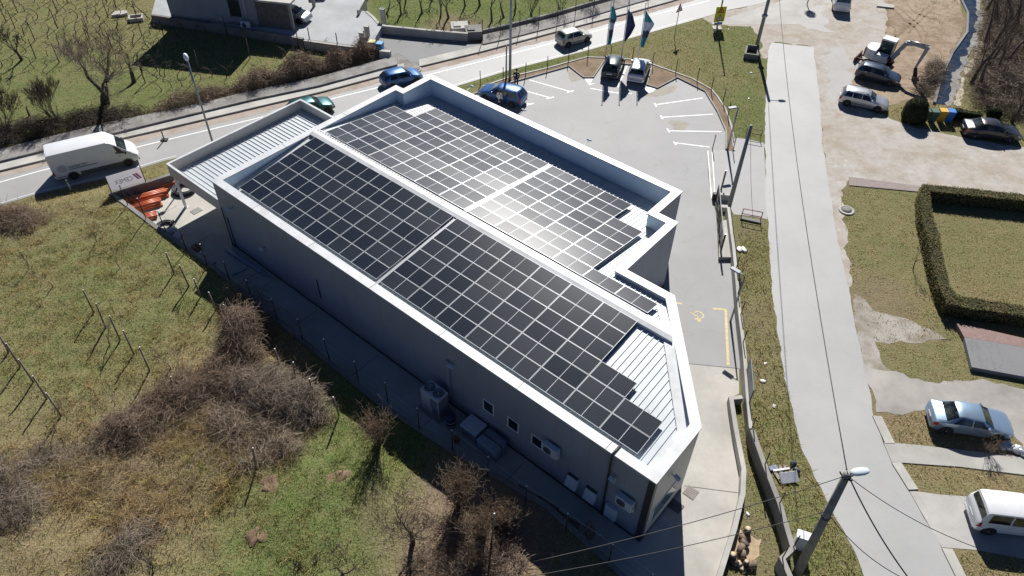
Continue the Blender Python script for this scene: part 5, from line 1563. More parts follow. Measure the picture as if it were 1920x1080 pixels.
m = MB(); m.cbox(-.52, .52, -.42, .42, 0, .72, .02); m.build("crate", plain("crate_grey", (.24, .27, .31), .6), cr)
m = MB(); m.cbox(-.57, .57, -.47, .47, .722, .79, .02); m.build("lid", M_ACW, cr)
cr = hallroot("covered_crate", 22.75, 8.30, 0, "larger box wrapped in dull grey sheet, right of the lidded box", "box")
m = MB(); m.cbox(-.66, .66, -.52, .52, 0, .95, .10, smooth=True); m.build("wrap", plain("wrap_grey", (.20, .24, .30), .35, vary=.2, scale=3), cr, auto=50)
m = MB(); m.cbox(-.68, .68, -.03, .03, 0, .957, .03); m.build("strap", M_GRILL, cr)
def wall_ac(u, z, label, w=.88):
    r = hallroot("air_conditioner", u, 7.54, z, label, "air conditioner")
    m = MB(); m.cbox(-w / 2, w / 2, -.42, -.10, 0, .62, .03); m.build("casing", M_ACW, r)
    m = MB(); m.lathe([(.23, -.421), (.23, -.43)], 20, (-.12, 0, .31), 'y'); 
    for i in range(7): m.box(-.36, .10, -.428, -.421, .10 + i * .07, .115 + i * .07)
    m.build("fan_grille", M_GRILL, r)
    m = MB()
    for x in (-.3, .3): m.box(x - .02, x + .02, -.40, -.002, -.05, -.01)
    m.build("bracket", M_GALV, r)
    m = MB(); m.cbox(w / 2, w / 2 + .05, -.36, -.18, .05, .32, .01); m.tube([(w / 2 + .03, -.25, .1), (w / 2 + .06, -.15, -.2), (w / 2, -.04, -.25), (w / 2 - .1, -.03, -.9)], .02, 5); m.build("pipe_cover", M_ACW, r)
wall_ac(26.1, 2.45, "white air conditioner high on the hall wall, right of the windows")
wall_ac(30.35, 2.45, "white air conditioner on the hall wall near its corner")
for u, lab in ((27.4, "white vent hood low on the hall wall, left one of the pair"), (28.5, "white vent hood low on the hall wall, right one of the pair")):
    r = hallroot("vent_hood", u, 7.54, .78, lab, "vent")
    m = MB(); v = [(-.32, -.002, 0), (.32, -.002, 0), (.32, -.32, 0), (-.32, -.32, 0), (-.32, -.002, .72), (.32, -.002, .72), (.32, -.10, .72), (-.32, -.10, .72)]
    m.add(v, [(3, 2, 1, 0), (4, 7, 6, 5), (0, 4, 5, 1), (1, 5, 6, 2), (2, 6, 7, 3), (3, 7, 4, 0)]); m.build("hood", M_ACW, r)
    m = MB(); m.box(-.30, .30, -.14, -.003, .722, .80); m.build("top_louvre", M_GRILL, r)
r = hallroot("electric_cabinet", 29.72, 7.54, .45, "pale electric cabinet with round lock on the hall wall", "cabinet")
m = MB(); m.cbox(-.32, .32, -.22, -.002, 0, 1.0, .02); m.build("casing", plain("cabinet_pale", (.46, .49, .54), .5), r)
m = MB(); m.cbox(-.29, .29, -.232, -.221, .03, .96, .004); d_ = m.build("door", M_ACW, r)
m = MB(); m.lathe([(.035, -.24), (.03, -.233)], 10, (0, 0, .5), 'y'); m.build("lock", M_GRILL, d_)
def flood(u, v, z, label, face='v', arm=.2):
    r = hallroot("floodlight", u, v, z, label, "floodlight")
    m = MB()
    if face == 'v': m.tube([(0, -.002, 0), (0, -arm, .04)], .02, 6)
    elif face == 'u': m.tube([(.002, 0, 0), (arm, 0, .04)], .02, 6)
    else: m.tube([(0, .002, 0), (0, arm, .25)], .02, 6)
    m.build("arm", M_GALV, r)
    m = MB(); m.cbox(-.16, .16, -.10, .10, -.05, .05, .02)
    h = m.build("lamp_head", plain("flood_pale", (.45, .50, .56), .35), r, (0, -arm - .05, .02) if face == 'v' else ((arm + .05, 0, .02) if face == 'u' else (0, arm + .08, .28)))
    h.rotation_euler = (R(25), 0, 0) if face == 'v' else ((0, R(25), 0) if face == 'u' else (R(-25), 0, 0))
flood(19.5, 7.54, 3.75, "small floodlight on the hall wall above the heat pump")
flood(29.5, 7.54, 3.75, "small floodlight on the hall wall near the corner downpipe")
flood(3.2, 7.54, 2.2, "small pale lamp low on the left part of the hall wall")
flood(.6, 7.54, 4.0, "small round lamp at the left corner of the hall wall")
flood(31.42, 5.7, 3.6, "twin floodlight on the pale end wall of the hall", 'u')
flood(2.8, -10.95, 4.7, "lamp arm over the far parapet, leftmost of three", 'f', 1.1)
flood(7.8, -10.95, 4.7, "lamp arm over the far parapet beside the blue car", 'f', 1.1)
flood(13.6, -10.95, 4.7, "lamp arm over the far parapet, rightmost of three", 'f', 1.1)
m = MB(); m.box(19.05, 19.25, -7.68, -7.542, .9, 3.75); o = m.build("duct", M_PROF, None); o.matrix_world = MB_.copy(); tag(o, "slim upright duct on the hall wall behind the heat pump", "duct")

def pallet(P, rz, label, tilt=0.0, lift=0.0):
    r = empty("pallet", P + Vector((0, 0, lift)), rz, label, "pallet")
    r.rotation_euler = (tilt, 0, rz)
    m = MB()
    for y in (-.36, 0, .36): m.box(-.6, .6, y - .05, y + .05, .0, .10)
    m.build("runner", M_WOODD, r)
    m = MB()
    for i in range(7): x = -.56 + i * .187; m.box(x - .05, x + .05, -.40, .40, .101, .125)
    m.build("deck", M_WOODD, r)
wd = (at(1061, 998, 0) - at(985, 947, 0)); wa = math.atan2(wd.y, wd.x)
k7 = lambda x, y, z=0: at(960 + x / 4, 810 + y / 4, z)
pallet(k7(245, 590), wa, "wooden pallet lying flat inside the low wall, left one of three", R(12), .12)
pallet(k7(395, 705), wa, "wooden pallet lying inside the low wall, middle one of three", R(14), .12)
pallet(k7(530, 800), wa + R(80), "wooden pallet tipped on edge at the end of the row", R(60), .42)
pallet(k7(95, 500), wa, "dark wooden pallet lying deepest in the shade by the fence", R(8), .05)
# covers in the ground
def cover(px, w, l, rz, mat, label, name="drain_cover", round_=False, z=.012):
    P = at(*px); m = MB()
    if round_:
        m.lathe([(w, 0), (w, .07), (w * .94, .09), (w * .72, .09), (w * .7, .06)], 20); m.lathe([(w * .66, .06), (w * .66, .10), (.05, .105)], 18, mi=1)
    else:
        m.box(-w / 2, w / 2, -l / 2, l / 2, 0, .02); 
        for k in range(5): m.box(-w / 2 + .04, w / 2 - .04, -l / 2 + .05 + k * l / 5.5, -l / 2 + .05 + k * l / 5.5 + .03, .021, .026, 1)
    return tag(m.build(name, [mat, M_CONC_D] if round_ else [mat, plain("cover_slot", tuple(c * .6 for c in (.3, .27, .24)), .8)], None, P + Vector((0, 0, z)), rz), label, "cover")
cover((1295, 923.5), .60, .60, PSI, plain("rusty_cover", (.27, .24, .21), .8), "square rusty drain cover in the sunny concrete by the hall corner")
cover((1265.5, 948.5), .75, .55, PSI, M_GRILL, "dark floor grate in the shade under the end wall window")
cover((1242, 981), .8, .55, PSI, M_ACW, "pale square plate in the shade by the hall corner")
cover((368, 395.5), .55, .7, PSI, plain("grate_grey", (.27, .26, .25), .7), "square drain grate in the concrete near the canopy")
cover((1587, 395), .55, 0, 0, M_CONC_L, "round concrete manhole standing in the grass right of the side road", "manhole", True, 0)
cover((780.5, 131), .50, 0, 0, M_CONC_L, "round manhole in the broken pavement by the driveway", "manhole", True, 0.02)
for px, s_, lab in (((226, 28), 1.0, "broken pale concrete slab in the vineyard, left one"), ((256, 37), 1.1, "open pale concrete frame in the vineyard, right of the slab")):
    m = MB(); P = at(*px)
    if lab.startswith("open"):
        m.wall([(-.6, -.45), (.6, -.45), (.6, .45), (-.6, .45), (-.6, -.3)], .16, 0, .35)
    else:
        m.prism([(-.75, -.4), (.1, -.5), (.7, -.3), (.65, .35), (0, .5), (-.5, .42)], 0, .25)
    tag(m.build("concrete_slab", M_CONC_L, None, P, .3), lab, "concrete slab")
m = MB(); P = at(1660, 12); m.prism([(-.9, -.5), (.8, -.4), (.9, .4), (-.7, .5)], 0, .15); tag(m.build("concrete_slab", M_CONC_L, None, P, -.3), "flat pale slab lying on the dug earth behind the excavator", "concrete slab")
m = MB(); m.wall([at(1399, 93.5), at(1420, 96), at(1418, 113), at(1395, 110), at(1398.6, 95)], .16, -.05, .55); tag(m.build("concrete_box", M_CONC_D), "open square concrete box at the foot of the far pole", "concrete box")
# railings at the culvert
def railing(a, b, h, mat, label):
    A_, B_ = at(*a), at(*b); r = empty("railing", A_, 0, label, "railing"); d = B_ - A_
    for k in (0, 1):
        m = MB(); m.tube([d * k, d * k + Vector((0, 0, h))], .03, 6); m.build("post", mat, r)
    for z in (.5, 1):
        m = MB(); m.tube([Vector((0, 0, h * z)), d + Vector((0, 0, h * z))], .03, 6); m.build("rail", mat, r)
M_RRAIL = plain("red_rail", (.30, .06, .05), .6, vary=.2); M_BRAIL = plain("rusty_rail", (.20, .10, .06), .7, vary=.3)
railing((1389, 409), (1425, 416), .85, M_RRAIL, "small red railing above the ditch beside the side road")
railing((1398, 257), (1425, 262), .85, M_BRAIL, "rusty brown railing at the lower end of the grass corner")
wall_thing("culvert_wall", [at(1388, 409.5), at(1427, 418)], .3, -.4, .12, M_CONC_D, "dark concrete culvert head under the red railing")
# bins
def bin_(px, col, lab):
    r = empty("wheelie_bin", at(*px), R(-97 + random.uniform(-6, 6)), lab, "rubbish bin")
    mt = plain("bin_" + lab.split()[1], col, .45, vary=.08)
    m = MB()
    lo, hi = [(-.22, -.24), (.22, -.24), (.22, .24), (-.22, .24)], [(-.29, -.30), (.29, -.30), (.29, .30), (-.29, .30)]
    m.add([(x, y, .08) for x, y in lo] + [(x, y, .98) for x, y in hi], [(3, 2, 1, 0), (4, 5, 6, 7), (0, 1, 5, 4), (1, 2, 6, 5), (2, 3, 7, 6), (3, 0, 4, 7)]); m.build("tub", mt, r)
    m = MB(); m.cbox(-.33, .36, -.32, .32, .985, 1.08, .04); l_ = m.build("lid", mt, r)
    m = MB(); m.tube([(-.36, -.22, 1.0), (-.36, .22, 1.0)], .02, 6); m.build("handle", mt, l_)
    for y in (-.27, .27):
        m = MB(); m.lathe([(.10, -.025), (.10, .025)], 12, (-.22, y, .10), 'y'); m.build("wheel", M_TYRE, r)
bin_((1729, 227), (.03, .075, .05), "dark green rubbish bin beside the clipped round bush")
bin_((1745, 228), (.035, .09, .06), "dark green rubbish bin beside the yellow one")
bin_((1761, 227), (.62, .36, .02), "bright yellow rubbish bin")
bin_((1775.5, 228), (.03, .18, .55), "bright blue rubbish bin")
bin_((700, 97), (.55, .50, .15), "pale yellow rubbish bin behind the hedge at the house driveway")
bin_((714, 100), (.05, .25, .50), "light blue rubbish bin behind the hedge at the house driveway")
for o in list(scene.objects):
    if o.get("label") in ("bright yellow rubbish bin", "bright blue rubbish bin"): o["label"] += " in the row by the low hedge"
# marker posts
def marker(px, h, label, base=True):
    r = empty("marker_post", at(*px), 0, label, "marker post")
    m = MB(); m.cbox(-.05, .05, -.03, .03, 0, h, .01); m.build("post", M_WFRAME if not base else M_WOOD, r)
    m = MB(); m.cbox(-.28, .28, -.2, .2, 0, .10, .04) if base else m.box(-.051, .051, -.031, .031, h * .7, h * .8); m.build("foot" if base else "band", M_PLASTIC, r)
marker((308.5, 263), 1.05, "grey post on a black rubber foot at the road edge")
marker((133, 356), .95, "white roadside marker post below the delivery van", False)
# concrete blocks by the far driveway
for px, s_, lab in (((862, 60), (.85, .8, .75), "pale concrete block with a chipped top by the driveway wall"), ((888, 68), (.8, .8, .8), "darker concrete block standing at the pavement")):
    m = MB(); m.cbox(-s_[0], s_[0], -s_[1], s_[1], 0, s_[2], .03); m.cbox(-.6, .1, -.5, .4, s_[2] - .001, s_[2] + .10, .02)
    tag(m.build("concrete_block", M_CONC_L if lab.startswith("pale") else M_CONC_D, None, at(*px), .15), lab, "concrete block")
# sawn logs and sand near the yard wall
poly_sheet("sand_patch", [(1381, 980), (1394, 990), (1409, 993), (1425, 1006), (1440, 1018), (1424, 1042), (1404, 1050), (1385, 1056), (1366, 1044), (1371, 1020)], m_gravel("sand", ((.42, .31, .20), (.48, .38, .26), (.33, .24, .15))), .01, rough=.3)
M_BARK = plain("bark", (.15, .11, .08), .9, vary=.4, scale=10); M_CUT = plain("sawn_wood", (.48, .38, .26), .8, vary=.25, scale=9)
logs = [(245, 880, .17, .35, 0), (220, 915, .14, .4, 1), (222, 940, .15, .4, 1), (228, 965, .16, .45, 1), (228, 990, .15, .4, 1), (175, 1000, .17, .4, 0), (208, 1028, .18, .12, 0), (238, 1030, .12, .35, 0), (262, 1035, .12, .35, 1), (282, 1035, .13, .35, 1), (178, 1022, .15, .35, 1), (225, 1050, .16, .1, 0)]
for i, (x, y, r_, l_, flat) in enumerate(logs):
    m = MB(); m.lathe([(r_, 0), (r_ * 1.03, l_ * .5), (r_, l_)], 12, mi=0, smooth=True); m.lathe([(r_ * .97, l_ + .001), (.02, l_ + .004)], 12, mi=1)
    P = at(*k24(x, y))
    o = m.build("log", [M_BARK, M_CUT], None, P + Vector((0, 0, r_ if flat else 0)), random.uniform(0, 6))
    if flat: o.rotation_euler = (R(90), 0, random.uniform(-.6, .6)); o.location.y += l_ / 2
    tag(o, "sawn log section in the heap by the yard wall", "log", "sawn logs")
# dumped scrap by the side road
M_SCR = plain("white_board", (.62, .63, .66), .5, vary=.1)
def slab(a, b, w, t, mat, lab, name="board", rx=0):
    P, Q = at(*k24(*a)), at(*k24(*b)); d = Q - P
    m = MB(); m.cbox(0, d.length, -w / 2, w / 2, 0, t, .01)
    o = m.build(name, mat, None, P + Vector((0, 0, .04 + abs(math.sin(rx)) * w / 2)), math.atan2(d.y, d.x)); o.rotation_euler = (rx, R(-4), math.atan2(d.y, d.x)); tag(o, lab, name)
slab((395, 640), (475, 632), .55, .05, M_SCR, "white triangular board thrown on the verge", "board", .5)
slab((375, 605), (405, 655), .20, .04, M_WOOD, "weathered plank leaning on the dumped white board", "plank")
slab((365, 600), (440, 592), .12, .08, M_SCR, "pale batten lying across the dumped planks", "batten")
slab((400, 575), (402, 610), .16, .04, M_WOOD, "short weathered plank, left one in the dumped heap", "plank")
slab((420, 572), (424, 606), .16, .04, M_WOOD, "short weathered plank, right one in the dumped heap", "plank")
slab((360, 575), (372, 596), .45, .06, plain("blue_box", (.10, .13, .22), .5), "dark blue box lid in the dumped heap by the wall", "box lid")
sack(at(*k24(458, 570)), (.18, .16, .18), M_GRILL, "dark lump of foam in the dumped heap, upper one", "foam_block", "foam block", seed=3)
sack(at(*k24(472, 600)), (.2, .16, .16), M_GRILL, "dark lump of foam in the dumped heap, lower one", "foam_block", "foam block", seed=5)
slab((455, 580), (446, 620), .05, .05, M_WOOD, "thin pale stick joining the foam lumps", "stick")
ub = empty("utility_box", at(*k24(482, 945)), R(-20), "small white electric box standing behind the lower roadside wall", "utility box")
m = MB(); m.cbox(-.3, .3, -.2, .2, 0, 1.05, .02); m.build("casing", M_SWHITE, ub)
m = MB(); m.cbox(-.34, .34, -.24, .24, 1.05, 1.12, .03); m.build("roof", M_SWHITE, ub)
M_SILV = plain("silver_wrap", (.55, .56, .58), .3, .4, vary=.2)
for i, (x, y) in enumerate([(1878, 838), (1886, 836), (1894, 841), (1901, 846), (1909, 844), (1913, 850)]):
    sack(at(x, y), (.30, .18, .17), M_SILV, "silver wrapped sack in the row beside the ice blue saloon", "silver_sack", "sack", "silver sacks on the verge", seed=i * 3)
# litter
for i, (x, y, s_) in enumerate([(1386, 468, .28), (1394, 469, .3), (1435, 682, .12), (1430, 715, .18), (1451, 762, .14), (1402, 964, .12), (1343, 40, .1), (1408, 137, .15), (1404, 185, .12), (1366, 55, .1)]):
    sack(at(x, y), (s_, s_ * .6, s_ * .3), M_SWHITE, "scrap of white paper lying in the roadside grass", "paper_scrap", "paper scrap", "white paper scraps in the grass", seed=i * 7)
# ------------------------------------------------------------------ the house beyond the main road
M_RENDER = plain("grey_render", (.25, .27, .30), .85, vary=.10, scale=.8)
M_SCREEN = plain("slatted_screen", (.13, .115, .10), .8, vary=.3, scale=3)
hA, hB = at(322, 33, HZ), at(552, 57, HZ)
hd = (hB - hA).to_2d(); hl = hd.length; hang = math.atan2(hd.y, hd.x)
house = empty("house", hA, hang, "grey rendered house with one dark window and a carport, at the top edge", "house")
w1 = hl * .72
HH = 5.6
m = MB(); m.box(0, w1, 0, 9, -.4, HH); m.build("wall", M_RENDER, house)
m = MB(); m.box(-.25, w1 + .2, -.25, 9.2, HH, HH + .22); m.build("roof", M_CONC_L, house)
m = MB(); m.box(w1 * .0, w1 - .01, -.04, -.002, 0, .25); m.build("plinth", M_CONC_D, house)
wx0 = hl * .51
m = MB()
m.box(wx0 - .06, wx0 + 1.06, -.05, -.003, .85, .93); m.box(wx0 - .06, wx0 + 1.06, -.05, -.003, 2.35, 2.43); m.box(wx0 - .06, wx0, -.05, -.003, .93, 2.35); m.box(wx0 + 1.0, wx0 + 1.06, -.05, -.003, .93, 2.35)
wf = m.build("window", M_PLASTIC, house)
m = MB(); m.box(wx0, wx0 + 1, -.03, -.004, .93, 2.35); m.build("pane", plain("dark_shutter", (.012, .012, .016), .5), wf)
m = MB(); m.box(wx0 - .1, wx0 + 1.1, -.20, -.051, .76, .84); m.build("sill", M_CONC, wf)
m = MB(); m.tube([(hl * .635, -.06, .1), (hl * .635, -.06, HH)], .05, 6); m.build("downpipe", M_ACW, house)
# carport wing: screen wall, pillar and flat roof
m = MB(); m.box(w1 + .01, hl - .25, .05, .17, 0, 2.45); m.build("screen", M_SCREEN, house)
m = MB()
for x in (hl - .24,): m.box(x, x + .24, .0, .26, 0, 2.5)
m.build("pillar", M_CONC, house)
m = MB(); m.box(hl - .24, hl, 5.2, 5.5, 0, 2.5); m.build("pillar", M_CONC, house)
m = MB(); m.box(w1 + .21, hl + .15, -.1, 6.0, 2.5, 2.68); m.build("carport_roof", M_CONC_L, house)
ac = empty("air_conditioner", house.matrix_world @ Vector((0, 0, 0)), hang, "white air conditioner outside unit under the dark window of the grey house", "air conditioner")
c_, s_ = math.cos(hang), math.sin(hang)
def hw(x, y, z=0): return Vector((hA.x + x * c_ - y * s_, hA.y + x * s_ + y * c_, hA.z + z))
ac.location = hw(hl * .635, -.55, .05)
m = MB(); m.cbox(-.45, .45, -.16, .16, 0, .62, .03); m.build("casing", M_ACW, ac)
m = MB(); m.lathe([(.22, -.161), (.22, -.168)], 18, (-.1, 0, .31), 'y'); m.build("fan", M_GRILL, ac)
# terrace wall below the house
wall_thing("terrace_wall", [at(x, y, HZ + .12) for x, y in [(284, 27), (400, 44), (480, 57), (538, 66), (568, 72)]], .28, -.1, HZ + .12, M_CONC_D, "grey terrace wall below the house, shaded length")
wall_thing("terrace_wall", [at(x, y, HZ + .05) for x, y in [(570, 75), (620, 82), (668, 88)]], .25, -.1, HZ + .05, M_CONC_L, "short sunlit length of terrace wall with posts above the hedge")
wall_thing("driveway_wall", [at(x, y, .8) for x, y in [(687, 21), (700, 32), (712, 46), (723, 48), (800, 55.5), (877, 62)]], .28, -.1, .8, M_CONC_L, "long pale block wall along the upper side of the driveway")
wall_thing("driveway_wall", [at(712, 94, .7), at(732, 96, .7)], .35, -.1, .7, M_CONC_L, "short stub of pale wall at the mouth of the driveway")
wall_thing("yard_edge_wall", [at(671, 19, HZ + .5), at(684, -5, HZ + .5)], .25, 0, HZ + .5, M_CONC_L, "short sloping wall at the far end of the house yard")
for px, h_, lab in (((720, 50), 1.35, "tall pale gate pillar beside the long driveway wall"), ((691, 83), 1.35, "pale gate pillar at the hedge, taller of the two"), ((681, 88), 1.0, "pale gate pillar at the hedge, shorter of the two")):
    m = MB(); m.cbox(-.2, .2, -.2, .2, 0, h_ + .4, .01); m.cbox(-.24, .24, -.24, .24, h_ + .401, h_ + .48, .02)
    tag(m.build("gate_pillar", M_CONC_L, None, at(*px), hang), lab, "pillar")
for px, lab in (((583, 88), "thin dark post on the sunlit terrace wall, left one"), ((635, 98), "thin dark post on the sunlit terrace wall, right one")):
    m = MB(); m.tube([(0, 0, 0), (0, 0, 1.9)], .05, 6); tag(m.build("terrace_post", M_STEEL_D, None, at(*px)), lab, "post")

# ------------------------------------------------------------------ the two people beside the blue car
SKIN = plain("skin", (.42, .26, .19), .6, vary=.05); HAIR = plain("dark_hair", (.02, .015, .012), .7); DARKCLOTH = plain("dark_jacket", (.028, .03, .04), .85, vary=.2); JEANS = plain("blue_trousers", (.05, .065, .10), .85, vary=.2); WHITECL = plain("white_coat", (.66, .67, .70), .8, vary=.05); SHOE = plain("dark_shoes", (.02, .02, .02), .6)
def skin_mesh(name, verts, edges, radii, mat, parent, root=0, sub=1):
    me = bpy.data.meshes.new(name); me.from_pydata(verts, edges, []); 
    o = link(name, me, parent)
    mod = o.modifiers.new("skin", 'SKIN')
    sv = me.skin_vertices[0].data if me.skin_vertices else None
    if sv is None:
        return o
    for i, r_ in enumerate(radii):
        sv[i].radius = (r_, r_) if not hasattr(r_, '__len__') else r_
    sv[root].use_root = True
    s_ = o.modifiers.new("sub", 'SUBSURF'); s_.levels = sub; s_.render_levels = sub
    me.materials.append(mat)
    mod.use_smooth_shade = True
    return o
def person(P, rz, label, top, legs, coat=False):
    root = empty("person", P, rz, label, "person")
    # pelvis 0, waist 1, chest 2, neckbase 3, neck 4, head
    V = [(0, 0, .95), (0, 0, 1.12), (.01, 0, 1.32), (.0, 0, 1.45), (.01, 0, 1.52),
         (0, .10, .90), (.02, .11, .50), (-.02, .12, .08), (.12, .13, .04),
         (0, -.10, .90), (.05, -.11, .50), (.02, -.12, .08), (.16, -.13, .04),
         (0, .19, 1.42), (-.02, .25, 1.15), (.12, .22, .93), (.17, .20, .86),
         (0, -.19, 1.42), (-.02, -.25, 1.15), (.12, -.22, .93), (.17, -.20, .86),
         (.02, 0, 1.60), (.03, 0, 1.70)]
    E_ = [(0, 1), (1, 2), (2, 3), (3, 4), (0, 5), (5, 6), (6, 7), (7, 8), (0, 9), (9, 10), (10, 11), (11, 12), (3, 13), (13, 14), (14, 15), (15, 16), (3, 17), (17, 18), (18, 19), (19, 20), (4, 21), (21, 22)]
    r_ = [(.15, .12), (.14, .11), (.17, .12), (.12, .09), .055, .09, .065, .045, .04, .09, .065, .045, .04, .065, .05, .036, .028, .065, .05, .036, .028, .085, .075]
    body = skin_mesh("body", V, E_, r_, SKIN, root)
    g = lambda ids, grow: ([V[i] for i in ids], [tuple(x + grow if not hasattr(x, '__len__') else x for x in [r_[i]])[0] for i in ids])
    def cloth(nm, ids, edges, grow, mat, extra=None):
        vs_ = [V[i] for i in ids]; rr = []
        for i in ids:
            q = r_[i]; rr.append((q[0] + grow, q[1] + grow) if hasattr(q, '__len__') else q + grow)
        ed = [(ids.index(a), ids.index(b)) for a, b in edges]
        if extra:
            for (base, p, rad) in extra:
                vs_.append(p); rr.append(rad); ed.append((ids.index(base), len(vs_) - 1))
        return skin_mesh(nm, vs_, ed, rr, mat, root)
    cloth("jacket" if not coat else "coat", [0, 1, 2, 3, 13, 14, 15, 17, 18, 19], [(0, 1), (1, 2), (2, 3), (3, 13), (13, 14), (14, 15), (3, 17), (17, 18), (18, 19)], .022, top, [(0, (0, 0, .62), (.2, .17))] if coat else None)
    cloth("trousers", [0, 5, 6, 7, 9, 10, 11], [(0, 5), (5, 6), (6, 7), (0, 9), (9, 10), (10, 11)], .018, legs)
    m = MB(); m.lathe([(.02, 1.83), (.07, 1.815), (.105, 1.76), (.112, 1.70), (.10, 1.655)], 12, (.005, 0, 0)); m.build("hair", HAIR, root)
    m = MB()
    for s in (1, -1): m.cbox(-.06 + (.04 if s < 0 else 0), .20 + (.04 if s < 0 else 0), s * .125 - .05, s * .125 + .05, 0, .09, .025)
    m.build("shoes", SHOE, root)
    m = MB()
    for s in (1, -1): m.box(.108, .116, s * .035 - .012, s * .035 + .012, 1.70, 1.712, 0)
    m.box(.104, .112, -.022, .022, 1.635, 1.643, 1); m.add([(.105, -.014, 1.665), (.105, .014, 1.665), (.105, 0, 1.70), (.130, 0, 1.668)], [(0, 1, 3), (1, 2, 3), (2, 0, 3)], 2)
    m.build("face", [HAIR, M_RED, SKIN], root)
    for s in (1, -1):      # palm with five separate curled fingers
        m = MB(); b = Vector((.17, s * .20, .86))
        m.tube([b, b + Vector((.03, 0, -.06)), b + Vector((.035, 0, -.09))], [.028, .036, .03], 6)
        for k, ln in enumerate((.065, .078, .072, .058)):
            q = b + Vector((.035 + .018 * (k - 1.5), s * .004, -.09)); m.tube([q, q + Vector((.004, -s * .006, -ln * .55)), q + Vector((-.004, -s * .02, -ln))], [.009, .0085, .006], 5)
        q = b + Vector((.055, -s * .01, -.04)); m.tube([q, q + Vector((.022, -s * .012, -.028)), q + Vector((.024, -s * .018, -.052))], [.011, .009, .007], 5)
        m.build("hand", SKIN, root)
    root.scale = (.94,) * 3
person(at(968, 162), R(-100), "person in dark jacket and blue trousers standing behind the blue car", DARKCLOTH, JEANS)
person(at(936.5, 203), R(60), "person in a white coat standing beside the blue car near the parapet", WHITECL, DARKCLOTH, True)
# ------------------------------------------------------------------ vegetation
def m_twig(name, a, b, scale=1.2):
    n = N(name); c = n.coord()
    x = n.mix(n.ramp(n.noise(c, scale, 4), .35, .65), a, b)
    return n.set(x, .9, 0, .2)
M_TWIG = m_twig("grey_brown_twigs", (.19, .15, .115), (.31, .255, .20))
M_TWIGR = m_twig("red_brown_twigs", (.17, .122, .088), (.30, .225, .165))
M_TWIGD = m_twig("dark_twigs", (.055, .042, .034), (.115, .09, .072))
M_TRUNK = m_twig("bare_bark", (.075, .06, .048), (.15, .125, .10), 6)
M_CATKIN = m_twig("tan_catkins", (.25, .17, .08), (.36, .27, .13))
M_STRAW = m_twig("straw_twigs", (.26, .20, .145), (.36, .29, .215))
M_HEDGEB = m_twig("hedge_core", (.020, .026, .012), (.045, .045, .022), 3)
def m_leaf(name, a, b, c3):
    n = N(name); c = n.coord()
    nz = n.noise(c, 1.1, 4); f = n.noise(c, 14, 2)
    x = n.mix(n.ramp(nz, .35, .65), a, b); x = n.mix(n.math('MULTIPLY', n.ramp(f, .5, .75), .6), x, c3)
    n.set(x, .8, 0, .2)
    tl = n.node("ShaderNodeBsdfTranslucent"); n.put(tl.inputs[0], x)
    mx = n.node("ShaderNodeMixShader"); mx.inputs[0].default_value = .4
    n.t.links.new(n.b.outputs[0], mx.inputs[1]); n.t.links.new(tl.outputs[0], mx.inputs[2]); n.t.links.new(mx.outputs[0], n.t.nodes["Material Output"].inputs[0])
    return n.mat
M_HLEAF = m_leaf("hedge_leaves", (.16, .155, .06), (.27, .225, .105), (.33, .27, .15))
M_DLEAF = m_leaf("dark_leaves", (.022, .032, .016), (.04, .05, .024), (.06, .07, .035))

def grow(tw, tr, p, d, L, r, depth, rnd, spread=.6, up=.25, kids=(2, 4), minr=.006, bend=.25, ratio=.68):
    """one limb: bends along its length, then splits; thick wood into tr, fine wood into tw"""
    n = 3 if depth > 0 else 2
    pts, rs = [Vector(p)], [r]
    dd = Vector(d).normalized()
    for i in range(n):
        dd = (dd + Vector((rnd.gauss(0, bend), rnd.gauss(0, bend), rnd.gauss(0, bend) + up * .3))).normalized()
        pts.append(pts[-1] + dd * L / n); rs.append(r * (1 - .42 * (i + 1) / n))
    (tr if r > .035 else tw).tube(pts, rs, 6 if r > .06 else (4 if r > .02 else 3), cap=False)
    if depth == 0: return
    k = rnd.randint(*kids)
    for i in range(k):
        t = rnd.uniform(.45, 1.0) if i else 1.0
        j = min(int(t * n), n - 1); q = pts[j].lerp(pts[j + 1], t * n - j) if j < n else pts[-1]
        a = Vector((rnd.gauss(0, 1), rnd.gauss(0, 1), rnd.gauss(0, .5))).normalized()
        nd = (dd + a * spread + Vector((0, 0, up))).normalized()
        grow(tw, tr, q, nd, L * rnd.uniform(ratio - .12, ratio + .12), max(minr, rs[-1] * rnd.uniform(.6, .85)), depth - 1, rnd, spread, up, kids, minr, bend, ratio)

def tree(name, P, H, label, seed, cat="tree", group=None, stems=1, trunk=.25, r=.12, depth=5, spread=.62, up=.22, kids=(2, 3), mats=(None, None), lean=.12, ratio=.70, minr=.007):
    rnd = random.Random(seed)
    tw, tr = MB(), MB()
    for s in range(stems):
        a = rnd.uniform(0, 6.28); k = lean if stems == 1 else .55
        d = Vector((math.cos(a) * k * rnd.uniform(.4, 1.3), math.sin(a) * k * rnd.uniform(.4, 1.3), 1))
        grow(tw, tr, (0, 0, -.05) if stems == 1 else (rnd.gauss(0, .12), rnd.gauss(0, .12), -.05), d, H * trunk, r * (1 if stems == 1 else rnd.uniform(.5, 1)), depth, rnd, spread, up, kids, minr, .14, ratio)
    top = max([v[2] for v in tw.v] + [v[2] for v in tr.v] + [.1]); k = H / top
    for m_ in (tw, tr): m_.v = [(v[0] * k, v[1] * k, v[2] * k) for v in m_.v]
    root = empty(name, P, rnd.uniform(0, 6.28), label, cat, group)
    if tr.v: tr.build("trunk", mats[0] or M_TRUNK, root)
    if tw.v: tw.build("crown", mats[1] or M_TWIGD, root)
    return root
def ht(base, topx, topy, mead=False):
    b = on_meadow(*base) if mead else at(*base)
    return b, height(b, topx, topy)

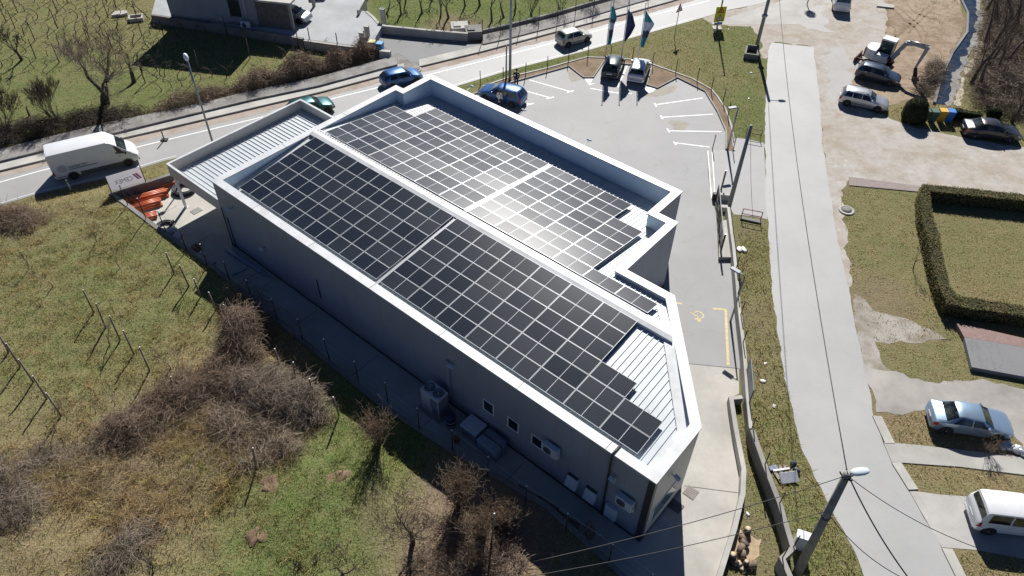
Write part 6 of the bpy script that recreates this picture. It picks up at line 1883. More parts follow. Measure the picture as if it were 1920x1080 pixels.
# upper left garden
b, h = ht((198, 195), 178, 48); tree("bare_tree", b, 7.2, "large bare spreading tree with low forking trunk in the upper left garden", 5, r=.24, depth=7, spread=.78, trunk=.17, up=.16, kids=(3, 3), ratio=.78, lean=.05, minr=.005, mats=(M_TRUNK, M_TWIG))
tree("bare_tree", at(41, 113), 3.2, "small bare tree with a round crown near the left edge of the upper garden", 8, r=.10, depth=7, spread=.7, trunk=.22, minr=.008)
tree("bare_shrub", at(106, 226), 4.0, "many stemmed bare shrub between the big bare tree and the road", 12, cat="shrub", stems=11, r=.05, depth=6, trunk=.30, spread=.42, minr=.008)
tree("bare_shrub", at(12, 246), 3.8, "many stemmed bare shrub cut by the left edge, above the road", 14, cat="shrub", stems=10, r=.05, depth=6, trunk=.30, spread=.42, minr=.008)
tree("pruned_tree", at(252, 154), 2.6, "small dark pruned stump with thin upright shoots right of the big bare tree", 18, r=.13, depth=4, trunk=.25, spread=.35)
tree("cut_stump", at(56, 217), .9, "short dark cut stump in the grass of the upper left garden", 19, cat="stump", r=.12, depth=1, trunk=.7, spread=.3)
# row of old vine trees beyond the driveway
for i, (x, y) in enumerate([(724, 26), (752, 27), (791, 24), (826, 31), (841, 33), (872, 12), (922, 41), (945, 33), (965, 20), (900, 10), (760, 4), (810, 2)]):
    tree("orchard_tree", at(x, y), 3.6 + .4 * (i % 3), "bare dark fruit tree in the vivid green orchard beyond the driveway", 40 + i, group="bare fruit trees of the upper orchard", r=.10, depth=6, trunk=.30, spread=.6, lean=.35, kids=(2, 3), minr=.008)
for i, (x, y, lab) in enumerate([(997, 28, "dense many stemmed shrub by the tall wire fence, left one"), (1052, 20, "dense dark shrub by the tall wire fence, middle one"), (1110, 6, "dense many stemmed shrub by the tall wire fence, right one")]):
    tree("fence_shrub", at(x, y), 3.3, lab, 60 + i, cat="shrub", stems=10, r=.05, depth=5, trunk=.4, spread=.34, mats=(M_TRUNK, M_TWIGD))
# wood at the right edge
for i, (x, y, h, dp) in enumerate([(1821, 157, 8.0, 6), (1836, 163, 6.5, 5), (1846, 128, 8.0, 6), (1866, 143, 6.5, 5), (1889, 118, 8.0, 6), (1897, 229, 5.5, 6), (1912, 98, 8.0, 6), (1861, 93, 7.0, 6), (1904, 55, 7.5, 6), (1872, 52, 7.0, 5), (1846, 84, 7.5, 6), (1935, 150, 8.0, 6), (1940, 80, 8.0, 5), (1885, 20, 7, 5), (1850, 20, 7, 5), (1920, 15, 7, 5)]):
    if i == 5: tree("bare_tree", at(x, y), h, "single bare tree behind the dark saloon, at the edge of the wood", 80 + i, r=.16, depth=dp, trunk=.34, spread=.5, lean=.1)
    else: tree("woodland_tree", at(x, y), h, "slender bare tree of the dark wood beyond the stream", 80 + i, group="bare trees of the wood", r=.17, depth=dp, trunk=.36, spread=.48, lean=.18)

# thickets: many thin arching canes inside an uneven outline
def thicket(name, outline, label, mat, dens=160, hgt=1.2, r=.007, seed=1, cat="bramble", mead=True, seg=4, kind=None, L=(.5, 1.2), droop=.2, edge=.9, gap=.0, loose=.12):
    rnd = random.Random(seed); g = np.random.default_rng(seed)
    pts_ = [(on_meadow(x, y) if mead else at(x, y)) for x, y in outline]
    P = np.array([[p.x, p.y] for p in pts_]); lo, hi = P.min(0) - .5, P.max(0) + .5
    Q = g.uniform(lo, hi, (int((hi - lo).prod() * dens), 2))
    ins = in_poly(Q, P); D = dist_line(Q, [tuple(p) for p in P] + [tuple(P[0])]); D = np.where(ins, D, -D)
    nz1 = vnoise(Q, .55, seed * 3.1); nz2 = vnoise(Q, 1.7, seed * 1.7)
    E = np.clip((D + .55 * nz1 + .25) / edge, 0, 1)
    keep = (g.random(len(Q)) < np.clip(E * 1.5, loose * (D > -.5), 1)) & (nz2 > gap - .9)
    Q, E, nz1, nz2 = Q[keep], E[keep], nz1[keep], nz2[keep]
    c0 = Vector((P[:, 0].mean(), P[:, 1].mean(), 0)); m = MB()
    c0.z = mz(c0.x, c0.y) if mead else 0
    for (x, y), e, n1, n2 in zip(Q, E, nz1, nz2):
        top = hgt * (.10 + .9 * e * np.clip(.62 + .75 * n1 + .35 * n2, .12, 1.25))
        gz = mz(x, y) if mead else 0.0
        z = gz + rnd.random() ** .8 * top
        d = Vector((rnd.gauss(0, 1), rnd.gauss(0, 1), rnd.gauss(.15, .5))).normalized()
        l = rnd.uniform(*L); p = Vector((x, y, z)); pts = [p.copy()]
        for k in range(seg):
            d = (d + Vector((rnd.gauss(0, .38), rnd.gauss(0, .38), rnd.gauss(-droop, .28)))).normalized()
            p = p + d * l / seg; p.z = max(p.z, gz - .05); pts.append(p.copy())
        w = r * rnd.uniform(.6, 1.4)
        m.tube([v - c0 for v in pts], [w] * seg + [w * .4], 3, cap=False, smooth=False)
    return tag(m.build(name, mat, None, c0), label, cat, None, kind)
thicket("bramble", [(425, 590), (455, 575), (490, 585), (503, 620), (490, 660), (470, 690), (430, 712), (395, 700), (420, 650), (432, 620)], "tall dense reddish brown bramble clump beside the shadow of the hall", M_TWIGR, 420, 1.7, seed=3)
thicket("bramble", [(430, 570), (470, 555), (500, 575), (495, 600), (450, 600)], "pale arching bare canes above the reddish bramble clump", M_TWIG, 42, 1.8, r=.012, seed=4, L=(.9, 2.0), gap=.2)
thicket("bramble", [(200, 815), (250, 770), (300, 730), (345, 705), (400, 700), (430, 715), (400, 745), (360, 775), (310, 800), (250, 830)], "low purple brown bramble bank left of the tall clump", M_TWIGR, 330, 1.05, seed=5)
thicket("bramble", [(430, 715), (470, 690), (520, 680), (560, 700), (600, 745), (612, 790), (575, 812), (530, 800), (480, 770), (440, 750)], "grey brown bramble mound with old stakes, at the edge of the hall shadow", M_TWIG, 400, 1.35, seed=6)
thicket("bramble", [(400, 760), (450, 755), (500, 790), (560, 815), (545, 860), (500, 870), (460, 880), (440, 840), (405, 800)], "pale tangled bramble mound above the green clover patch", M_STRAW, 300, .95, seed=7)
thicket("bramble", [(-40, 870), (60, 850), (120, 830), (100, 875), (60, 910), (90, 960), (40, 1000), (-40, 1000)], "grey bramble heap at the left edge of the meadow", M_TWIG, 170, .8, seed=8, gap=.3)
thicket("bramble", [(180, 1040), (230, 1000), (290, 975), (310, 990), (260, 1040), (230, 1080), (170, 1085)], "grey heap of cut twigs at the bottom left", M_TWIG, 200, .6, seed=9, gap=.2)
thicket("bramble", [(-60, 405), (20, 395), (60, 400), (90, 412), (50, 432), (0, 440), (-60, 440)], "dark bare thicket on the bank below the road, at the left edge", M_TWIGR, 260, .8, seed=10)
thicket("bramble", [(800, 1000), (850, 960), (900, 955), (960, 985), (985, 1050), (960, 1110), (800, 1110), (770, 1060)], "brown undergrowth round the hazel bushes at the bottom", M_TWIGR, 190, .5, seed=11, L=(.3, .8), gap=.2)
thicket("bramble", [(1722, 178), (1735, 140), (1755, 115), (1768, 120), (1762, 150), (1750, 185)], "bare grey thicket on the near bank of the stream", M_TWIG, 200, 1.1, seed=12, mead=False, r=.010)
thicket("undergrowth", [(1828, 205), (1826, 140), (1845, 60), (1850, -30), (1990, -30), (1990, 225), (1920, 232), (1870, 215)], "tangle of bare undergrowth on the floor of the wood", M_TWIG, 90, 1.1, seed=13, mead=False, r=.011, kind='stuff', cat="undergrowth", L=(.8, 1.9), gap=.35)
thicket("dead_weeds", [(40, 870), (150, 830), (240, 800), (330, 770), (430, 745), (540, 760), (600, 800), (540, 850), (450, 890), (430, 940), (300, 960), (160, 950), (90, 915)], "pale dead weeds and straw between the bramble heaps", M_STRAW, 55, .45, seed=15, r=.006, kind='stuff', cat="weeds", L=(.3, .8), gap=.35)
thicket("bramble", [(100, 850), (170, 815), (215, 800), (240, 815), (190, 850), (140, 885), (100, 890)], "thin grey bramble strip joining the left heap to the purple bank", M_TWIG, 110, .5, seed=16, gap=.3)
thicket("bramble", [(400, 690), (440, 690), (470, 720), (450, 770), (410, 770), (385, 740)], "brown tangle linking the bramble mounds in the middle", M_TWIGR, 260, 1.0, seed=17, gap=.2)
bl = [(480, 170), (560, 152), (640, 128), (707, 104)]
thicket("bare_hedge", bl + [(708, 92), (640, 112), (560, 135), (480, 152)], "dense brown leafless hedge between the vineyard and the pavement", M_TWIGR, 520, 1.9, seed=20, mead=False, r=.010, cat="hedge", L=(.4, .9), edge=.35, loose=.02)
thicket("roadside_scrub", [(285, 222), (380, 196), (480, 172), (480, 158), (380, 180), (290, 206)], "low brown scrub along the pavement left of the dense hedge", M_TWIGR, 260, 1.1, seed=21, mead=False, r=.009, cat="scrub", L=(.4, .9), edge=.5)
thicket("roadside_scrub", [(-60, 300), (60, 268), (200, 238), (290, 220), (285, 206), (200, 205), (100, 222), (0, 240), (-60, 255)], "dark tangled scrub on the bank behind the white van", M_TWIGD, 150, 1.1, seed=22, mead=False, r=.010, cat="scrub", L=(.5, 1.3), gap=.3)

# hazel bushes and bare trees at the bottom
def hazel(P, h, label, seed, nst=60, group=None):
    rnd = random.Random(seed); m, ck = MB(), MB()
    for i in range(nst):
        a = rnd.uniform(0, 6.283); sp = rnd.uniform(.05, .48)
        d = Vector((math.cos(a) * sp, math.sin(a) * sp, 1)).normalized()
        p = Vector((rnd.gauss(0, .12), rnd.gauss(0, .12), -.05)); L = h * rnd.uniform(.75, 1.05); pts = [p.copy()]
        for k in range(5):
            d = (d + Vector((rnd.gauss(0, .07), rnd.gauss(0, .07), 0))).normalized(); p = p + d * L / 5; pts.append(p.copy())
        m.tube(pts, [.016, .014, .012, .010, .008, .005], 3, cap=False)
        for q in range(12):
            t = rnd.uniform(.35, 1); j = min(4, int(t * 5)); b = pts[j].lerp(pts[j + 1], t * 5 - j)
            e = b + Vector((rnd.gauss(0, .16), rnd.gauss(0, .16), rnd.uniform(.05, .32)))
            m.tube([b, e], [.006, .004], 3, cap=False)
            for _ in range(2):
                c = b.lerp(e, rnd.uniform(.4, 1)); ck.tube([c, c + Vector((rnd.gauss(0, .015), rnd.gauss(0, .015), -rnd.uniform(.04, .09)))], [.011, .006], 3, cap=False)
    r_ = empty("hazel_bush", P, 0, label, "shrub", group)
    m.build("stems", M_TWIGR, r_); ck.build("catkins", M_CATKIN, r_)
hazel(on_meadow(709, 831), 2.7, "upright hazel bush with tan catkins, farthest left at the edge of the hall shadow", 1, 60)
hazel(on_meadow(862, 946), 3.0, "wide hazel bush with tan catkins, directly below the covered boxes", 2, 95)
hazel(on_meadow(902, 1012), 2.8, "hazel bush with tan catkins nearest the tall stake at the bottom", 3, 70)
hazel(on_meadow(945, 985), 1.9, "small hazel bush against the yard fence at the bottom", 4, 40)
hazel(on_meadow(895, 1060), 1.6, "low hazel sprout at the bottom edge", 5, 35)
b = on_meadow(774, 1018); tree("bare_tree", b, 4.3, "dark bare fruit tree with crooked limbs at the bottom, between clover and hazels", 31, r=.12, depth=7, trunk=.24, spread=.74, up=.16, kids=(2, 3), ratio=.76)
b = on_meadow(640, 1092); tree("bare_tree", b, 3.0, "bare fruit tree cut by the bottom edge", 32, r=.09, depth=6, trunk=.24, spread=.75, up=.12, kids=(2, 3), ratio=.76)
b = on_meadow(575, 1100); tree("bare_tree", b, 2.4, "small bare tree cut by the bottom edge, left of the other", 33, r=.07, depth=6, trunk=.26, spread=.7, ratio=.74)
b = on_meadow(290, 1095); tree("bare_tree", b, 2.4, "small bare tree with crooked branches at the bottom left edge", 34, r=.07, depth=6, trunk=.26, spread=.7, ratio=.74)
for i, (x, y, h, lab) in enumerate([(181, 453, 1.9, "below the banner wall"), (226, 503, 1.8, "right of centre in the upper meadow"), (54, 502, 1.5, "nearest the left edge"), (100, 537, 1.5, "with pale twigs in the middle of the upper meadow"),
        (207, 645, 2.0, "tied beside two wooden stakes"), (217, 758, 1.3, "just above the purple bramble bank"), (104, 806, 2.2, "at the end of the left stake row"), (320, 690, 2.1, "left one of the pair by the brambles"), (337, 696, 2.2, "right one of the pair by the brambles"), (345, 560, 1.2, "between stakes near the hall shadow")]):
    tree("fruit_sapling", on_meadow(x, y), h, "thin bare sapling in the meadow, " + lab, 100 + i, r=.035, depth=5, trunk=.34, spread=.5, kids=(2, 3), mats=(M_TRUNK, M_TWIG), minr=.006)
tree("fruit_sapling", at(1712, 506), 2.3, "thin crooked bare sapling in the grass beside the long hedge", 120, r=.045, depth=5, trunk=.36, spread=.55, mats=(M_TRUNK, M_TWIGD))
tree("bare_shrub", at(1852, 850), 1.35, "small reddish bare shrub beside the silver sacks", 121, cat="shrub", stems=9, r=.022, depth=4, trunk=.45, spread=.4, mats=(M_TRUNK, M_TWIGR))
tree("bare_shrub", at(1880, 262), 1.2, "dark bare shrub at the nose of the dark saloon", 122, cat="shrub", stems=9, r=.03, depth=4, trunk=.45, spread=.5)

# wooden stakes of the meadow
stk = [((175.7, 586), (155.5, 543.7)), ((197.5, 615), (180, 569)), ((225, 637.5), (205, 592.5)), ((250.7, 663.7), (231, 620)), ((280.5, 695.5), (261, 651)),
       ((16, 660), (-2, 628)), ((38, 688), (11, 644)), ((62.5, 717), (34.5, 674)), ((87.5, 747.5), (61, 705)), ((114.5, 780), (86, 737)),
       ((326, 512), (311, 474)), ((354, 536), (336, 497)), ((376.6, 557), (363, 523)), ((405, 581.5), (391, 548)), ((429, 603), (419, 571)),
       ((525, 690), (515, 654)), ((554, 712), (549.5, 679)), ((587, 742), (580, 710)), ((636, 780), (624.5, 744.5)), ((480, 882), (474, 840)), ((921, 1021), (927, 963)), ((322, 732), (320, 706))]
grp = lambda i: ("wooden stakes, row below the saplings" if i < 5 else "wooden stakes, row at the left edge" if i < 10 else "wooden stakes, row running into the hall shadow" if i < 15 else "wooden stakes among the brambles" if i < 18 else None)
labs = {0: "grey wooden stake in the short row in the middle of the meadow", 5: "grey wooden stake in the row nearest the left edge", 10: "grey wooden stake in the row running into the hall shadow", 15: "old wooden stake standing in the grey bramble mound",
        18: "single pale topped stake at the edge of the clover patch", 19: "single stake in the pale tangled bramble mound", 20: "tall dark stake among the hazel bushes at the bottom", 21: "short stake in the purple bramble bank"}
for i, (b, t) in enumerate(stk):
    P = on_meadow(*b); h = height(P, *t)
    T_ = CAM + ray(*t) * ((P.z + h - CAMH) / ray(*t).z)
    m = MB(); d = Vector((T_.x - P.x, T_.y - P.y, h)); m.tube([(0, 0, -.1), d], [.055, .045], 7); m.lathe([(.045, 0), (.02, .012)], 7, d, mi=1)
    k = max(j for j in labs if j <= i)
    tag(m.build("wooden_stake", [M_WOOD, M_WFRAME], None, P), labs[k], "stake", grp(i))
# planting holes with seedlings
M_HOLE = m_gravel("dug_soil", ((.20, .14, .09), (.25, .175, .115), (.12, .08, .05)))
for (x, y, lab) in ((507, 908, "oval planting hole with bare earth, left one of the upper pair"), (631, 895, "round planting hole with bare earth, right one of the upper pair"), (482, 1003, "planting hole with bare earth at the bottom of the clover")):
    P = on_meadow(x, y); r_ = empty("planting_hole", P + Vector((0, 0, .02)), random.uniform(0, 6), lab, "planting hole")
    m = MB(); rnd = random.Random(x); v = [(0, 0, -.01)]
    for ring_, (rr, zz) in enumerate(((.16, -.01), (.30, .03), (.44, .02), (.56, -.05))):
        for k in range(18):
            a = k / 18 * 6.283; q = rr * (1 + .28 * math.sin(a * 2 + x) + .15 * math.sin(a * 5 + x) + rnd.uniform(-.12, .12)); v.append((q * math.cos(a), q * .8 * math.sin(a), zz + rnd.uniform(-.02, .02)))
    fs = [(0, 1 + k, 1 + (k + 1) % 18) for k in range(18)] + [(1 + a * 18 + k, 1 + a * 18 + 18 + k, 1 + a * 18 + 18 + (k + 1) % 18, 1 + a * 18 + (k + 1) % 18) for a in range(3) for k in range(18)]
    m.add(v, fs, 0, True); m.build("soil_ring", M_HOLE, r_)
    m = MB(); m.tube([(0, 0, 0), (.02, .01, .25), (-.02, .02, .5)], [.012, .009, .005], 4); m.tube([(.02, .01, .25), (.1, .05, .42)], .005, 3); m.build("seedling", M_TRUNK, r_)

# ------------------------------------------------------------------ clipped hedges
def leaf_cards(m, P, Nn, size, rnd, mi=0):
    n1 = (Nn + Vector((rnd.gauss(0, .6), rnd.gauss(0, .6), rnd.gauss(0, .6)))).normalized()
    a = n1.orthogonal().normalized(); b = n1.cross(a); q = rnd.uniform(0, 6.283)
    a, b = a * math.cos(q) + b * math.sin(q), b * math.cos(q) - a * math.sin(q)
    s = size * rnd.uniform(.6, 1.4)
    m.add([P - a * s, P + b * s * .5, P + a * s, P - b * s * .5], [(0, 1, 2, 3)], mi)
def hedge(name, outlines, h, label, seed, dens=130, size=.06, mats=None, z0=0.0):
    """outlines: convex ground pieces (world points) that join to the hedge"""
    rnd = random.Random(seed); core, lf = MB(), MB()
    c0 = Vector((outlines[0][0][0], outlines[0][0][1], 0))
    for poly in outlines:
        P = [Vector((p[0], p[1])) - c0.to_2d() for p in poly]
        ar = sum(P[i].x * P[(i + 1) % len(P)].y - P[(i + 1) % len(P)].x * P[i].y for i in range(len(P))) / 2
        if ar < 0: P = P[::-1]
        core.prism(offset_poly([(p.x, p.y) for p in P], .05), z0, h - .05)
        xs_, ys_ = [p.x for p in P], [p.y for p in P]
        arr = np.array([[p.x, p.y] for p in P])
        k = int(abs(ar) * dens)
        Q = np.c_[rng.uniform(min(xs_), max(xs_), k * 4), rng.uniform(min(ys_), max(ys_), k * 4)]
        Q = Q[in_poly(Q, P)][:k]
        for q in Q: leaf_cards(lf, Vector((q[0], q[1], h + rnd.gauss(-.01, .03) + .07 * noise.noise(Vector((q[0] * .9, q[1] * .9, 2)))) ), Vector((0, 0, 1)), size, rnd)
        for i in range(len(P)):
            a, b = P[i], P[(i + 1) % len(P)]; e = b - a; nn = Vector((e.y, -e.x, 0)).normalized()
            for _ in range(int(e.length * h * dens * .8)):
                p = a + e * rnd.random(); leaf_cards(lf, Vector((p.x, p.y, z0 + (h - z0) * rnd.random())) + nn * rnd.gauss(0, .03), nn, size, rnd)
    r_ = empty(name, c0, 0, label, "hedge")
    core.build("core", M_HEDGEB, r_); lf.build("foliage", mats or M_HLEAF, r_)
HH_ = 1.05
az = lambda L: [at(x, y, HH_) for x, y in L]
hedge("clipped_hedge", [az([(1731, 344), (1860, 357), (1990, 371), (1990, 384), (1920, 376), (1743, 357)]), az([(1731, 344), (1743, 357), (1749, 400), (1728, 400), (1726, 360)]), az([(1728, 400), (1749, 400), (1762, 440), (1771, 490), (1748, 490), (1737, 440)]), az([(1748, 490), (1771, 490), (1783, 540), (1796, 553), (1776, 568), (1762, 540)]),
        az([(1776, 568), (1796, 553), (1920, 572), (1990, 582), (1990, 601), (1920, 591), (1815, 577)])], HH_, "long clipped hedge enclosing the square lawn on three sides", 1, dens=240)
hedge("clipped_hedge", [[at(x, y, .9) for x, y in [(1788, 201), (1842, 210), (1843, 215), (1787, 207)]]], .9, "low dark clipped hedge behind the rubbish bins", 2, mats=M_DLEAF, dens=200)
def topiary(P, rx, h, label, seed, n=3000, size=.06):
    rnd = random.Random(seed); lf = MB(); core = MB()
    prof_ = [(.80, 0), (1.0, .18), (1.02, .45), (.92, .72), (.65, .92), (.30, 1.0)]
    core.lathe([(rx * a * .93, h * b * .97) for a, b in prof_], 14)
    for _ in range(n):
        t = rnd.random(); a = rnd.uniform(0, 6.283); rr = np.interp(t, [p[1] for p in prof_], [p[0] for p in prof_]) * rx * rnd.uniform(.93, 1.03)
        if rnd.random() < .2: rr *= math.sqrt(rnd.random()); t = 1 - .35 * (rr / rx) ** 2
        p = Vector((rr * math.cos(a), rr * math.sin(a), h * t)); leaf_cards(lf, p, Vector((p.x, p.y, .5 * (t - .3))).normalized(), size, rnd)
    r_ = empty("clipped_bush", P, 0, label, "bush"); core.build("core", M_HEDGEB, r_); lf.build("foliage", M_DLEAF, r_)
topiary(at(1709, 226), .95, 2.0, "dark round topped clipped bush left of the rubbish bins", 1)
topiary(at(1861, 219), .55, .85, "small dark round bush at the end of the low hedge", 2, 900)
r_ = empty("small_tree", at(1513, 9), 0, "small round evergreen tree at the top edge by the junction", "tree")
m = MB(); m.tube([(0, 0, 0), (0, 0, 1.6)], .05, 6); m.build("trunk", M_TRUNK, r_)
m = MB(); rnd = random.Random(5)
for _ in range(900):
    d = Vector((rnd.gauss(0, 1), rnd.gauss(0, 1), rnd.gauss(0, 1))).normalized(); leaf_cards(m, Vector((0, 0, 1.9)) + d * .62 * rnd.uniform(.5, 1), d, .07, rnd)
m.build("crown", M_HLEAF, r_)

# ------------------------------------------------------------------ vineyard beside the house
def vine_mesh(seed):
    rnd = random.Random(seed); m = MB()
    p = Vector((0, 0, -.05)); pts = [p.copy()]; d = Vector((rnd.gauss(0, .15), rnd.gauss(0, .15), 1))
    for k in range(4):
        d = (d + Vector((rnd.gauss(0, .35), rnd.gauss(0, .35), .3))).normalized(); p = p + d * .22; pts.append(p.copy())
    m.tube(pts, [.045, .038, .032, .028, .02], 5)
    for q in range(4):
        b = pts[-1] if q else pts[-2]; d = Vector((rnd.choice((-1, 1)), rnd.gauss(0, .25), rnd.uniform(.1, .8))).normalized()
        e = b + d * rnd.uniform(.3, .7); m.tube([b, b.lerp(e, .5) + Vector((0, rnd.gauss(0, .06), .06)), e, e + Vector((d.x * .2, rnd.gauss(0, .1), rnd.uniform(-.1, .3)))], [.018, .014, .010, .006], 4)
    return m.mesh("grape_vine", M_TRUNK)
vines = [vine_mesh(s) for s in range(6)]
pm = MB(); pm.tube([(0, 0, -.1), (.03, .02, 1.9)], [.05, .04], 6); vpost = pm.mesh("vineyard_post", M_TRUNK)
sm = MB(); sm.tube([(0, 0, 1.7), (1.15, 0, 0)], [.04, .04], 5); sm.tube([(0, 0, -.1), (0, 0, 1.9)], [.05, .04], 6); spost = sm.mesh("braced_vineyard_post", M_TRUNK)
r0a, r0b = at(262, 178), at(470, 128)
rd = (r0b - r0a).to_2d().normalized(); ra_ = math.atan2(rd.y, rd.x); rn = Vector((-rd.y, rd.x))
rnd = random.Random(3)
nv = 0
extra = MB()
wallA, wallB = at(300, 42), at(700, 98)
def in_garden(p):
    x, y = project((p.x, p.y, 0))
    if not (-40 < x < 690 and -30 < y): return False
    lim = np.interp(x, [-40, 0, 200, 280, 300, 460, 568, 700], [150, 130, 130, 130, 135, 128, 106, 88]) + 38 * (x > 255) * (x < 520)
    lim = min(lim, np.interp(x, [200, 480, 700], [205, 128, 84]) - 4)
    up = np.interp(x, [-40, 270, 284, 568, 668, 700], [-30, -30, 36, 88, 100, 100]) if x > 270 else -30
    return up < y < lim
for k in range(-1, 17):
    o = r0a.to_2d() + rn * (1.85 * k)
    s = -34 + rnd.uniform(-.65, .65)
    j = rnd.randint(0, 3)
    while s < 30:
        p = o + rd * s
        if in_garden(p):
            if j % 5 == 0:
                if rnd.random() < .8:
                    ob = link("vineyard_post", spost if rnd.random() < .12 else vpost, None, (p.x, p.y, 0), ra_ + rnd.gauss(0, .3)); ob.rotation_euler.x = rnd.gauss(0, .05)
                    tag(ob, "dark wooden post in the bare vineyard left of the grey house", "post", "vineyard posts")
            elif rnd.random() < .82 and nv >= 296:
                vm = rnd.choice(vines); sc_ = rnd.uniform(.8, 1.1); q_ = rnd.uniform(0, 6.28); cq, sq = math.cos(q_) * sc_, math.sin(q_) * sc_
                extra.add([(p.x + v_.co.x * cq - v_.co.y * sq, p.y + v_.co.x * sq + v_.co.y * cq, v_.co.z * sc_) for v_ in vm.vertices], [tuple(f_.vertices) for f_ in vm.polygons], 0, True)
            elif rnd.random() < .82:
                ob = link("grape_vine", rnd.choice(vines), None, (p.x + rnd.gauss(0, .15), p.y + rnd.gauss(0, .15), 0), ra_ + rnd.gauss(0, .25) + (math.pi if rnd.random() < .5 else 0)); nv += 1
                sc_ = rnd.uniform(.8, 1.15); ob.scale = (sc_,) * 3
                tag(ob, "gnarled bare grape vine in the vineyard left of the grey house", "grape vine", "grape vines")
        s += .92; j += 1

if extra.v: tag(extra.build("distant_vines", M_TRUNK), "far rows of bare grape vines at the top left", "grape vines", None, 'stuff')
print("vines", nv, len(extra.v))
# ------------------------------------------------------------------ grass
def m_grass(name):
    n = N(name); g = n.attr("green"); r = n.attr("rnd")
    x = n.mix(n.ramp(g, .0, .55), (.29, .228, .148), (.21, .195, .075))
    x = n.mix(n.ramp(g, .45, 1.0), x, (.095, .165, .03))
    x = n.mix(n.ramp(r, .0, 1.0), x, n.mix(.5, x, (.36, .31, .19)))
    x = n.mix(n.ramp(r, .25, .0), x, (.06, .055, .025))
    x = n.mix(1.0, x, (1.75, 1.62, 1.45), 'MULTIPLY')
    n.set(x, .75, 0, .25)
    tl = n.node("ShaderNodeBsdfTranslucent"); n.put(tl.inputs[0], x)
    mx = n.node("ShaderNodeMixShader"); mx.inputs[0].default_value = .45
    n.t.links.new(n.b.outputs[0], mx.inputs[1]); n.t.links.new(tl.outputs[0], mx.inputs[2]); n.t.links.new(mx.outputs[0], n.t.nodes["Material Output"].inputs[0])
    return n.mat
M_GRASS = m_grass("grass_blades")
def grass(name, poly, dens, hmin, hmax, w, label, z=None, seed=1, lean=.6, excl=(), patchy=.5, clump=0):
    g = np.random.default_rng(seed)
    P = np.array([[p[0], p[1]] for p in poly]); lo, hi = P.min(0), P.max(0)
    n = int((hi - lo).prod() * dens)
    Q = g.uniform(lo, hi, (n, 2)); Q = Q[in_poly(Q, P)]
    # only what the photograph can show
    X = np.c_[Q, np.zeros(len(Q))] - np.array(CAM); M3 = np.array([list(r_) for r_ in CR]); C_ = X @ M3.T
    u, v = 960 + F * C_[:, 0] / C_[:, 2], 540 + F * C_[:, 1] / C_[:, 2]
    ok = (C_[:, 2] > 0) & (u > -260) & (u < 2180) & (v > -160) & (v < 1300); Q = Q[ok]
    for e in excl: Q = Q[~in_poly(Q, e)]
    cl = np.sin(Q[:, 0] * 1.9 + np.sin(Q[:, 1] * 1.3) * 2) * np.sin(Q[:, 1] * 2.3 + np.sin(Q[:, 0] * 1.1) * 2)
    Q = Q[g.random(len(Q)) < 1 - patchy * (cl < -.1)]
    soil = g_soil(Q); Q = Q[g.random(len(Q)) > np.clip((soil - .25) * 2.2, 0, .93)]
    if clump:
        Q = Q[vnoise(Q, .28, 9.0) > -.12]
        Q = np.repeat(Q, clump, 0); Q = Q + g.normal(0, .10, Q.shape)
    n = len(Q)
    gr = np.clip(g_green(Q) + g.normal(0, .13, n) + .18 * np.sin(Q[:, 0] * .9) * np.sin(Q[:, 1] * .8 + 1), 0, 1)
    gr = np.clip(gr + .30 * vnoise(Q, .33, 4.0) + .18 * vnoise(Q, 1.1, 8.0), 0, 1)
    zz = np.array([mz(*q) for q in Q]) if z is None else np.full(n, z)
    dry = np.clip(1 - gr * 1.6, 0, 1)
    h = g.uniform(hmin, hmax, n) * (1 + .6 * dry)
    if clump: h = h * np.repeat(g.uniform(.5, 1.25, n // clump), clump); gr = np.clip(gr + np.repeat(g.normal(-.08, .16, n // clump), clump), 0, 1)
    a = g.uniform(0, 6.283, n); ln = g.normal(0, lean, (n, 2)) * h[:, None] + np.array([.10, -.10]) * dry[:, None] * h[:, None] * 3
    d = np.c_[np.cos(a), np.sin(a)] * (w * g.uniform(.6, 1.4, n))[:, None]
    V = np.empty((n, 3, 3)); V[:, 0, :2] = Q - d; V[:, 1, :2] = Q + d; V[:, 0, 2] = V[:, 1, 2] = zz - .01
    V[:, 2, :2] = Q + ln; V[:, 2, 2] = zz + h
    me = bpy.data.meshes.new(name)
    me.vertices.add(n * 3); me.vertices.foreach_set("co", V.ravel())
    me.loops.add(n * 3); me.loops.foreach_set("vertex_index", np.arange(n * 3)); me.polygons.add(n)
    me.polygons.foreach_set("loop_start", np.arange(0, n * 3, 3)); me.polygons.foreach_set("loop_total", np.full(n, 3)); me.update()
    for nm, val in (("green", np.repeat(gr, 3)), ("rnd", np.repeat(g.random(n), 3))):
        at_ = me.attributes.new(nm, 'FLOAT', 'POINT'); at_.data.foreach_set("value", val.astype(np.float32))
    me.materials.append(M_GRASS)
    return tag(link(name, me), label, "grass", None, 'stuff')
def px(L, z=0): return [at(x, y, z) for x, y in L]
MEAD_VIS = [p for p in LW] + px([(1190, 1150), (-60, 1150), (-60, 420)]) + px([(0, 388), (62, 369), (200, 337), (310, 304), (350, 300)])
grass("meadow_grass", MEAD_VIS, 105, .06, .18, .016, "rough grass of the meadow, from straw to lush green", None, 1)
strawp = px([(250, 800), (330, 770), (400, 740), (520, 760), (600, 800), (560, 860), (480, 900), (440, 960), (300, 990), (120, 980), (60, 900), (150, 850)], .75)
grass("meadow_tufts", MEAD_VIS, 9, .12, .26, .014, "taller tufts and dry weeds scattered over the meadow", None, 31, lean=.8, clump=12)
grass("dry_grass", strawp, 110, .18, .38, .014, "long matted straw coloured grass in the lower left meadow", None, 2, lean=1.0)
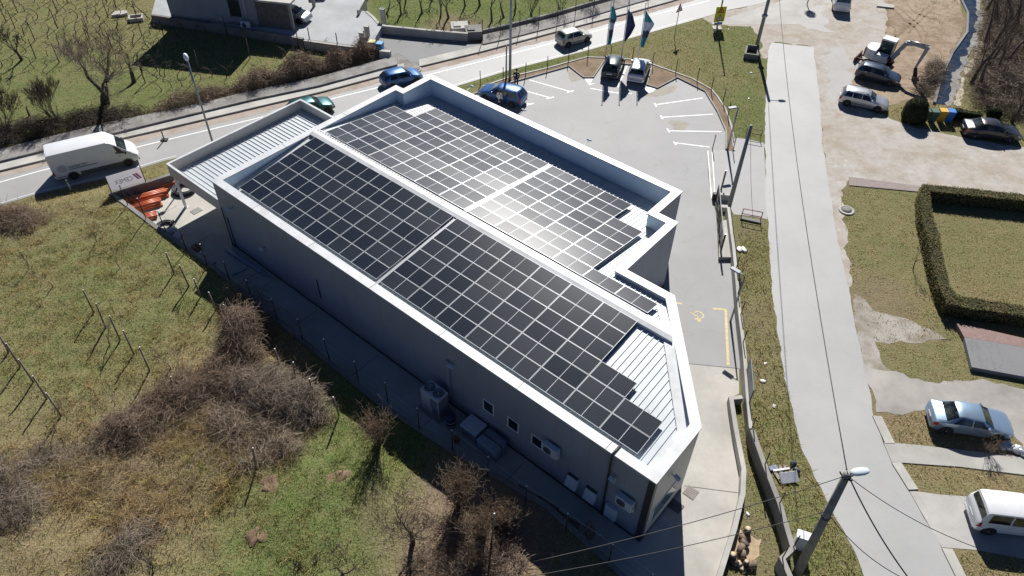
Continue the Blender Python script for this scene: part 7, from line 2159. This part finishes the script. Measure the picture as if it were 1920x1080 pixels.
grass("straw_tussocks", strawp, 5, .22, .42, .016, "clumps of long bent straw in the lower left meadow", None, 33, lean=.7, clump=34)
garden = px([(-60, -60), (300, -60), (284, 30), (300, 44), (480, 70), (568, 90), (668, 100), (700, 102), (700, 110), (480, 182), (205, 245), (-60, 290)])
grass("garden_grass", garden, 34, .06, .17, .026, "short grass of the upper left garden and vineyard", 0, 3)
grass("orchard_grass", px([(690, -60), (1215, -60), (1170, -4), (955, 50), (905, 66), (880, 60), (725, 46), (700, 20)]), 30, .08, .2, .03, "vivid green grass of the orchard at the top", 0, 4)
grass("verge_grass", px([(856, 167), (960, 133), (1110, 95), (1250, 55), (1317, 36), (1345, 48), (1408, 50), (1430, 110), (1430, 258), (1380, 256), (1374, 240), (1358, 205), (1343, 180), (1297, 147), (1222, 120), (1130, 108), (1100, 106), (960, 142), (860, 172)]), 70, .06, .17, .022, "grass of the roadside verge and the corner with the signs", 0, 5)
grass("ditch_grass", px([(1386, 420), (1428, 424), (1438, 430), (1446, 540), (1453, 610), (1468, 700), (1488, 790), (1501, 840), (1528, 900), (1558, 960), (1608, 1050), (1635, 1110), (1500, 1110), (1490, 1030), (1465, 950), (1434, 875), (1411, 806), (1404, 742), (1388, 571), (1379, 480)]), 120, .08, .26, .020, "rough grass strip between the roadside walls and the side road", 0, 6)
grass("ditch_grass", px([(1375, 752), (1404, 748), (1412, 812), (1434, 880), (1462, 955), (1470, 1050), (1470, 1110), (1352, 1110), (1382, 990), (1398, 925), (1400, 880), (1384, 803)]), 90, .06, .2, .020, "rough grass strip between the two pale walls", 0, 7, excl=[px([(1381, 982), (1394, 992), (1409, 996), (1422, 1008), (1432, 1020), (1420, 1040), (1404, 1046), (1385, 1052), (1366, 1044), (1371, 1020)])])
grass("lawn_grass", px([(1574, 358), (1592, 350), (1722, 362), (1738, 450), (1757, 545), (1790, 600), (1806, 634), (1820, 690), (1840, 712), (1760, 718), (1690, 702), (1640, 640), (1604, 560), (1590, 470)]), 75, .04, .12, .022, "thin dry grass between the side road and the clipped hedge", 0, 8, patchy=.75)
grass("lawn_grass", px([(1745, 362), (1990, 405), (1990, 580), (1800, 552), (1778, 500), (1760, 440)]), 85, .04, .11, .020, "khaki lawn enclosed by the clipped hedge", 0, 9, patchy=.3)
for k, L in enumerate(([(1656, 782), (1740, 770), (1895, 812), (1930, 857), (1800, 842), (1680, 830)], [(1690, 868), (1800, 877), (1990, 907), (1990, 958), (1830, 930), (1724, 916)], [(1790, 1030), (1900, 1046), (1990, 1066), (1990, 1120), (1826, 1120)])):
    grass("verge_grass", px(L), 80, .05, .15, .022, ("dry grass round the ice blue saloon", "dry grass strip between the garden path and the minivan driveway", "dry grass at the bottom right corner")[k], 0, 20 + k, patchy=.6)
grass("bank_grass", px([(1700, 190), (1750, 195), (1783, 198), (1800, 140), (1826, 92), (1842, 50), (1840, -40), (1990, -40), (1990, 275), (1790, 250), (1700, 234), (1662, 214)]), 40, .08, .24, .028, "rough grass on the banks of the stream and under the wood", 0, 24)
grass("bank_grass", px([(1690, -40), (1790, -40), (1808, 40), (1780, 95), (1755, 150), (1748, 192), (1715, 190), (1740, 120), (1760, 60), (1720, 20)]), 16, .06, .16, .03, "sparse grass on the dug earth left of the stream", 0, 25, patchy=.9)
